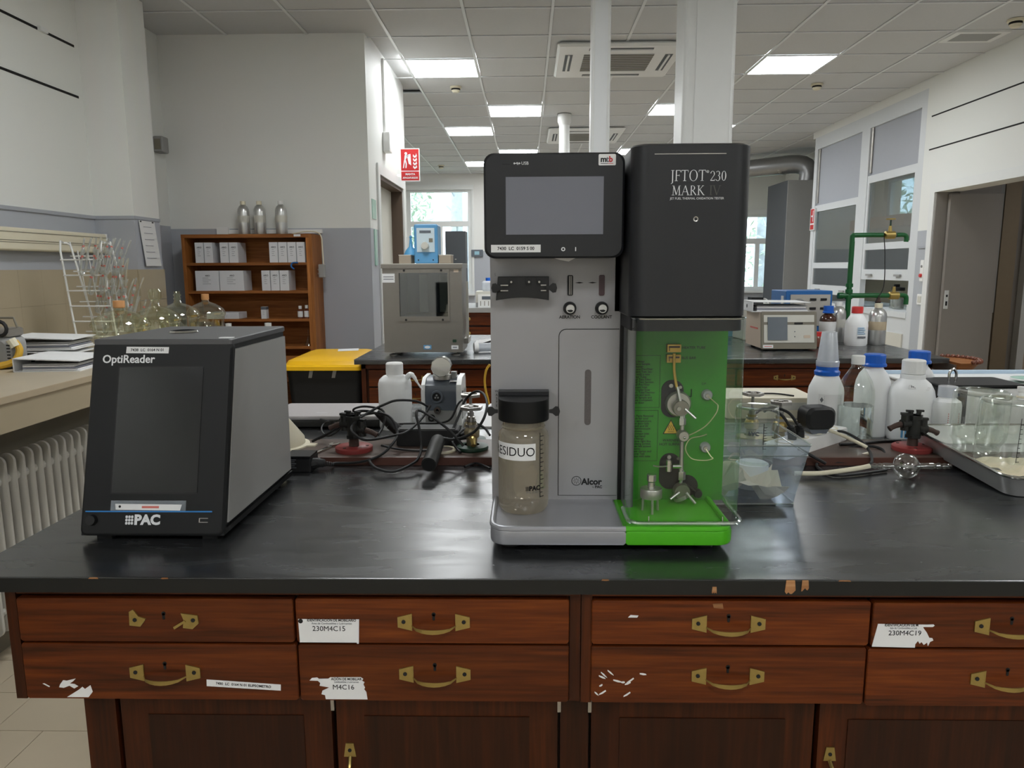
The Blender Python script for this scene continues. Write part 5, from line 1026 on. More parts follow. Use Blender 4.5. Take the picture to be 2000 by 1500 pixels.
for x, s in ((.082, 'AERATION'), (.143, 'COOLANT')):
    k_ = bw(M().lathe([(0, -.02), (.0095, -.02), (.0115, -.016), (.0128, -.002), (.0128, 0)], (x, PY, 1.322), 24, 'y'), 'valve_knob', 'soft_black', J); bw(M().lathe([(0, -.0215), (.0078, -.0215), (.0085, -.0195)], (x, PY, 1.322), 24, 'y'), 'knob_cap', 'aluminium', J, k_); bw(M().prism(arc(x, 1.322, .0064, 200, 330, 6)+[(x+.002, 1.3205)], PY-.0222, PY-.0214, 'y'), 'knob_mark', 'ink', J, k_)
    text(s, .0082, 'ink', J, fq, x, 1.305, .0004, bold=.0002)
text('S', .008, 'ink_grey', J, fq, -.0605, 1.386, .0004)
for k, c in enumerate('WASTE'): text(c, .0065, 'ink', J, fq, -.0595, 1.161-.0072*k, .0004)
lidp = [(-.054, PY), (-.054, 1.365)]+arc(-.0065, 1.362, .0475, 180, 360, 16)+[(.041, 1.365), (.041, PY)]
bw(M().prism(lidp, 1.118, 1.158, 'z', .001), 'waste_cap', 'black_plastic', J); bw(M().box(-.055, .042, PY-.03, PY, 1.118, 1.165), 'waste_bracket', 'black_satin', J); wing(-.054, 1.345, 1.136, -1); wing(.041, 1.345, 1.136, 1)
# green test side
bw(M().box(.2, .386, PY, 1.66, .941, 1.292), 'test_panel', 'green_panel', J); fg = wf_(J, (0, PY, 0))
def outline(x0, x1, z0, z1, m='ink', name='print_frame'): onface(M().box(x0, x1, z0, z0+.0007, 0, .0004).box(x0, x1, z1-.0007, z1, 0, .0004).box(x0, x0+.0007, z0, z1, 0, .0004).box(x1-.0007, x1, z0, z1, 0, .0004), fg).build(name, m, J, smooth=0)
outline(.200, .258, 1.128, 1.231); outline(.200, .2565, 1.021, 1.123)
L1 = ['Test Setup:', 'Prepare Sample', 'Container.', 'Prepare Pre-Filter', 'Prepare Test Sec-', 'tion with a new', 'Heater Tube', 'Install Test Filter', 'Install Test Section', 'Install Pre-Filter', 'Connect Inlet', 'and Outlet lines', 'Insert TubeThermo-', 'couple and latch.', 'Install Sample and', 'Waste Containers', 'Close door']
L2 = ['Test Parts Removal', 'Check for cool', 'tube temperature', 'Open door fully', 'Unlatch and lift', 'up thermocouple', '& remove.', 'Disconnect inlet', 'line but hand', 'tight fittings', 'Remove right Bus', 'Bar clamp screws.', 'loosen left screws', '1/2 turns.', 'Rotate clamps and', 'remove Test', 'Section with tube.']
for lines, zt in ((L1, 1.225), (L2, 1.1175)): text('\n'.join(lines), .0059, 'ink', J, fg @ Matrix.Translation((.2015, zt-.0465, .0004)), 0, 0, 0, align='LEFT', sx=.98, bold=.0001)
for z, s in ((1.2455, 'HEATER TUBE'), (1.2255, 'BUS BAR')):
    b_ = bw(M().box(.2685, .2945, PY-.012, PY, z-.0075, z+.0075), 'bus_clamp', 'gold_tube', J); bw(M().box(.271, .292, PY-.0126, PY-.012, z+.001, z+.0045).box(.2715, .273, PY-.0126, PY-.012, z-.005, z+.001), 'clamp_groove', 'rust', J, b_)
    text(s, .0072, 'ink', J, fg, .2985, z, .0004, align='LEFT', bold=.0001)
bw(M().tube([(.2815, PY-.013, 1.236), (.2815, PY-.013, 1.222), (.2825, PY-.014, 1.2), (.2865, PY-.016, 1.175), (.289, PY-.02, 1.166)], .0028, 8), 'heater_tube', 'gold_tube', J)
for z0, z1, x0, x1 in ((1.109, 1.183, .261, .304), (.964, 1.037, .261, .302)): bw(M().rbox(x0, x1, PY-.002, PY, z0, z1, .0205, 'y', 0, 10), 'recess_plate', 'soft_black', J)
bw(M().lathe([(0, -.002), (.022, -.002), (.022, -.0001)], (.316, PY, .971), 18, 'y'), 'recess_plate', 'soft_black', J)
for z in (1.172, 1.03): bw(M().cyl((.279, PY-.006, z), (.279, PY-.001, z), .004, n=10), 'hex_bolt', 'steel', J); bw(M().cyl((.297, PY-.006, z-.003), (.297, PY-.001, z-.003), .003, n=10), 'hex_bolt', 'steel', J)
b_ = bw(M().lathe([(0, -.012), (.022, -.012), (.025, -.008), (.025, 0)], (.293, PY-.002, 1.137), 26, 'y'), 'upper_block', 'steel', J); bw(M().lathe([(0, -.028), (.0145, -.028), (.0155, -.026), (.0155, -.012)], (.295, PY-.002, 1.132), 24, 'y'), 'block_face', 'brushed_steel', J, b_)
def bolt(p, d, l, r=.0028): bw(M().cyl(p, (p[0]+d[0]*l, p[1]+d[1]*l, p[2]+d[2]*l), r, n=8), 'thumb_bolt', 'steel', J)
bolt((.2895, PY-.03, 1.132), (0, -1, 0), .004, .004); bolt((.302, PY-.03, 1.131), (.7, -.35, -.62), .027)
bw(M().cyl((.2885, PY-.02, 1.172), (.293, PY-.028, 1.146), .003, n=8), 'thermocouple', 'steel', J)
bw(M().cyl((.298, PY-.022, 1.118), (.298, PY-.022, 1.112), .006, n=6).cyl((.298, PY-.022, 1.112), (.298, PY-.022, 1.099), .008, n=6), 'hex_nut', 'chrome', J); bw(M().cyl((.299, PY-.022, 1.1), (.3, PY-.022, .99), .0042, n=12), 'test_tube_section', 'steel', J)
bw(M().lathe([(0, -.014), (.009, -.014), (.011, -.011), (.011, .006)], (.3, PY-.022, 1.0785), 20, 'y'), 'cross_fitting', 'steel', J); bw(M().sphere((.301, PY-.037, 1.0765), .0028, 8), 'fitting_pin', 'chrome', J)
bw(M().cyl((.283, PY-.022, 1.016), (.3, PY-.022, 1.016), .0045, n=8).cyl((.276, PY-.022, 1.006), (.276, PY-.022, 1.028), .0055, n=6), 'side_fitting', 'chrome', J); bw(M().tube([(.273, PY-.022, 1.0165), (.256, PY-.024, 1.016), (.245, PY-.024, 1.018)], .0016, 6), 'capillary_line', 'steel', J)
bw(M().cyl((.3, PY-.022, .99), (.3, PY-.022, 1.006), .0085, n=6).cyl((.3, PY-.022, 1.004), (.3, PY-.022, 1.01), .0055, n=8).cyl((.3, PY-.022, .982), (.3, PY-.022, .992), .004, n=8), 'hex_nut', 'chrome', J)
b_ = bw(M().lathe([(0, -.018), (.0145, -.018), (.016, -.015), (.016, 0)], (.301, PY-.016, .967), 24, 'y'), 'lower_block', 'brushed_steel', J); bw(M().cyl((.3, PY-.022, .958), (.303, PY-.022, .952), .016, n=14), 'block_foot', 'steel', J, b_)
bolt((.294, PY-.036, .968), (-.72, -.4, -.4), .026); bolt((.308, PY-.036, .967), (.62, -.35, -.72), .026)
for zt, zk in ((1.1755, 1.154), (1.0715, 1.0495)):
    k_ = bw(M().lathe([(0, -.01), (.0085, -.01), (.0105, -.006), (.0105, 0)], (.349, PY, zk), 20, 'y'), 'pressure_port', mat('port_grey', (148, 150, 148), .4), J); bw(M().lathe([(0, -.0115), (.004, -.0115), (.005, -.0095)], (.3485, PY, zk-.001), 12, 'y'), 'port_nut', 'steel', J, k_)
text('DP -', .0068, 'ink', J, fg, .345, 1.175, .0004); text('DP +', .0068, 'ink', J, fg, .345, 1.071, .0004)
bw(M().tube([(.3495, PY-.012, 1.152), (.362, PY-.02, 1.141), (.3655, PY-.024, 1.136), (.362, PY-.026, 1.122), (.345, PY-.028, 1.1), (.325, PY-.028, 1.086), (.307, PY-.024, 1.076)], .0011, 6), 'pressure_line', 'pale_brass', J)
bw(M().tube([(.349, PY-.012, 1.048), (.357, PY-.02, 1.035), (.36, PY-.022, 1.0315), (.345, PY-.026, 1.029), (.32, PY-.028, 1.032), (.308, PY-.028, 1.045), (.306, PY-.028, 1.058), (.315, PY-.026, 1.072), (.335, PY-.026, 1.077), (.346, PY-.026, 1.081)], .0011, 6), 'pressure_line', 'pale_brass', J)
onface(M().prism([(.266, 1.0755), (.297, 1.0755), (.2815, 1.105)], 0, .0004), fg).build('warning_border', 'ink', J); onface(M().prism([(.2685, 1.077), (.2945, 1.077), (.2815, 1.102)], .0004, .0007), fg).build('warning_field', 'warn_yellow', J)
wv = M()
for x in (.2775, .2815, .2855): wv.tube([(x, 1.083, .001), (x+.0015, 1.0855, .001), (x-.0012, 1.089, .001), (x+.001, 1.092, .001), (x, 1.094, .001)], .0005, 4)
onface(wv.box(.2755, .2875, 1.0797, 1.0805, .0007, .001), fg).build('heat_symbol', 'ink', J); text('WARNING', .0075, 'ink', J, fg, .284, 1.0625, .0004, bold=.0001); text('HOT SURFACE', .0075, 'ink', J, fg, .284, 1.0545, .0004, bold=.0001)
bw(M().box(.3185, .3195, PY-.004, PY, 1.15, 1.165).box(.3135, .3195, PY-.004, PY, 1.15, 1.151), 'cable_hook', 'ink', J); bw(M().tube([(.318, PY-.006, .975), (.327, PY-.01, .966), (.333, PY-.012, .96)], .002, 6), 'lower_lead', 'soft_black', J); bw(M().lathe([(0, -.012), (.007, -.012), (.009, -.006), (.009, 0)], (.3365, PY-.004, .957), 16, 'y'), 'lead_socket', 'soft_black', J)
# clear door
def shield():
    pts = [(.188, PY+.0)]+[(.183, 1.33)]+arc(.205, 1.272, .022, 180, 270, 6)+[(.30, 1.25)]+arc(.352, 1.272, .022, 270, 360, 6)+[(.3745, 1.33), (.377, PY+.06)]
    n = len(pts); zs = (.957, 1.3125); vs = [(x, y, z) for z in zs for x, y in pts]
    return M().add(vs, [(i, i+1, n+i+1, n+i) for i in range(n-1)]), pts
sh, sp = shield(); S_ = bw(sh, 'clear_door', 'acrylic', J, smooth=80)
thin('acrylic_edge', (226, 234, 230), .32, rough=.08)
bw(M().tube([(x, y, 1.3125) for x, y in sp], .0016, 6, 1), 'door_top_edge', 'acrylic_edge', J, S_); bw(M().tube([(x*1.0+(.004 if x > .3 else (-.004 if x < .2 else 0)), y-(.004 if y < 1.3 else 0), .9545) for x, y in sp[1:]], .0042, 8, 1), 'door_bottom_lip', 'acrylic_edge', J, S_)
bw(M().box(.3745, .3785, PY+.02, PY+.06, .96, 1.31), 'door_edge', 'acrylic_edge', J, S_)
for x in (.214, .343): bw(M().cyl((x, 1.2485, .9565), (x, 1.2495, .966), .0012, n=6), 'door_pin', 'chrome', J, S_)
# the prefilter standing in the green tray
pf = thing('prefilter_holder', 'small steel filter holder on three legs standing in the green tray', 'filter holder', (.2335, 1.345, .9425))
M().lathe([(0, .028), (.020, .028), (.0205, .03), (.0205, .044), (.0195, .046), (0, .046)], n=24).build('filter_body', 'steel', pf); M().cyl((0, 0, .046), (0, 0, .058), .007, n=14).cyl((0, 0, .06), (0, 0, .071), .0085, n=6).lathe([(.008, .071), (.009, .0715), (.009, .073), (0, .0735)], n=14).build('inlet_nut', 'chrome', pf)
for a in (30, 150, 270): M().cyl((.015*math.cos(R(a)), .015*math.sin(R(a)), .03), (.017*math.cos(R(a)), .017*math.sin(R(a)), 0), .0024, n=8).build('leg', 'steel', pf)

# ---- waste jar hanging from the black cap
jr = thing('waste_jar', 'grey-beige glass waste jar labelled RESIDUO under the black cap', 'jar', (-.007, 1.362, .9425)); r = .0478
M().lathe([(0, .003), (r*.86, .0015), (r*.97, .008), (r, .02), (r, .142), (r*.96, .152), (r*.82, .160), (r*.82, .1745)], n=40).build('jar_body', 'beige_jar', jr); M().lathe([(r*.83, .160), (r*.87, .163), (r*.83, .166)], n=40).build('neck_ring', 'beige_jar', jr)
def wrapm(mb, rad):
    mb.v = [(rad*math.sin(x/rad), -rad*math.cos(x/rad)-z*.0, y) for x, y, z in mb.v]; return mb
def wraptext(s, size, m, parent, x, z, rad, align='CENTER', bold=0., sx=1.):
    o = text(s, size, m, parent, Matrix.Identity(4), 0, 0, 0, align=align, bold=bold); o.matrix_local = Matrix.Identity(4)
    for v in o.data.vertices: X_ = v.co.x*sx+x; v.co = (rad*math.sin(X_/rad), -rad*math.cos(X_/rad), v.co.y+z)
    o.data.update(); return o
st = M(); n = 20; x0, x1 = -.062, .0235
st.add([(x0+(x1-x0)*k/n, z, 0) for z in (.1065, .138) for k in range(n+1)], [(k, k+1, n+2+k, n+1+k) for k in range(n)]); wrapm(st, r+.0006).build('paper_label', 'paper', jr, smooth=60)
wraptext('RESIDUO', .0235, 'ink', jr, -.0235, .122, r+.0009, sx=.96)
sc_ = M(); sc_.quad((.0325, .034, 0), (.0343, .034, 0), (.0343, .157, 0), (.0325, .157, 0))
for k in range(15): z_ = .0345+.0082*k; x_ = .0395 if k % 2 else .043; sc_.quad((.0343, z_, 0), (x_, z_, 0), (x_, z_+.0015, 0), (.0343, z_+.0015, 0))
wrapm(sc_, r+.0005).build('scale_print', 'ink', jr, smooth=0)
wraptext('PAC', .0118, 'ink', jr, .0218, .053, r+.0005, bold=.0006); wraptext('P/N 12707', .0058, 'ink_grey', jr, .018, .0455, r+.0005)
lgm = M()
for i in range(4): lgm.quad((.0045+.002*i, .049, 0), (.0058+.002*i, .049, 0), (.0058+.002*i, .0572, 0), (.0045+.002*i, .0572, 0))
wrapm(lgm, r+.0005).build('logo_mark', 'ink', jr, smooth=0)
# ================================================================ things on the front bench
CB = {}
CB['A'] = [(-0.489, 1.815, 0.909), (-0.442, 1.812, 0.911), (-0.399, 1.808, 0.92), (-0.366, 1.83, 0.933), (-0.345, 1.86, 0.955), (-0.343, 1.9, 0.968), (-0.359, 1.93, 0.995), (-0.384, 1.95, 1.009), (-0.422, 1.97, 1.008), (-0.461, 2.0, 0.995)]
CB['A2'] = [(-0.4, 1.812, 0.919), (-0.393, 1.79, 0.916), (-0.368, 1.75, 0.913), (-0.326, 1.735, 0.91), (-0.29, 1.76, 0.919), (-0.275, 1.8, 0.925), (-0.273, 1.85, 0.946), (-0.283, 1.88, 0.992), (-0.292, 1.9, 1.018), (-0.285, 1.92, 1.025), (-0.239, 1.9, 1.003), (-0.2, 1.88, 0.977), (-0.166, 1.87, 0.941)]
CB['B'] = [(-0.267, 2.0, 1.024), (-0.287, 1.97, 0.994), (-0.319, 1.92, 0.969), (-0.351, 1.88, 0.966), (-0.412, 1.84, 0.964), (-0.443, 1.84, 0.979), (-0.455, 1.86, 0.992), (-0.445, 1.9, 1.006), (-0.42, 1.95, 1.019), (-0.392, 1.98, 1.03), (-0.36, 2.0, 1.038), (-0.309, 2.02, 1.032), (-0.279, 2.04, 1.013)]
CB['C'] = [(-0.23, 1.9, 0.957), (-0.191, 1.88, 0.956), (-0.142, 1.86, 0.977), (-0.115, 1.88, 1.007), (-0.106, 1.92, 1.041), (-0.12, 1.97, 1.063), (-0.146, 2.0, 1.061), (-0.173, 2.02, 1.034), (-0.186, 2.0, 1.002), (-0.203, 1.96, 0.964), (-0.215, 1.94, 0.945)]
CB['D'] = [(-0.379, 2.1, 0.95), (-0.314, 2.08, 0.956), (-0.25, 2.06, 0.962), (-0.217, 2.05, 0.976), (-0.197, 2.06, 1.015), (-0.185, 2.07, 1.027)]
CB['E'] = [(-0.37, 2.05, 0.953), (-0.297, 2.03, 0.961), (-0.253, 2.0, 0.961), (-0.217, 1.96, 0.944)]
CB['F'] = [(-0.589, 2.05, 0.974), (-0.537, 2.0, 0.975), (-0.491, 1.95, 0.978)]
CB['G'] = [(-0.496, 1.97, 0.99), (-0.541, 2.0, 0.98), (-0.568, 2.02, 0.97), (-0.573, 2.0, 0.96), (-0.564, 1.98, 0.951), (-0.548, 1.97, 0.944), (-0.527, 1.97, 0.952), (-0.508, 1.97, 0.971)]
CB['H'] = [(-0.577, 1.98, 0.934), (-0.551, 1.98, 0.947), (-0.528, 1.98, 0.964), (-0.515, 1.98, 0.988), (-0.492, 1.98, 1.005), (-0.458, 1.98, 1.003)]
CB['I'] = [(-0.561, 2.046, 0.926), (-0.529, 2.002, 0.926), (-0.501, 1.983, 0.926)]
CB['K'] = [(0.697, 1.821, 0.905), (0.803, 1.916, 0.91), (0.889, 1.934, 0.925), (0.929, 1.906, 0.925), (0.913, 1.855, 0.915), (0.861, 1.835, 0.908), (0.786, 1.83, 0.908), (0.741, 1.833, 0.906), (0.722, 1.792, 0.905), (0.728, 1.728, 0.905), (0.779, 1.728, 0.905), (0.88, 1.769, 0.905)]
CB['L'] = [(0.674, 1.849, 0.95), (0.713, 1.812, 0.93), (0.746, 1.805, 0.912)]
CB['M'] = [(0.846, 2.0, 0.939), (0.845, 1.98, 0.955), (0.859, 1.95, 0.956), (0.878, 1.9, 0.943), (0.876, 1.85, 0.928), (0.858, 1.8, 0.92), (0.84, 1.77, 0.92)]
CB['W'] = [(0.721, 2.05, 0.975), (0.741, 2.0, 0.978), (0.777, 1.97, 0.972), (0.824, 1.93, 0.96), (0.863, 1.88, 0.944), (0.876, 1.87, 0.937)]
CB['N'] = [(0.8, 1.85, 0.908), (0.848, 1.871, 0.912), (0.877, 1.858, 0.925)]
CB['hose'] = [(0.692, 1.789, 0.91), (0.761, 1.786, 0.912), (0.84, 1.781, 0.916)]
CB['O'] = [(0.839, 1.948, 0.926), (0.899, 1.959, 0.926), (0.965, 1.983, 0.926), (1.022, 1.989, 0.926)]
CB['P1'] = [(0.679, 1.95, 1.014), (0.693, 1.95, 1.0), (0.7, 1.93, 0.983)]
CB['P2'] = [(0.696, 1.98, 1.007), (0.72, 1.97, 1.003), (0.725, 1.95, 0.986)]
CB['X'] = [(-0.157, 1.795, 0.905), (-0.13, 1.826, 0.906), (-0.093, 1.781, 0.905)]
CB['yellow'] = [(-0.127, 2.5, 1.072), (-0.139, 2.5, 1.054), (-0.145, 2.5, 1.022), (-0.143, 2.5, 0.987), (-0.135, 2.5, 0.951), (-0.132, 2.5, 0.933)]
CB['Q1'] = [(-0.473, 2.02, 0.991), (-0.482, 2.0, 1.012), (-0.446, 1.98, 1.025), (-0.398, 1.97, 1.018), (-0.385, 1.95, 1.001), (-0.388, 1.93, 0.977), (-0.395, 1.9, 0.963)]
CB['Q2'] = [(-0.592, 1.97, 0.929), (-0.563, 1.97, 0.944), (-0.526, 1.97, 0.964), (-0.51, 1.98, 0.985), (-0.482, 2.0, 1.004), (-0.442, 2.0, 1.008), (-0.396, 1.98, 0.999)]
CB['Q3'] = [(-0.172, 1.86, 0.926), (-0.183, 1.88, 0.93), (-0.197, 1.9, 0.946), (-0.183, 1.95, 0.958), (-0.148, 2.0, 0.971), (-0.119, 1.98, 0.966), (-0.101, 1.95, 0.951)]
CB['Q5'] = [(-0.387, 1.9, 0.935), (-0.344, 1.89, 0.928), (-0.295, 1.88, 0.926), (-0.255, 1.88, 0.927)]
def cable(key, lb, r=.0032, m='soft_black', name='cable', plug=None):
    P = CB[key]; b = Vector(P[0]); o = M().tube([Vector(p)-b for p in P], r, 8, 6).build(name, m, None, loc=b); return tag(o, lb, 'cable', None)
# power adapter with plug and its cord
ad = thing('power_adapter', 'black power adapter box with plugged mains lead beside the reader', 'adapter', (-.565, 1.771, .9))
M().rbox(-.035, .03, -.012, .055, 0, .036, .004, 'z', .002).build('adapter_body', 'soft_black', ad); M().box(-.035, .03, -.014, .05, .036, .042).build('adapter_top', 'black_plastic', ad); fa = frame((0, -.0125, 0))
for k in range(5): onface(M().box(-.026, -.006-.004*(k % 2), .012+.005*k, .0135+.005*k, 0, .0004), fa).build('print_line', 'ink_grey', ad)
M().tube([(.028, .005, .018), (.045, .008, .02), (.058, .012, .017)], [.014, .013, .011, .009], 10, 3).build('plug', 'soft_black', ad)
for k in range(5): M().cyl((.057+.0045*k, .012+.002*k, .0165-.001*k), (.0595+.0045*k, .013+.002*k, .0162-.001*k), .0072-.0006*k, n=10).build('strain_relief', 'soft_black', ad)
P = [(.075, .021, .011)]+[tuple(Vector(p)-Vector((-.565, 1.771, .9))) for p in CB['A']]
M().tube(P, .0034, 8, 6).build('mains_cord', 'soft_black', ad)
cable('A2', 'black cable drooping in a wide loop over the front of the ledge', .0036); cable('B', 'black cable in a tall loop round the left red-based tap', .0034); cable('C', 'black cable curling round the green-based water tap', .0036)
cable('D', 'upper black cable running level in front of the grey pump', .003); cable('E', 'lower black cable running level in front of the grey pump', .003); cable('F', 'short black cable end sticking out left of the red-based tap', .003); cable('G', 'thin black cable ring left of the red-based tap', .0024); cable('H', 'black cable rising over the top of the red-based tap', .0032); cable('X', 'black cable end lying on the worktop left of the tester', .0032)
cable('Q1', 'black cable arching above the tilted mains plug', .003); cable('Q2', 'twin black cable bundle running up from the left towards the tap', .0036); cable('Q3', 'black cable behind the green-based tap handwheel', .0034); cable('Q5', 'black cable lying flat on the ledge under the loops', .003)
# spanner
t = thing('spanner', 'chrome open-ended spanner lying on the ledge', 'spanner', (-.538, 1.9, .922), R(-15))
M().rbox(-.0045, .0045, -.06, .035, .0, .006, .003, 'z', .001).build('shaft', 'chrome', t)
M().prism([(-.004, .03), (.004, .03), (.013, .042), (.014, .058), (.007, .062), (.005, .048), (-.003, .046), (-.006, .06), (-.012, .055), (-.012, .042)], 0, .007).build('jaw', 'chrome', t)
# gas taps on coloured flanges
def gas_tap(loc, rz, lb, rust_pipe=True):
    t = thing('gas_tap', lb, 'tap', loc, rz)
    M().lathe([(0, 0), (.048, 0), (.049, .003), (.049, .011), (.046, .013), (0, .013)], n=32).build('flange', 'red_paint', t)
    for a in (30, 150, 270): M().cyl((.036*math.cos(R(a)), .036*math.sin(R(a)), .0125), (.036*math.cos(R(a)), .036*math.sin(R(a)), .0145), .004, n=8).build('flange_screw', 'rust', t)
    M().cyl((0, 0, .013), (0, 0, .04), .0135, .012, n=16).build('stem', 'rust', t)
    M().prism([(.02*math.cos(R(60*k+10)), .02*math.sin(R(60*k+10))) for k in range(6)], .034, .042).cyl((0, 0, .04), (0, 0, .094), .0165, n=12).prism([(.021*math.cos(R(60*k+10)), .021*math.sin(R(60*k+10))) for k in range(6)], .084, .094).build('tap_body', 'iron_black', t)
    for a in (20, 200):
        c_, s_ = math.cos(R(a)), math.sin(R(a)); z = .058 if a == 20 else .072
        M().cyl((c_*.012, s_*.012, z), (c_*.034, s_*.034, z-.002), .0125, n=12).cyl((c_*.024, s_*.024, z-.018), (c_*.024, s_*.024, z+.022), .011, n=10).box(c_*.024-.012, c_*.024+.012, s_*.024-.006, s_*.024+.006, z+.022, z+.028).build('side_valve', 'iron_black', t)
        M().tube([(c_*.034, s_*.034, z-.002), (c_*.05, s_*.05, z-.006), (c_*.066, s_*.066, z-.014)], [.0075, .007, .0065, .008], 10, 2).build('nozzle', 'rust', t)
        M().cyl((c_*.01, s_*.01, .094), (c_*.012, s_*.012, .104), .006, n=8).box(c_*.014-.009, c_*.014+.009, s_*.014-.004, s_*.014+.004, .102, .107).build('tap_key', 'iron_black', t)
gas_tap((-.459, 1.897, .922), R(-30), 'black gas tap on a red round base, left, wrapped in cables'); gas_tap((1.008, 1.902, .922), R(-15), 'black gas tap on a red round base among the white bottles')
def water_tap(loc, rz, lb, flange='dark_green', h=1., spout=True):
    t = thing('water_tap', lb, 'tap', loc, rz)
    M().lathe([(0, 0), (.042, 0), (.044, .004), (.043, .01), (.02, .013)], n=28).build('flange', flange, t)
    M().lathe([(.014, .01), (.014, .03), (.02, .034), (.021, .05), (.017, .058), (.013, .062), (.0125, .075)], n=16).build('tap_body', 'brass' if flange == 'brass' else mat('old_brass', (150, 138, 112), .4, metal=.7, var=.2, scale=50), t)
    M().prism([(.016*math.cos(R(60*k)), .016*math.sin(R(60*k))) for k in range(6)], .06, .068).cyl((0, 0, .068), (0, 0, .088), .0095, n=12).cyl((0, 0, .086), (0, 0, .112*h), .0045, n=10).build('bonnet', 'steel', t)
    z = .112*h; hw = M()
    ang = [R(60*k+15) for k in range(6)]; po = [(.031*math.cos(a), .031*math.sin(a)) for a in ang]; pi_ = [(.022*math.cos(a), .022*math.sin(a)) for a in ang]
    for k in range(6):
        a, b, c, d = po[k], po[(k+1) % 6], pi_[(k+1) % 6], pi_[k]; hw.prism([a, b, c, d], z-.004, z+.004)
    for k in (0, 2, 4): hw.cyl((0, 0, z), (pi_[k][0]*1.05, pi_[k][1]*1.05, z), .0028, n=6)
    hw.cyl((0, 0, z-.005), (0, 0, z+.005), .007, n=10); hw.build('handwheel', 'steel', t)
    if spout:
        M().cyl((0, -.012, .04), (0, -.04, .038), .012, n=6).build('hex_spout', mat('old_brass2', (164, 140, 100), .4, metal=.7, var=.15), t); M().tube([(0, -.038, .038), (0, -.05, .034), (0, -.062, .024)], [.008, .0075, .006, .0068], 10, 2).build('hose_barb', 'brass', t)
    return t
water_tap((-.147, 1.912, .922), R(8), 'water tap with steel handwheel on a dark green base left of the tester'); water_tap((-.163, 2.09, .9), R(20), 'second water tap handwheel behind the green-based tap', h=1.22, spout=False)
water_tap((.69, 1.985, .922), R(0), 'steel handwheel of the water tap behind the clear basket, front', 'brass', spout=False); water_tap((.655, 2.12, .9), R(35), 'steel handwheel of the water tap behind the clear basket, rear', 'brass', h=1.2, spout=False)
t = thing('metal_ring', 'flat cream metal ring lying on the ledge', 'ring', (-.222, 1.892, .922)); M().lathe([(.026, 0), (.036, 0), (.037, .003), (.036, .006), (.027, .006), (.026, 0)], n=28).build('ring_band', 'cream_plastic', t); M().lathe([(.0255, .001), (.0262, .003), (.0255, .005)], n=28).build('ring_lip', 'steel', t)
t = thing('foam_sleeve', 'short black foam pipe sleeve leaning off the ledge', 'sleeve', (-.238, 1.79, .905)); M().tube([(0, -.062, .024), (.003, -.02, .033), (.004, .04, .043), (.004, .09, .046)], .019, 18, 4).build('sleeve', 'iron_black', t); M().cyl((-.0002, -.0635, .0238), (0.0002, -.055, .0255), .0155, n=18).build('sleeve_bore', 'seal_black', t)
t = thing('adapter_block', 'large black power supply block among the cables', 'adapter', (-.285, 1.97, .922)); M().rbox(-.07, .1, -.03, .04, 0, .045, .006, 'z', .003).build('block_body', 'soft_black', t); M().box(-.06, .09, -.025, .035, .045, .047).build('block_label', 'iron_black', t); M().tube([(.1, 0, .02), (.125, -.01, .025), (.14, -.015, .018)], .01, 8).build('lead_end', 'soft_black', t)
t = thing('cable_plug', 'black mains plug tilted up behind the red-based tap', 'plug', (-.37, 1.99, .922)); M().cyl((-.045, 0, .085), (-.01, 0, .052), .009, .0135, n=12).cyl((-.01, 0, .052), (.03, 0, .02), .0145, .016, n=12).build('plug_body', 'soft_black', t); M().cyl((.03, .006, .02), (.045, .006, .008), .0025, n=6).cyl((.03, -.006, .02), (.045, -.006, .008), .0025, n=6).build('pins', 'steel', t)
t = thing('plastic_funnel', 'cream plastic funnel turned upside down beside the reader', 'funnel', (-.69, 1.95, .922)); M().lathe([(.094, 0), (.094, .004), (.082, .006), (.08, .022), (.018, .105), (.014, .16), (.010, .16), (.016, .1), (.076, .02)], n=36).build('cone', 'cream_plastic', t); M().box(.088, .115, -.015, .015, 0, .004).build('hanging_tab', 'cream_plastic', t)
t = thing('flat_case', 'closed grey flat case lying on the back of the front bench', 'case', (-.62, 2.36, .9)); M().rbox(-.2, .16, -.1, .13, .006, .028, .008, 'z', .003).build('case_base', 'iron_black', t); M().rbox(-.2, .16, -.1, .13, .029, .04, .008, 'z', .003).build('case_lid', mat('case_grey', (172, 168, 168), .4), t); M().box(-.06, -.02, -.04, -.037, .04, .0405).build('lid_mark', 'paper', t)
for x in (-.18, .14): M().box(x-.01, x+.01, -.08, .11, 0, .006).build('foot_strip', 'soft_black', t)
# wash bottle
t = thing('wash_bottle', 'white polyethylene wash bottle with bent spout', 'bottle', (-.415, 2.28, .9)); r = .052
M().lathe([(0, .003), (r*.94, 0), (r, .008), (r, .142), (r*.93, .155), (r*.7, .166), (r*.5, .17), (r*.5, .178)], n=32).build('bottle_body', 'milk_plastic', t); M().lathe([(r*.5, .172), (r*.52, .174), (r*.52, .204), (r*.46, .208), (0, .208)], n=28).build('cap', 'white_plastic', t)
M().tube([(.036, -.01, .155), (.046, -.014, .168), (.054, -.016, .172), (.064, -.02, .165), (.075, -.026, .148), (.092, -.034, .126)], [.0085, .009, .009, .008, .006, .0045, .003, .002], 10, 4).build('spout', 'milk_plastic', t)
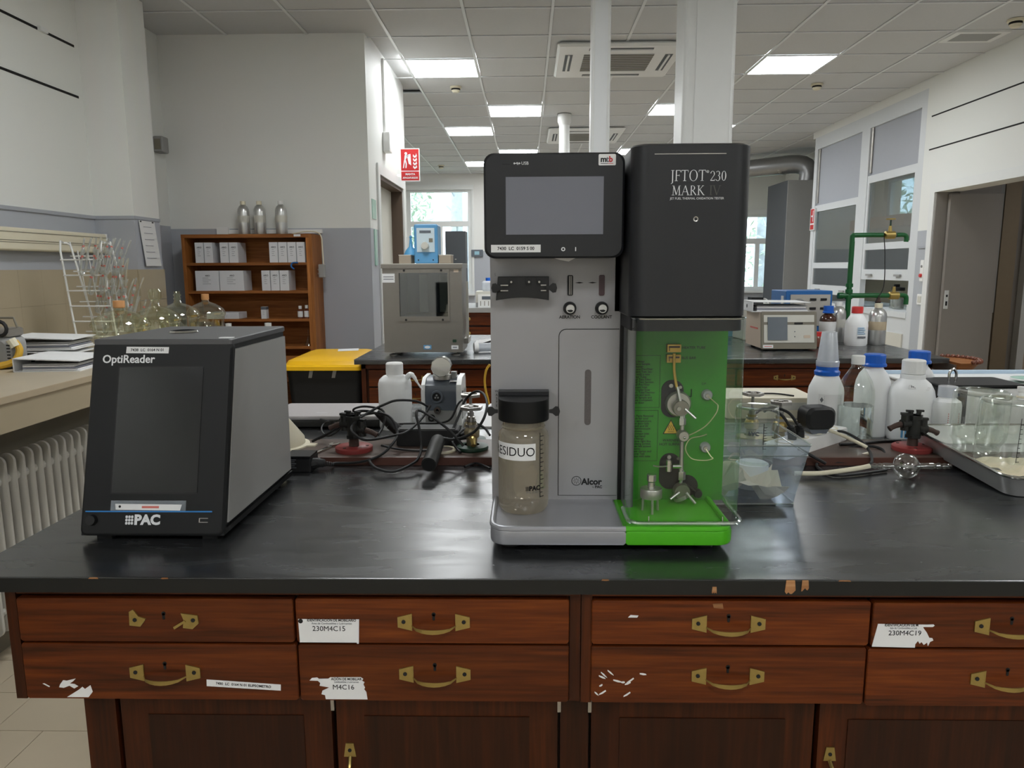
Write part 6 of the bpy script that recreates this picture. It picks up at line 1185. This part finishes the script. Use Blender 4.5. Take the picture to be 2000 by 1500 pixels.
# grey benchtop pump
t = thing('vacuum_pump', 'grey benchtop pump with white side shells and a steel knob on top', 'pump', (-.275, 2.31, .9)); 
prof = lambda o: [(-.0, .0), (.16, .0), (.17, .12-o), (.15, .148-o), (.04, .15-o), (.0, .132-o), (-.008, .11-o)]
M().prism(prof(0), -.062, -.05, 'x').build('side_shell', 'white_plastic', t); M().prism(prof(0), .05, .066, 'x').build('side_shell', 'white_plastic', t)
M().prism([(.004, .048), (.155, .048), (.162, .119), (.145, .144), (.042, .146), (.004, .129), (-.003, .11)], -.05, .05, 'x').build('pump_body', 'slate', t); M().prism([(-.002, 0), (.155, 0), (.155, .048), (-.002, .048)], -.05, .05, 'x').build('pump_base', 'mid_grey', t)
M().prism([(.012, .02), (.15, .01), (.15, .1), (.02, .11)], .066, .069, 'x').build('side_badge', 'mid_grey', t)
d = M().lathe([(.014, -.016), (.019, -.016), (.02, -.012), (.02, 0)], (-.012, .002, .095), 24, 'y').build('gauge_ring', 'slate', t); M().lathe([(0, -.012), (.0135, -.012), (.0142, -.008)], (-.012, .002, .095), 20, 'y').build('gauge_face', 'soft_black', d)
for a in (90, 210, 330): M().cyl((-.012+.005*math.cos(R(a)), -.012, .095+.005*math.sin(R(a))), (-.012+.005*math.cos(R(a)), -.009, .095+.005*math.sin(R(a))), .003, n=8).build('gauge_spoke', 'mid_grey', d)
M().lathe([(.005, -.02), (.011, -.02), (.012, -.014), (.012, 0)], (-.01, .002, .052), 18, 'y').build('outlet', 'chrome', t); M().lathe([(.006, -.012), (.011, -.012), (.011, 0)], (-.03, .0, .026), 16, 'y').build('inlet_port', 'soft_black', t)
M().cyl((0.0, .05, .144), (0, .05, .158), .03, n=20).build('knob_base', 'steel', t)
k_ = M(); n = 20; po = []
for i in range(40): a = 2*math.pi*i/40; q = .0325 if i % 4 < 2 else .0316; po.append((.0+q*math.cos(a), .186+q*math.sin(a)))
k_.prism(po, .018, .06, 'y', .002).build('clamp_knob', 'chrome', t); M().rbox(.028, .046, .05, .075, .146, .166, .003, 'z').build('lever', 'mid_grey', t); M().box(.028, .05, .012, .034, .1395, .1415).build('top_label', 'paper', t)
o = tag(M().tube([Vector(p)-Vector(CB['yellow'][-1]) for p in CB['yellow']], .004, 8).build('yellow_hose', 'yellow_hose', None, loc=CB['yellow'][-1]), 'thin yellow gas hose hanging just left of the tester', 'hose')
t = thing('papers', 'white paper sheets lying behind the green-based tap', 'paper', (-.12, 2.4, .9))
for k in range(3): M().box(-.08+.01*k, .16, -.13, .13-.01*k, .002*k, .002*k+.0015).build('sheet', 'paper', t)

# ================================================================ right side of the bench
bk = thing('clear_basket', 'clear plastic basket holding a jar and crumpled tissue, behind the tester', 'basket', (.47, 1.6, .9))
def taper(x0, x1, y0, y1, z0, z1, g, r=.012): return rr(x0, x1, y0, y1, r), rr(x0-g, x1+g, y0-g, y1+g, r)
a, b = taper(-.1, .095, -.09, .09, 0, .125, .018); n = len(a)
M().add([(x, y, .002) for x, y in a]+[(x, y, .112) for x, y in b], [(i, (i+1) % n, n+(i+1) % n, n+i) for i in range(n)]+[tuple(range(n))]).build('basket_wall', 'basket_plastic', bk)
c, d = taper(-.118, .113, -.108, .108, 0, 0, .004); M().add([(x, y, .112) for x, y in c]+[(x, y, .134) for x, y in d], [(i, (i+1) % n, n+(i+1) % n, n+i) for i in range(n)]).build('basket_collar', 'basket_plastic', bk)
M().tube([(x, y, .1345) for x, y in d], .0022, 6, 1, True).build('basket_rim', 'acrylic_edge', bk); M().tube([(x, y, .003) for x, y in a], .002, 6, 1, True).build('basket_base_edge', 'acrylic_edge', bk); M().tube([(x, y, .112) for x, y in c], .0014, 6, 1, True).build('basket_rim', 'acrylic_edge', bk)
def tissue(loc, lb, s_=.05, seed=1, nm='tissue', flat=.6):
    rnd = random.Random(seed); m = M(); n = 9; vs = []
    for j in range(n):
        for i in range(n): vs.append(((i/(n-1)-.5)*2*s_*(1+rnd.uniform(-.1, .1)), (j/(n-1)-.5)*1.6*s_, s_*flat*(.45+.25*math.sin(i*1.1+seed)+.2*math.sin(j*1.7+seed*2)+.22*math.sin((i+j)*1.3)+rnd.uniform(-.08, .08))*(1-.5*abs(j/(n-1)-.5))+.002))
    fs = [(j*n+i, j*n+i+1, j*n+n+i+1, j*n+n+i) for j in range(n-1) for i in range(n-1)]
    o = m.add(vs, fs).build(nm, 'tissue', None, loc=loc, smooth=0); sol = o.modifiers.new('t', 'SOLIDIFY'); sol.thickness = .0008; return tag(o, lb, 'tissue')
tissue((.47, 1.585, .905), 'crumpled beige tissue paper in the clear basket', .08, 4, flat=.9)
def inv_jar(loc, r, h, lb, scale=True, m='jar_glass', rz=0.):
    t = thing('glass_jar', lb, 'jar', loc, rz)
    if loc[0] > 1: t.rotation_euler.x = R(3.2); t.location.z = .9065+(loc[1]-1.57)*.0559
    M().lathe([(r*.78, 0), (r*.8, .012), (r*.84, .02), (r*.97, .035), (r, .05), (r, h-.012), (r*.96, h-.003), (r*.85, h), (0, h-.004)], n=36).build('jar_body', m, t); M().lathe([(r*.78, .0), (r*.81, .004), (r*.78, .008)], n=36).build('jar_lip', m, t); M().lathe([(r*.93, h-.004), (r*.96, h-.001), (r*.93, h+.001)], n=36).build('jar_base_ring', 'acrylic_edge', t)
    if scale:
        s_ = M().quad((0, .04, 0), (.0014, .04, 0), (.0014, h-.03, 0), (0, h-.03, 0))
        for k in range(9): z_ = .041+(h-.075)*k/9; x_ = .006 if k % 2 else .008; s_.quad((.0014, z_, 0), (x_, z_, 0), (x_, z_+.0013, 0), (.0014, z_+.0013, 0))
        wrapm(s_, r+.0005).build('scale_print', 'ink', t, smooth=0)
    return t
t = inv_jar((.512, 1.62, .965), .047, .128, 'graduated glass jar upside down in the clear basket', True); o = wraptext('PAC', .012, 'ink_grey', t, -.02, .075, .0476, bold=.0005); 
for v in o.data.vertices: v.co.z = .15-v.co.z
tag(M().lathe([(0, 0), (.035, 0), (.036, .004), (.036, .055), (.03, .058), (0, .058)], n=24).build('jar_stand', 'milk_plastic', None, loc=(.512, 1.64, .903)), 'white plastic pot under the upturned jar in the basket', 'pot')
# power strip
ps = thing('power_strip', 'white multi-socket power strip behind the clear basket', 'power strip', (.745, 1.93, .922), R(42))
M().rbox(-.17, .17, -.032, .032, 0, .035, .01, 'z', .004).build('strip_body', 'white_plastic', ps)
for k in range(4): s_ = M().lathe([(.0, .0345), (.018, .0345), (.021, .037), (.023, .0365), (.023, .034)], (-.12+.08*k, 0, 0), 20).build('socket', 'cream_plastic', ps)
t = thing('wall_plug_adapter', 'large rounded black plug-in adapter on the power strip', 'adapter', (.775, 1.955, .958), R(10)); M().rbox(-.042, .042, -.03, .03, .012, .072, .02, 'y', .008).build('adapter_body', 'soft_black', t); M().prism([(-.02, 0), (.02, 0), (.03, .014), (-.03, .014)], -.02, .02, 'y').build('adapter_neck', 'slate', t)
for k, (x, y) in enumerate(((.685, 1.875), (.712, 1.893))):
    t = thing('mains_plug', ['black mains plug in the power strip, left', 'black mains plug in the power strip, right'][k], 'plug', (x, y, .957)); M().tube([(0, 0, 0), (-.002, 0, .02), (-.008, .002, .035)], [.011, .011, .009, .008], 10, 3).build('plug_body', 'soft_black', t)
    for q in range(4): M().cyl((-.002-.001*q, 0, .018+.004*q), (-.002-.001*q, 0, .0205+.004*q), .0115-.0007*q, n=10).build('grip_rib', 'black_plastic', t)
    M().tube([(-.008, .002, .035), (-.03, .01, .065), (-.065, .03, .075), (-.08, .05, .06)], .0038, 8).build('cord', 'soft_black', t)
cable('K', 'black cable coiled on the worktop right of the basket', .0036); cable('L', 'short black cable crossing in front of the power strip', .0044); cable('M', 'black cable looping beside the half-full glass bottle', .0036); cable('O', 'black cable lying behind the red-based tap on the right', .004)
cable('W', 'white cable running down from the power strip', .0045, 'cream_plastic'); cable('N', 'white cable end on the ledge below the glass bottle', .0045, 'cream_plastic')
t = thing('white_case', 'flat cream plastic case at the back of the bench behind the handwheels', 'case', (.83, 2.5, .9)); M().rbox(-.17, .13, -.09, .12, 0, .07, .008, 'z', .003).build('case_body', 'cream_plastic', t); M().box(-.05, .11, -.092, -.089, .03, .055).build('case_panel', 'panel_light', t); M().tube([(-.1, -.02, .071), (0, -.03, .075), (.06, -.06, .072)], .003, 6).build('cord', 'soft_black', t)

def hdpe(loc, r, h, lb, cap, shoulder='round', ring=None, body='milk_plastic'):
    t = thing('plastic_bottle', lb, 'bottle', loc)
    if shoulder == 'cone': pr = [(0, .003), (r*.94, 0), (r, .01), (r, h*.62), (r*.96, h*.68), (r*.6, h*.86), (r*.5, h*.875), (r*.5, h*.9)]
    else: pr = [(0, .003), (r*.94, 0), (r, .01), (r, h*.6), (r*.94, h*.69), (r*.78, h*.78), (r*.55, h*.84), (r*.5, h*.86), (r*.5, h*.9)]
    M().lathe(pr, n=36).build('bottle_body', body, t)
    if ring: M().lathe([(r*.52, h*.87), (r*.56, h*.872), (r*.56, h*.885), (r*.52, h*.888)], n=28).build('neck_ring', ring, t)
    return t
def ribbed_cap(t, r, z0, z1, m, base=True):
    po = []
    for i in range(36): a = 2*math.pi*i/36; q = r if i % 3 else r*.955; po.append((q*math.cos(a), q*math.sin(a)))
    M().prism(po, z0+(.008 if base else 0), z1, 'z', .003).build('cap', m, t)
    if base: M().lathe([(r*.9, z0), (r*1.1, z0+.001), (r*1.12, z0+.006), (r*1.02, z0+.011), (r*.95, z0+.011)], n=28).build('cap_collar', m, t)
# blue-collared bottle with tall translucent cup
b1 = hdpe((.868, 2.13, .9), .049, .225, 'white bottle with blue collar and tall translucent dosing cup', None, 'cone'); r = .049
M().lathe([(r*.55, .187), (r*.7, .189), (r*.72, .199), (r*.62, .204), (r*.62, .219), (r*.55, .22)], n=28).build('collar', 'blue_cap', b1); M().lathe([(r*.64, .214), (r*.65, .229), (r*.6, .231), (r*.58, .24), (r*.42, .311), (r*.4, .313), (0, .313)], n=28).build('dosing_cup', 'frost_plastic', b1)
lab = M(); n = 14; lab.add([(-.038+.072*k/n, z, 0) for z in (.02, .138) for k in range(n+1)], [(k, k+1, n+2+k, n+1+k) for k in range(n)]); wrapm(lab, r+.0005).build('paper_label', 'paper', b1, smooth=60)
ll = M()
for k in range(21): ll.quad((-.022, .030+.005*k, 0), (.028, .030+.005*k, 0), (.028, .0326+.005*k, 0), (-.022, .0326+.005*k, 0))
wrapm(ll, r+.0008).build('label_print', 'paper_print', b1, smooth=0); wrapm(M().quad((-.034, .122, 0), (-.029, .114, 0), (-.024, .122, 0), (-.029, .13, 0)), r+.0009).build('hazard_mark', 'ink_grey', b1, smooth=0); wrapm(M().quad((0, .022, 0), (.03, .022, 0), (.03, .04, 0), (0, .04, 0)), r+.0009).build('blue_block', 'blue_cap', b1, smooth=0)
# glass bottle of water
gb = thing('glass_bottle', 'clear glass bottle half full of water with a white cap', 'bottle', (.934, 2.083, .9)); r = .05
M().lathe([(0, .004), (r*.9, .0), (r*.985, .006), (r, .016), (r, .135), (r*.96, .155), (r*.8, .18), (r*.5, .205), (r*.34, .218), (r*.32, .235)], n=40).build('bottle_body', 'clear_glass', gb); M().lathe([(0, .007), (r*.92, .007), (r*.955, .015), (r*.955, .108), (r*.965, .109), (0, .109)], n=40).build('water', 'water', gb); M().lathe([(r*.36, .226), (r*.36, .248), (r*.34, .25), (0, .25)], n=28).build('cap', 'white_plastic', gb)
# other white bottles
b3 = hdpe((1.03, 2.19, .9), .05, .235, 'white bottle with ribbed blue cap and red neck ring', None, 'round', 'red_cap'); ribbed_cap(b3, .0305, .205, .242, 'blue_cap')
b4 = hdpe((1.115, 2.13, .9), .062, .21, 'large white bottle with white ribbed cap and peeling label', None, 'round'); ribbed_cap(b4, .0315, .19, .232, 'white_plastic', False); M().lathe([(.033, .176), (.033, .19), (.03, .191)], n=28).build('neck', 'milk_plastic', b4)
fr4 = frame((0, -.047, .158), 42); onface(M().prism([(-.036, -.004), (.02, -.01), (.028, .0), (.012, .004), (-.03, .009)], 0, .0006), fr4).build('peeling_label', 'paper', b4); text('H2O', .012, 'ink', b4, fr4, -.015, .001, .001, rot=R(-8)); wrapm(M().quad((-.05, .012, 0), (-.03, .012, 0), (-.03, .05, 0), (-.05, .05, 0)).quad((-.03, .012, 0), (-.01, .012, 0), (-.01, .05, 0), (-.03, .05, 0)), .0626).build('blue_label', 'device_blue', b4, smooth=0)
b5 = hdpe((1.235, 2.33, .9), .05, .22, 'white bottle with ribbed blue cap at the back right', None, 'round'); ribbed_cap(b5, .0315, .195, .235, 'blue_cap')
b6 = thing('plastic_bottle', 'small translucent bottle with red printed scale beside the black box', 'bottle', (1.185, 2.072, .9)); r = .038
M().lathe([(0, .002), (r*.94, 0), (r, .008), (r, .11), (r*.92, .122), (r*.6, .13), (r*.58, .138)], n=28).build('bottle_body', 'milk_plastic', b6); M().lathe([(r*.62, .134), (r*.66, .136), (r*.64, .164), (0, .165)], n=24).build('cap', 'frost_plastic', b6)
rl = M()
for k in range(10): rl.quad((-.014, .035+.006*k, 0), (.018, .035+.006*k, 0), (.018, .0385+.006*k, 0), (-.014, .0385+.006*k, 0))
wrapm(rl.quad((-.02, .022, 0), (.02, .022, 0), (.02, .025, 0), (-.02, .025, 0)), r+.0005).build('red_print', 'red_ink', b6, smooth=0)
# black and white box with carrying handle
t = thing('carry_case', 'black and white boxy instrument with a chrome handle behind the upturned jars', 'instrument', (1.32, 2.2, .9), R(0))
M().prism([(-.12, .03), (-.045, .018), (-.045, .146), (-.115, .148)], -.07, .1, 'y').build('black_end', 'soft_black', t); M().rbox(-.045, .13, -.06, .1, .012, .146, .01, 'y', .003).build('white_body', 'white_plastic', t); M().rbox(-.118, .132, -.065, .1, .146, .156, .01, 'z', .003).build('top_plate', 'black_plastic', t); M().box(-.1, .12, -.05, .09, .0, .014).build('base', 'soft_black', t)
M().tube([(-.05, .02, .155), (-.05, .02, .18), (-.04, .02, .192), (-.03, .02, .18), (-.03, .02, .155)], .004, 8).build('handle', 'chrome', t)
# white storage box with watch glass
t = thing('storage_box', 'large white plastic storage box at the back right of the bench', 'box', (1.72, 2.48, .9)); M().rbox(-.42, .4, -.2, .2, 0, .105, .02, 'z', .006).build('box_body', 'white_plastic', t); M().rbox(-.43, .41, -.21, .21, .104, .112, .02, 'z', .002).build('box_lid', 'white_plastic', t); M().box(-.42, .4, .19, .21, .112, .124).build('lid_lip', mat('pale_blue', (196, 218, 238), .3), t)
t = thing('watch_glass', 'green tinted watch glass lying on the white storage box', 'dish', (1.68, 2.47, 1.012)); M().lathe([(0, .002), (.03, .003), (.055, .01), (.056, .013), (.053, .012), (.03, .006), (0, .005)], n=32).build('dish', 'pale_dish', t); M().lathe([(.0555, .0095), (.058, .0115), (.0555, .014)], n=32).build('dish_rim', 'white_plastic', t)
t = thing('folded_papers', 'white folded paper at the right edge behind the storage box', 'paper', (1.93, 2.56, 1.012)); M().add([(-.1, -.08, .002), (.12, -.1, .002), (.12, .08, .03), (-.08, .08, .02), (-.02, -.09, .02)], [(0, 1, 4), (0, 4, 2, 3), (1, 2, 4)]).build('sheet', 'paper', t, smooth=0); M().box(-.1, .1, .03, .09, 0, .004).build('sheet', 'paper', t)
# steel tray with upturned jars
ty = thing('steel_tray', 'stainless steel tray with upturned glass jars at the right edge', 'tray', (1.05, 1.57, .9005), R(0)); ty.rotation_euler.x = R(3.2)
p0 = rr(.0, .62, .0, .39, .03); p1 = rr(-.022, .64, -.022, .41, .035); n = len(p0)
M().add([(x, y, .001) for x, y in p0]+[(x, y, .05) for x, y in p1]+[(x*.99+.003, y*.99+.002, .05) for x, y in p1]+[(x*.985+.005, y*.985+.003, .004) for x, y in p0], [(j*n+i, j*n+(i+1) % n, (j+1)*n+(i+1) % n, (j+1)*n+i) for j in range(3) for i in range(n)]+[tuple(range(n))[::-1], tuple(3*n+i for i in range(n))]).build('tray_body', 'tray_steel', ty); M().tube([(x, y, .05) for x, y in p1], .0035, 8, 1, True).build('tray_rim', 'chrome', ty)
tissue((1.16, 1.74, .916), 'beige paper towel lining the steel tray', .09, 9, 'paper_towel', .22)
inv_jar((1.168, 1.895, .915), .066, .155, 'upturned glass jar at the left of the steel tray', False); t = inv_jar((1.118, 1.722, .91), .057, .175, 'upturned graduated glass jar at the front of the steel tray'); inv_jar((1.335, 1.86, .915), .06, .15, 'upturned glass jar at the right rear of the steel tray', False)
tag(M().lathe([(0, 0), (.05, 0), (.051, .004), (.045, .007), (0, .007)], n=28).build('metal_disc', 'iron_black', None, loc=(1.118, 1.722, .9145), rx=R(3.2)), 'dark metal disc under the front upturned jar', 'disc')
t = thing('dosing_valve', 'small white plastic valve on top of the front upturned jar', 'valve', (1.15, 1.713, 1.0905)); M().lathe([(0, 0), (.008, 0), (.008, .018), (.01, .019), (.01, .03), (0, .031)], n=16).build('valve_body', 'white_plastic', t); M().lathe([(.0085, .004), (.0105, .005), (.0105, .008), (.0085, .009)], n=16).build('valve_ring', 'cream_plastic', t)
# glass bulb trap with hose
t = thing('bulb_trap', 'clear glass bulb trap with ribbed hose ends on a cream rubber tube', 'glassware', (.897, 1.712, .9)); r = .03
pr = [(.006, -.085), (.0045, -.08), (.0075, -.074), (.005, -.068), (.0075, -.062), (.0055, -.056), (.0075, -.05), (.0065, -.03)]+[(max(.0066, .03*math.cos(R(a))), .03*math.sin(R(a))) for a in range(-75, 76, 15)]+[(.007, .045), (.008, .062), (.0055, .068), (.008, .076), (.0052, .083), (.0072, .09), (.0045, .097), (.006, .104)]
M().lathe([(a, b) for a, b in pr], (0, 0, .031), 24, 'x').build('bulb', thin('bulb_glass', (238, 241, 238), .16), t)
M().tube([(-.085, 0, .031), (-.12, .0, .024), (-.2, .0, .013), (-.26, .002, .012)], .0056, 10, 5).build('rubber_tube', 'cream_plastic', t)
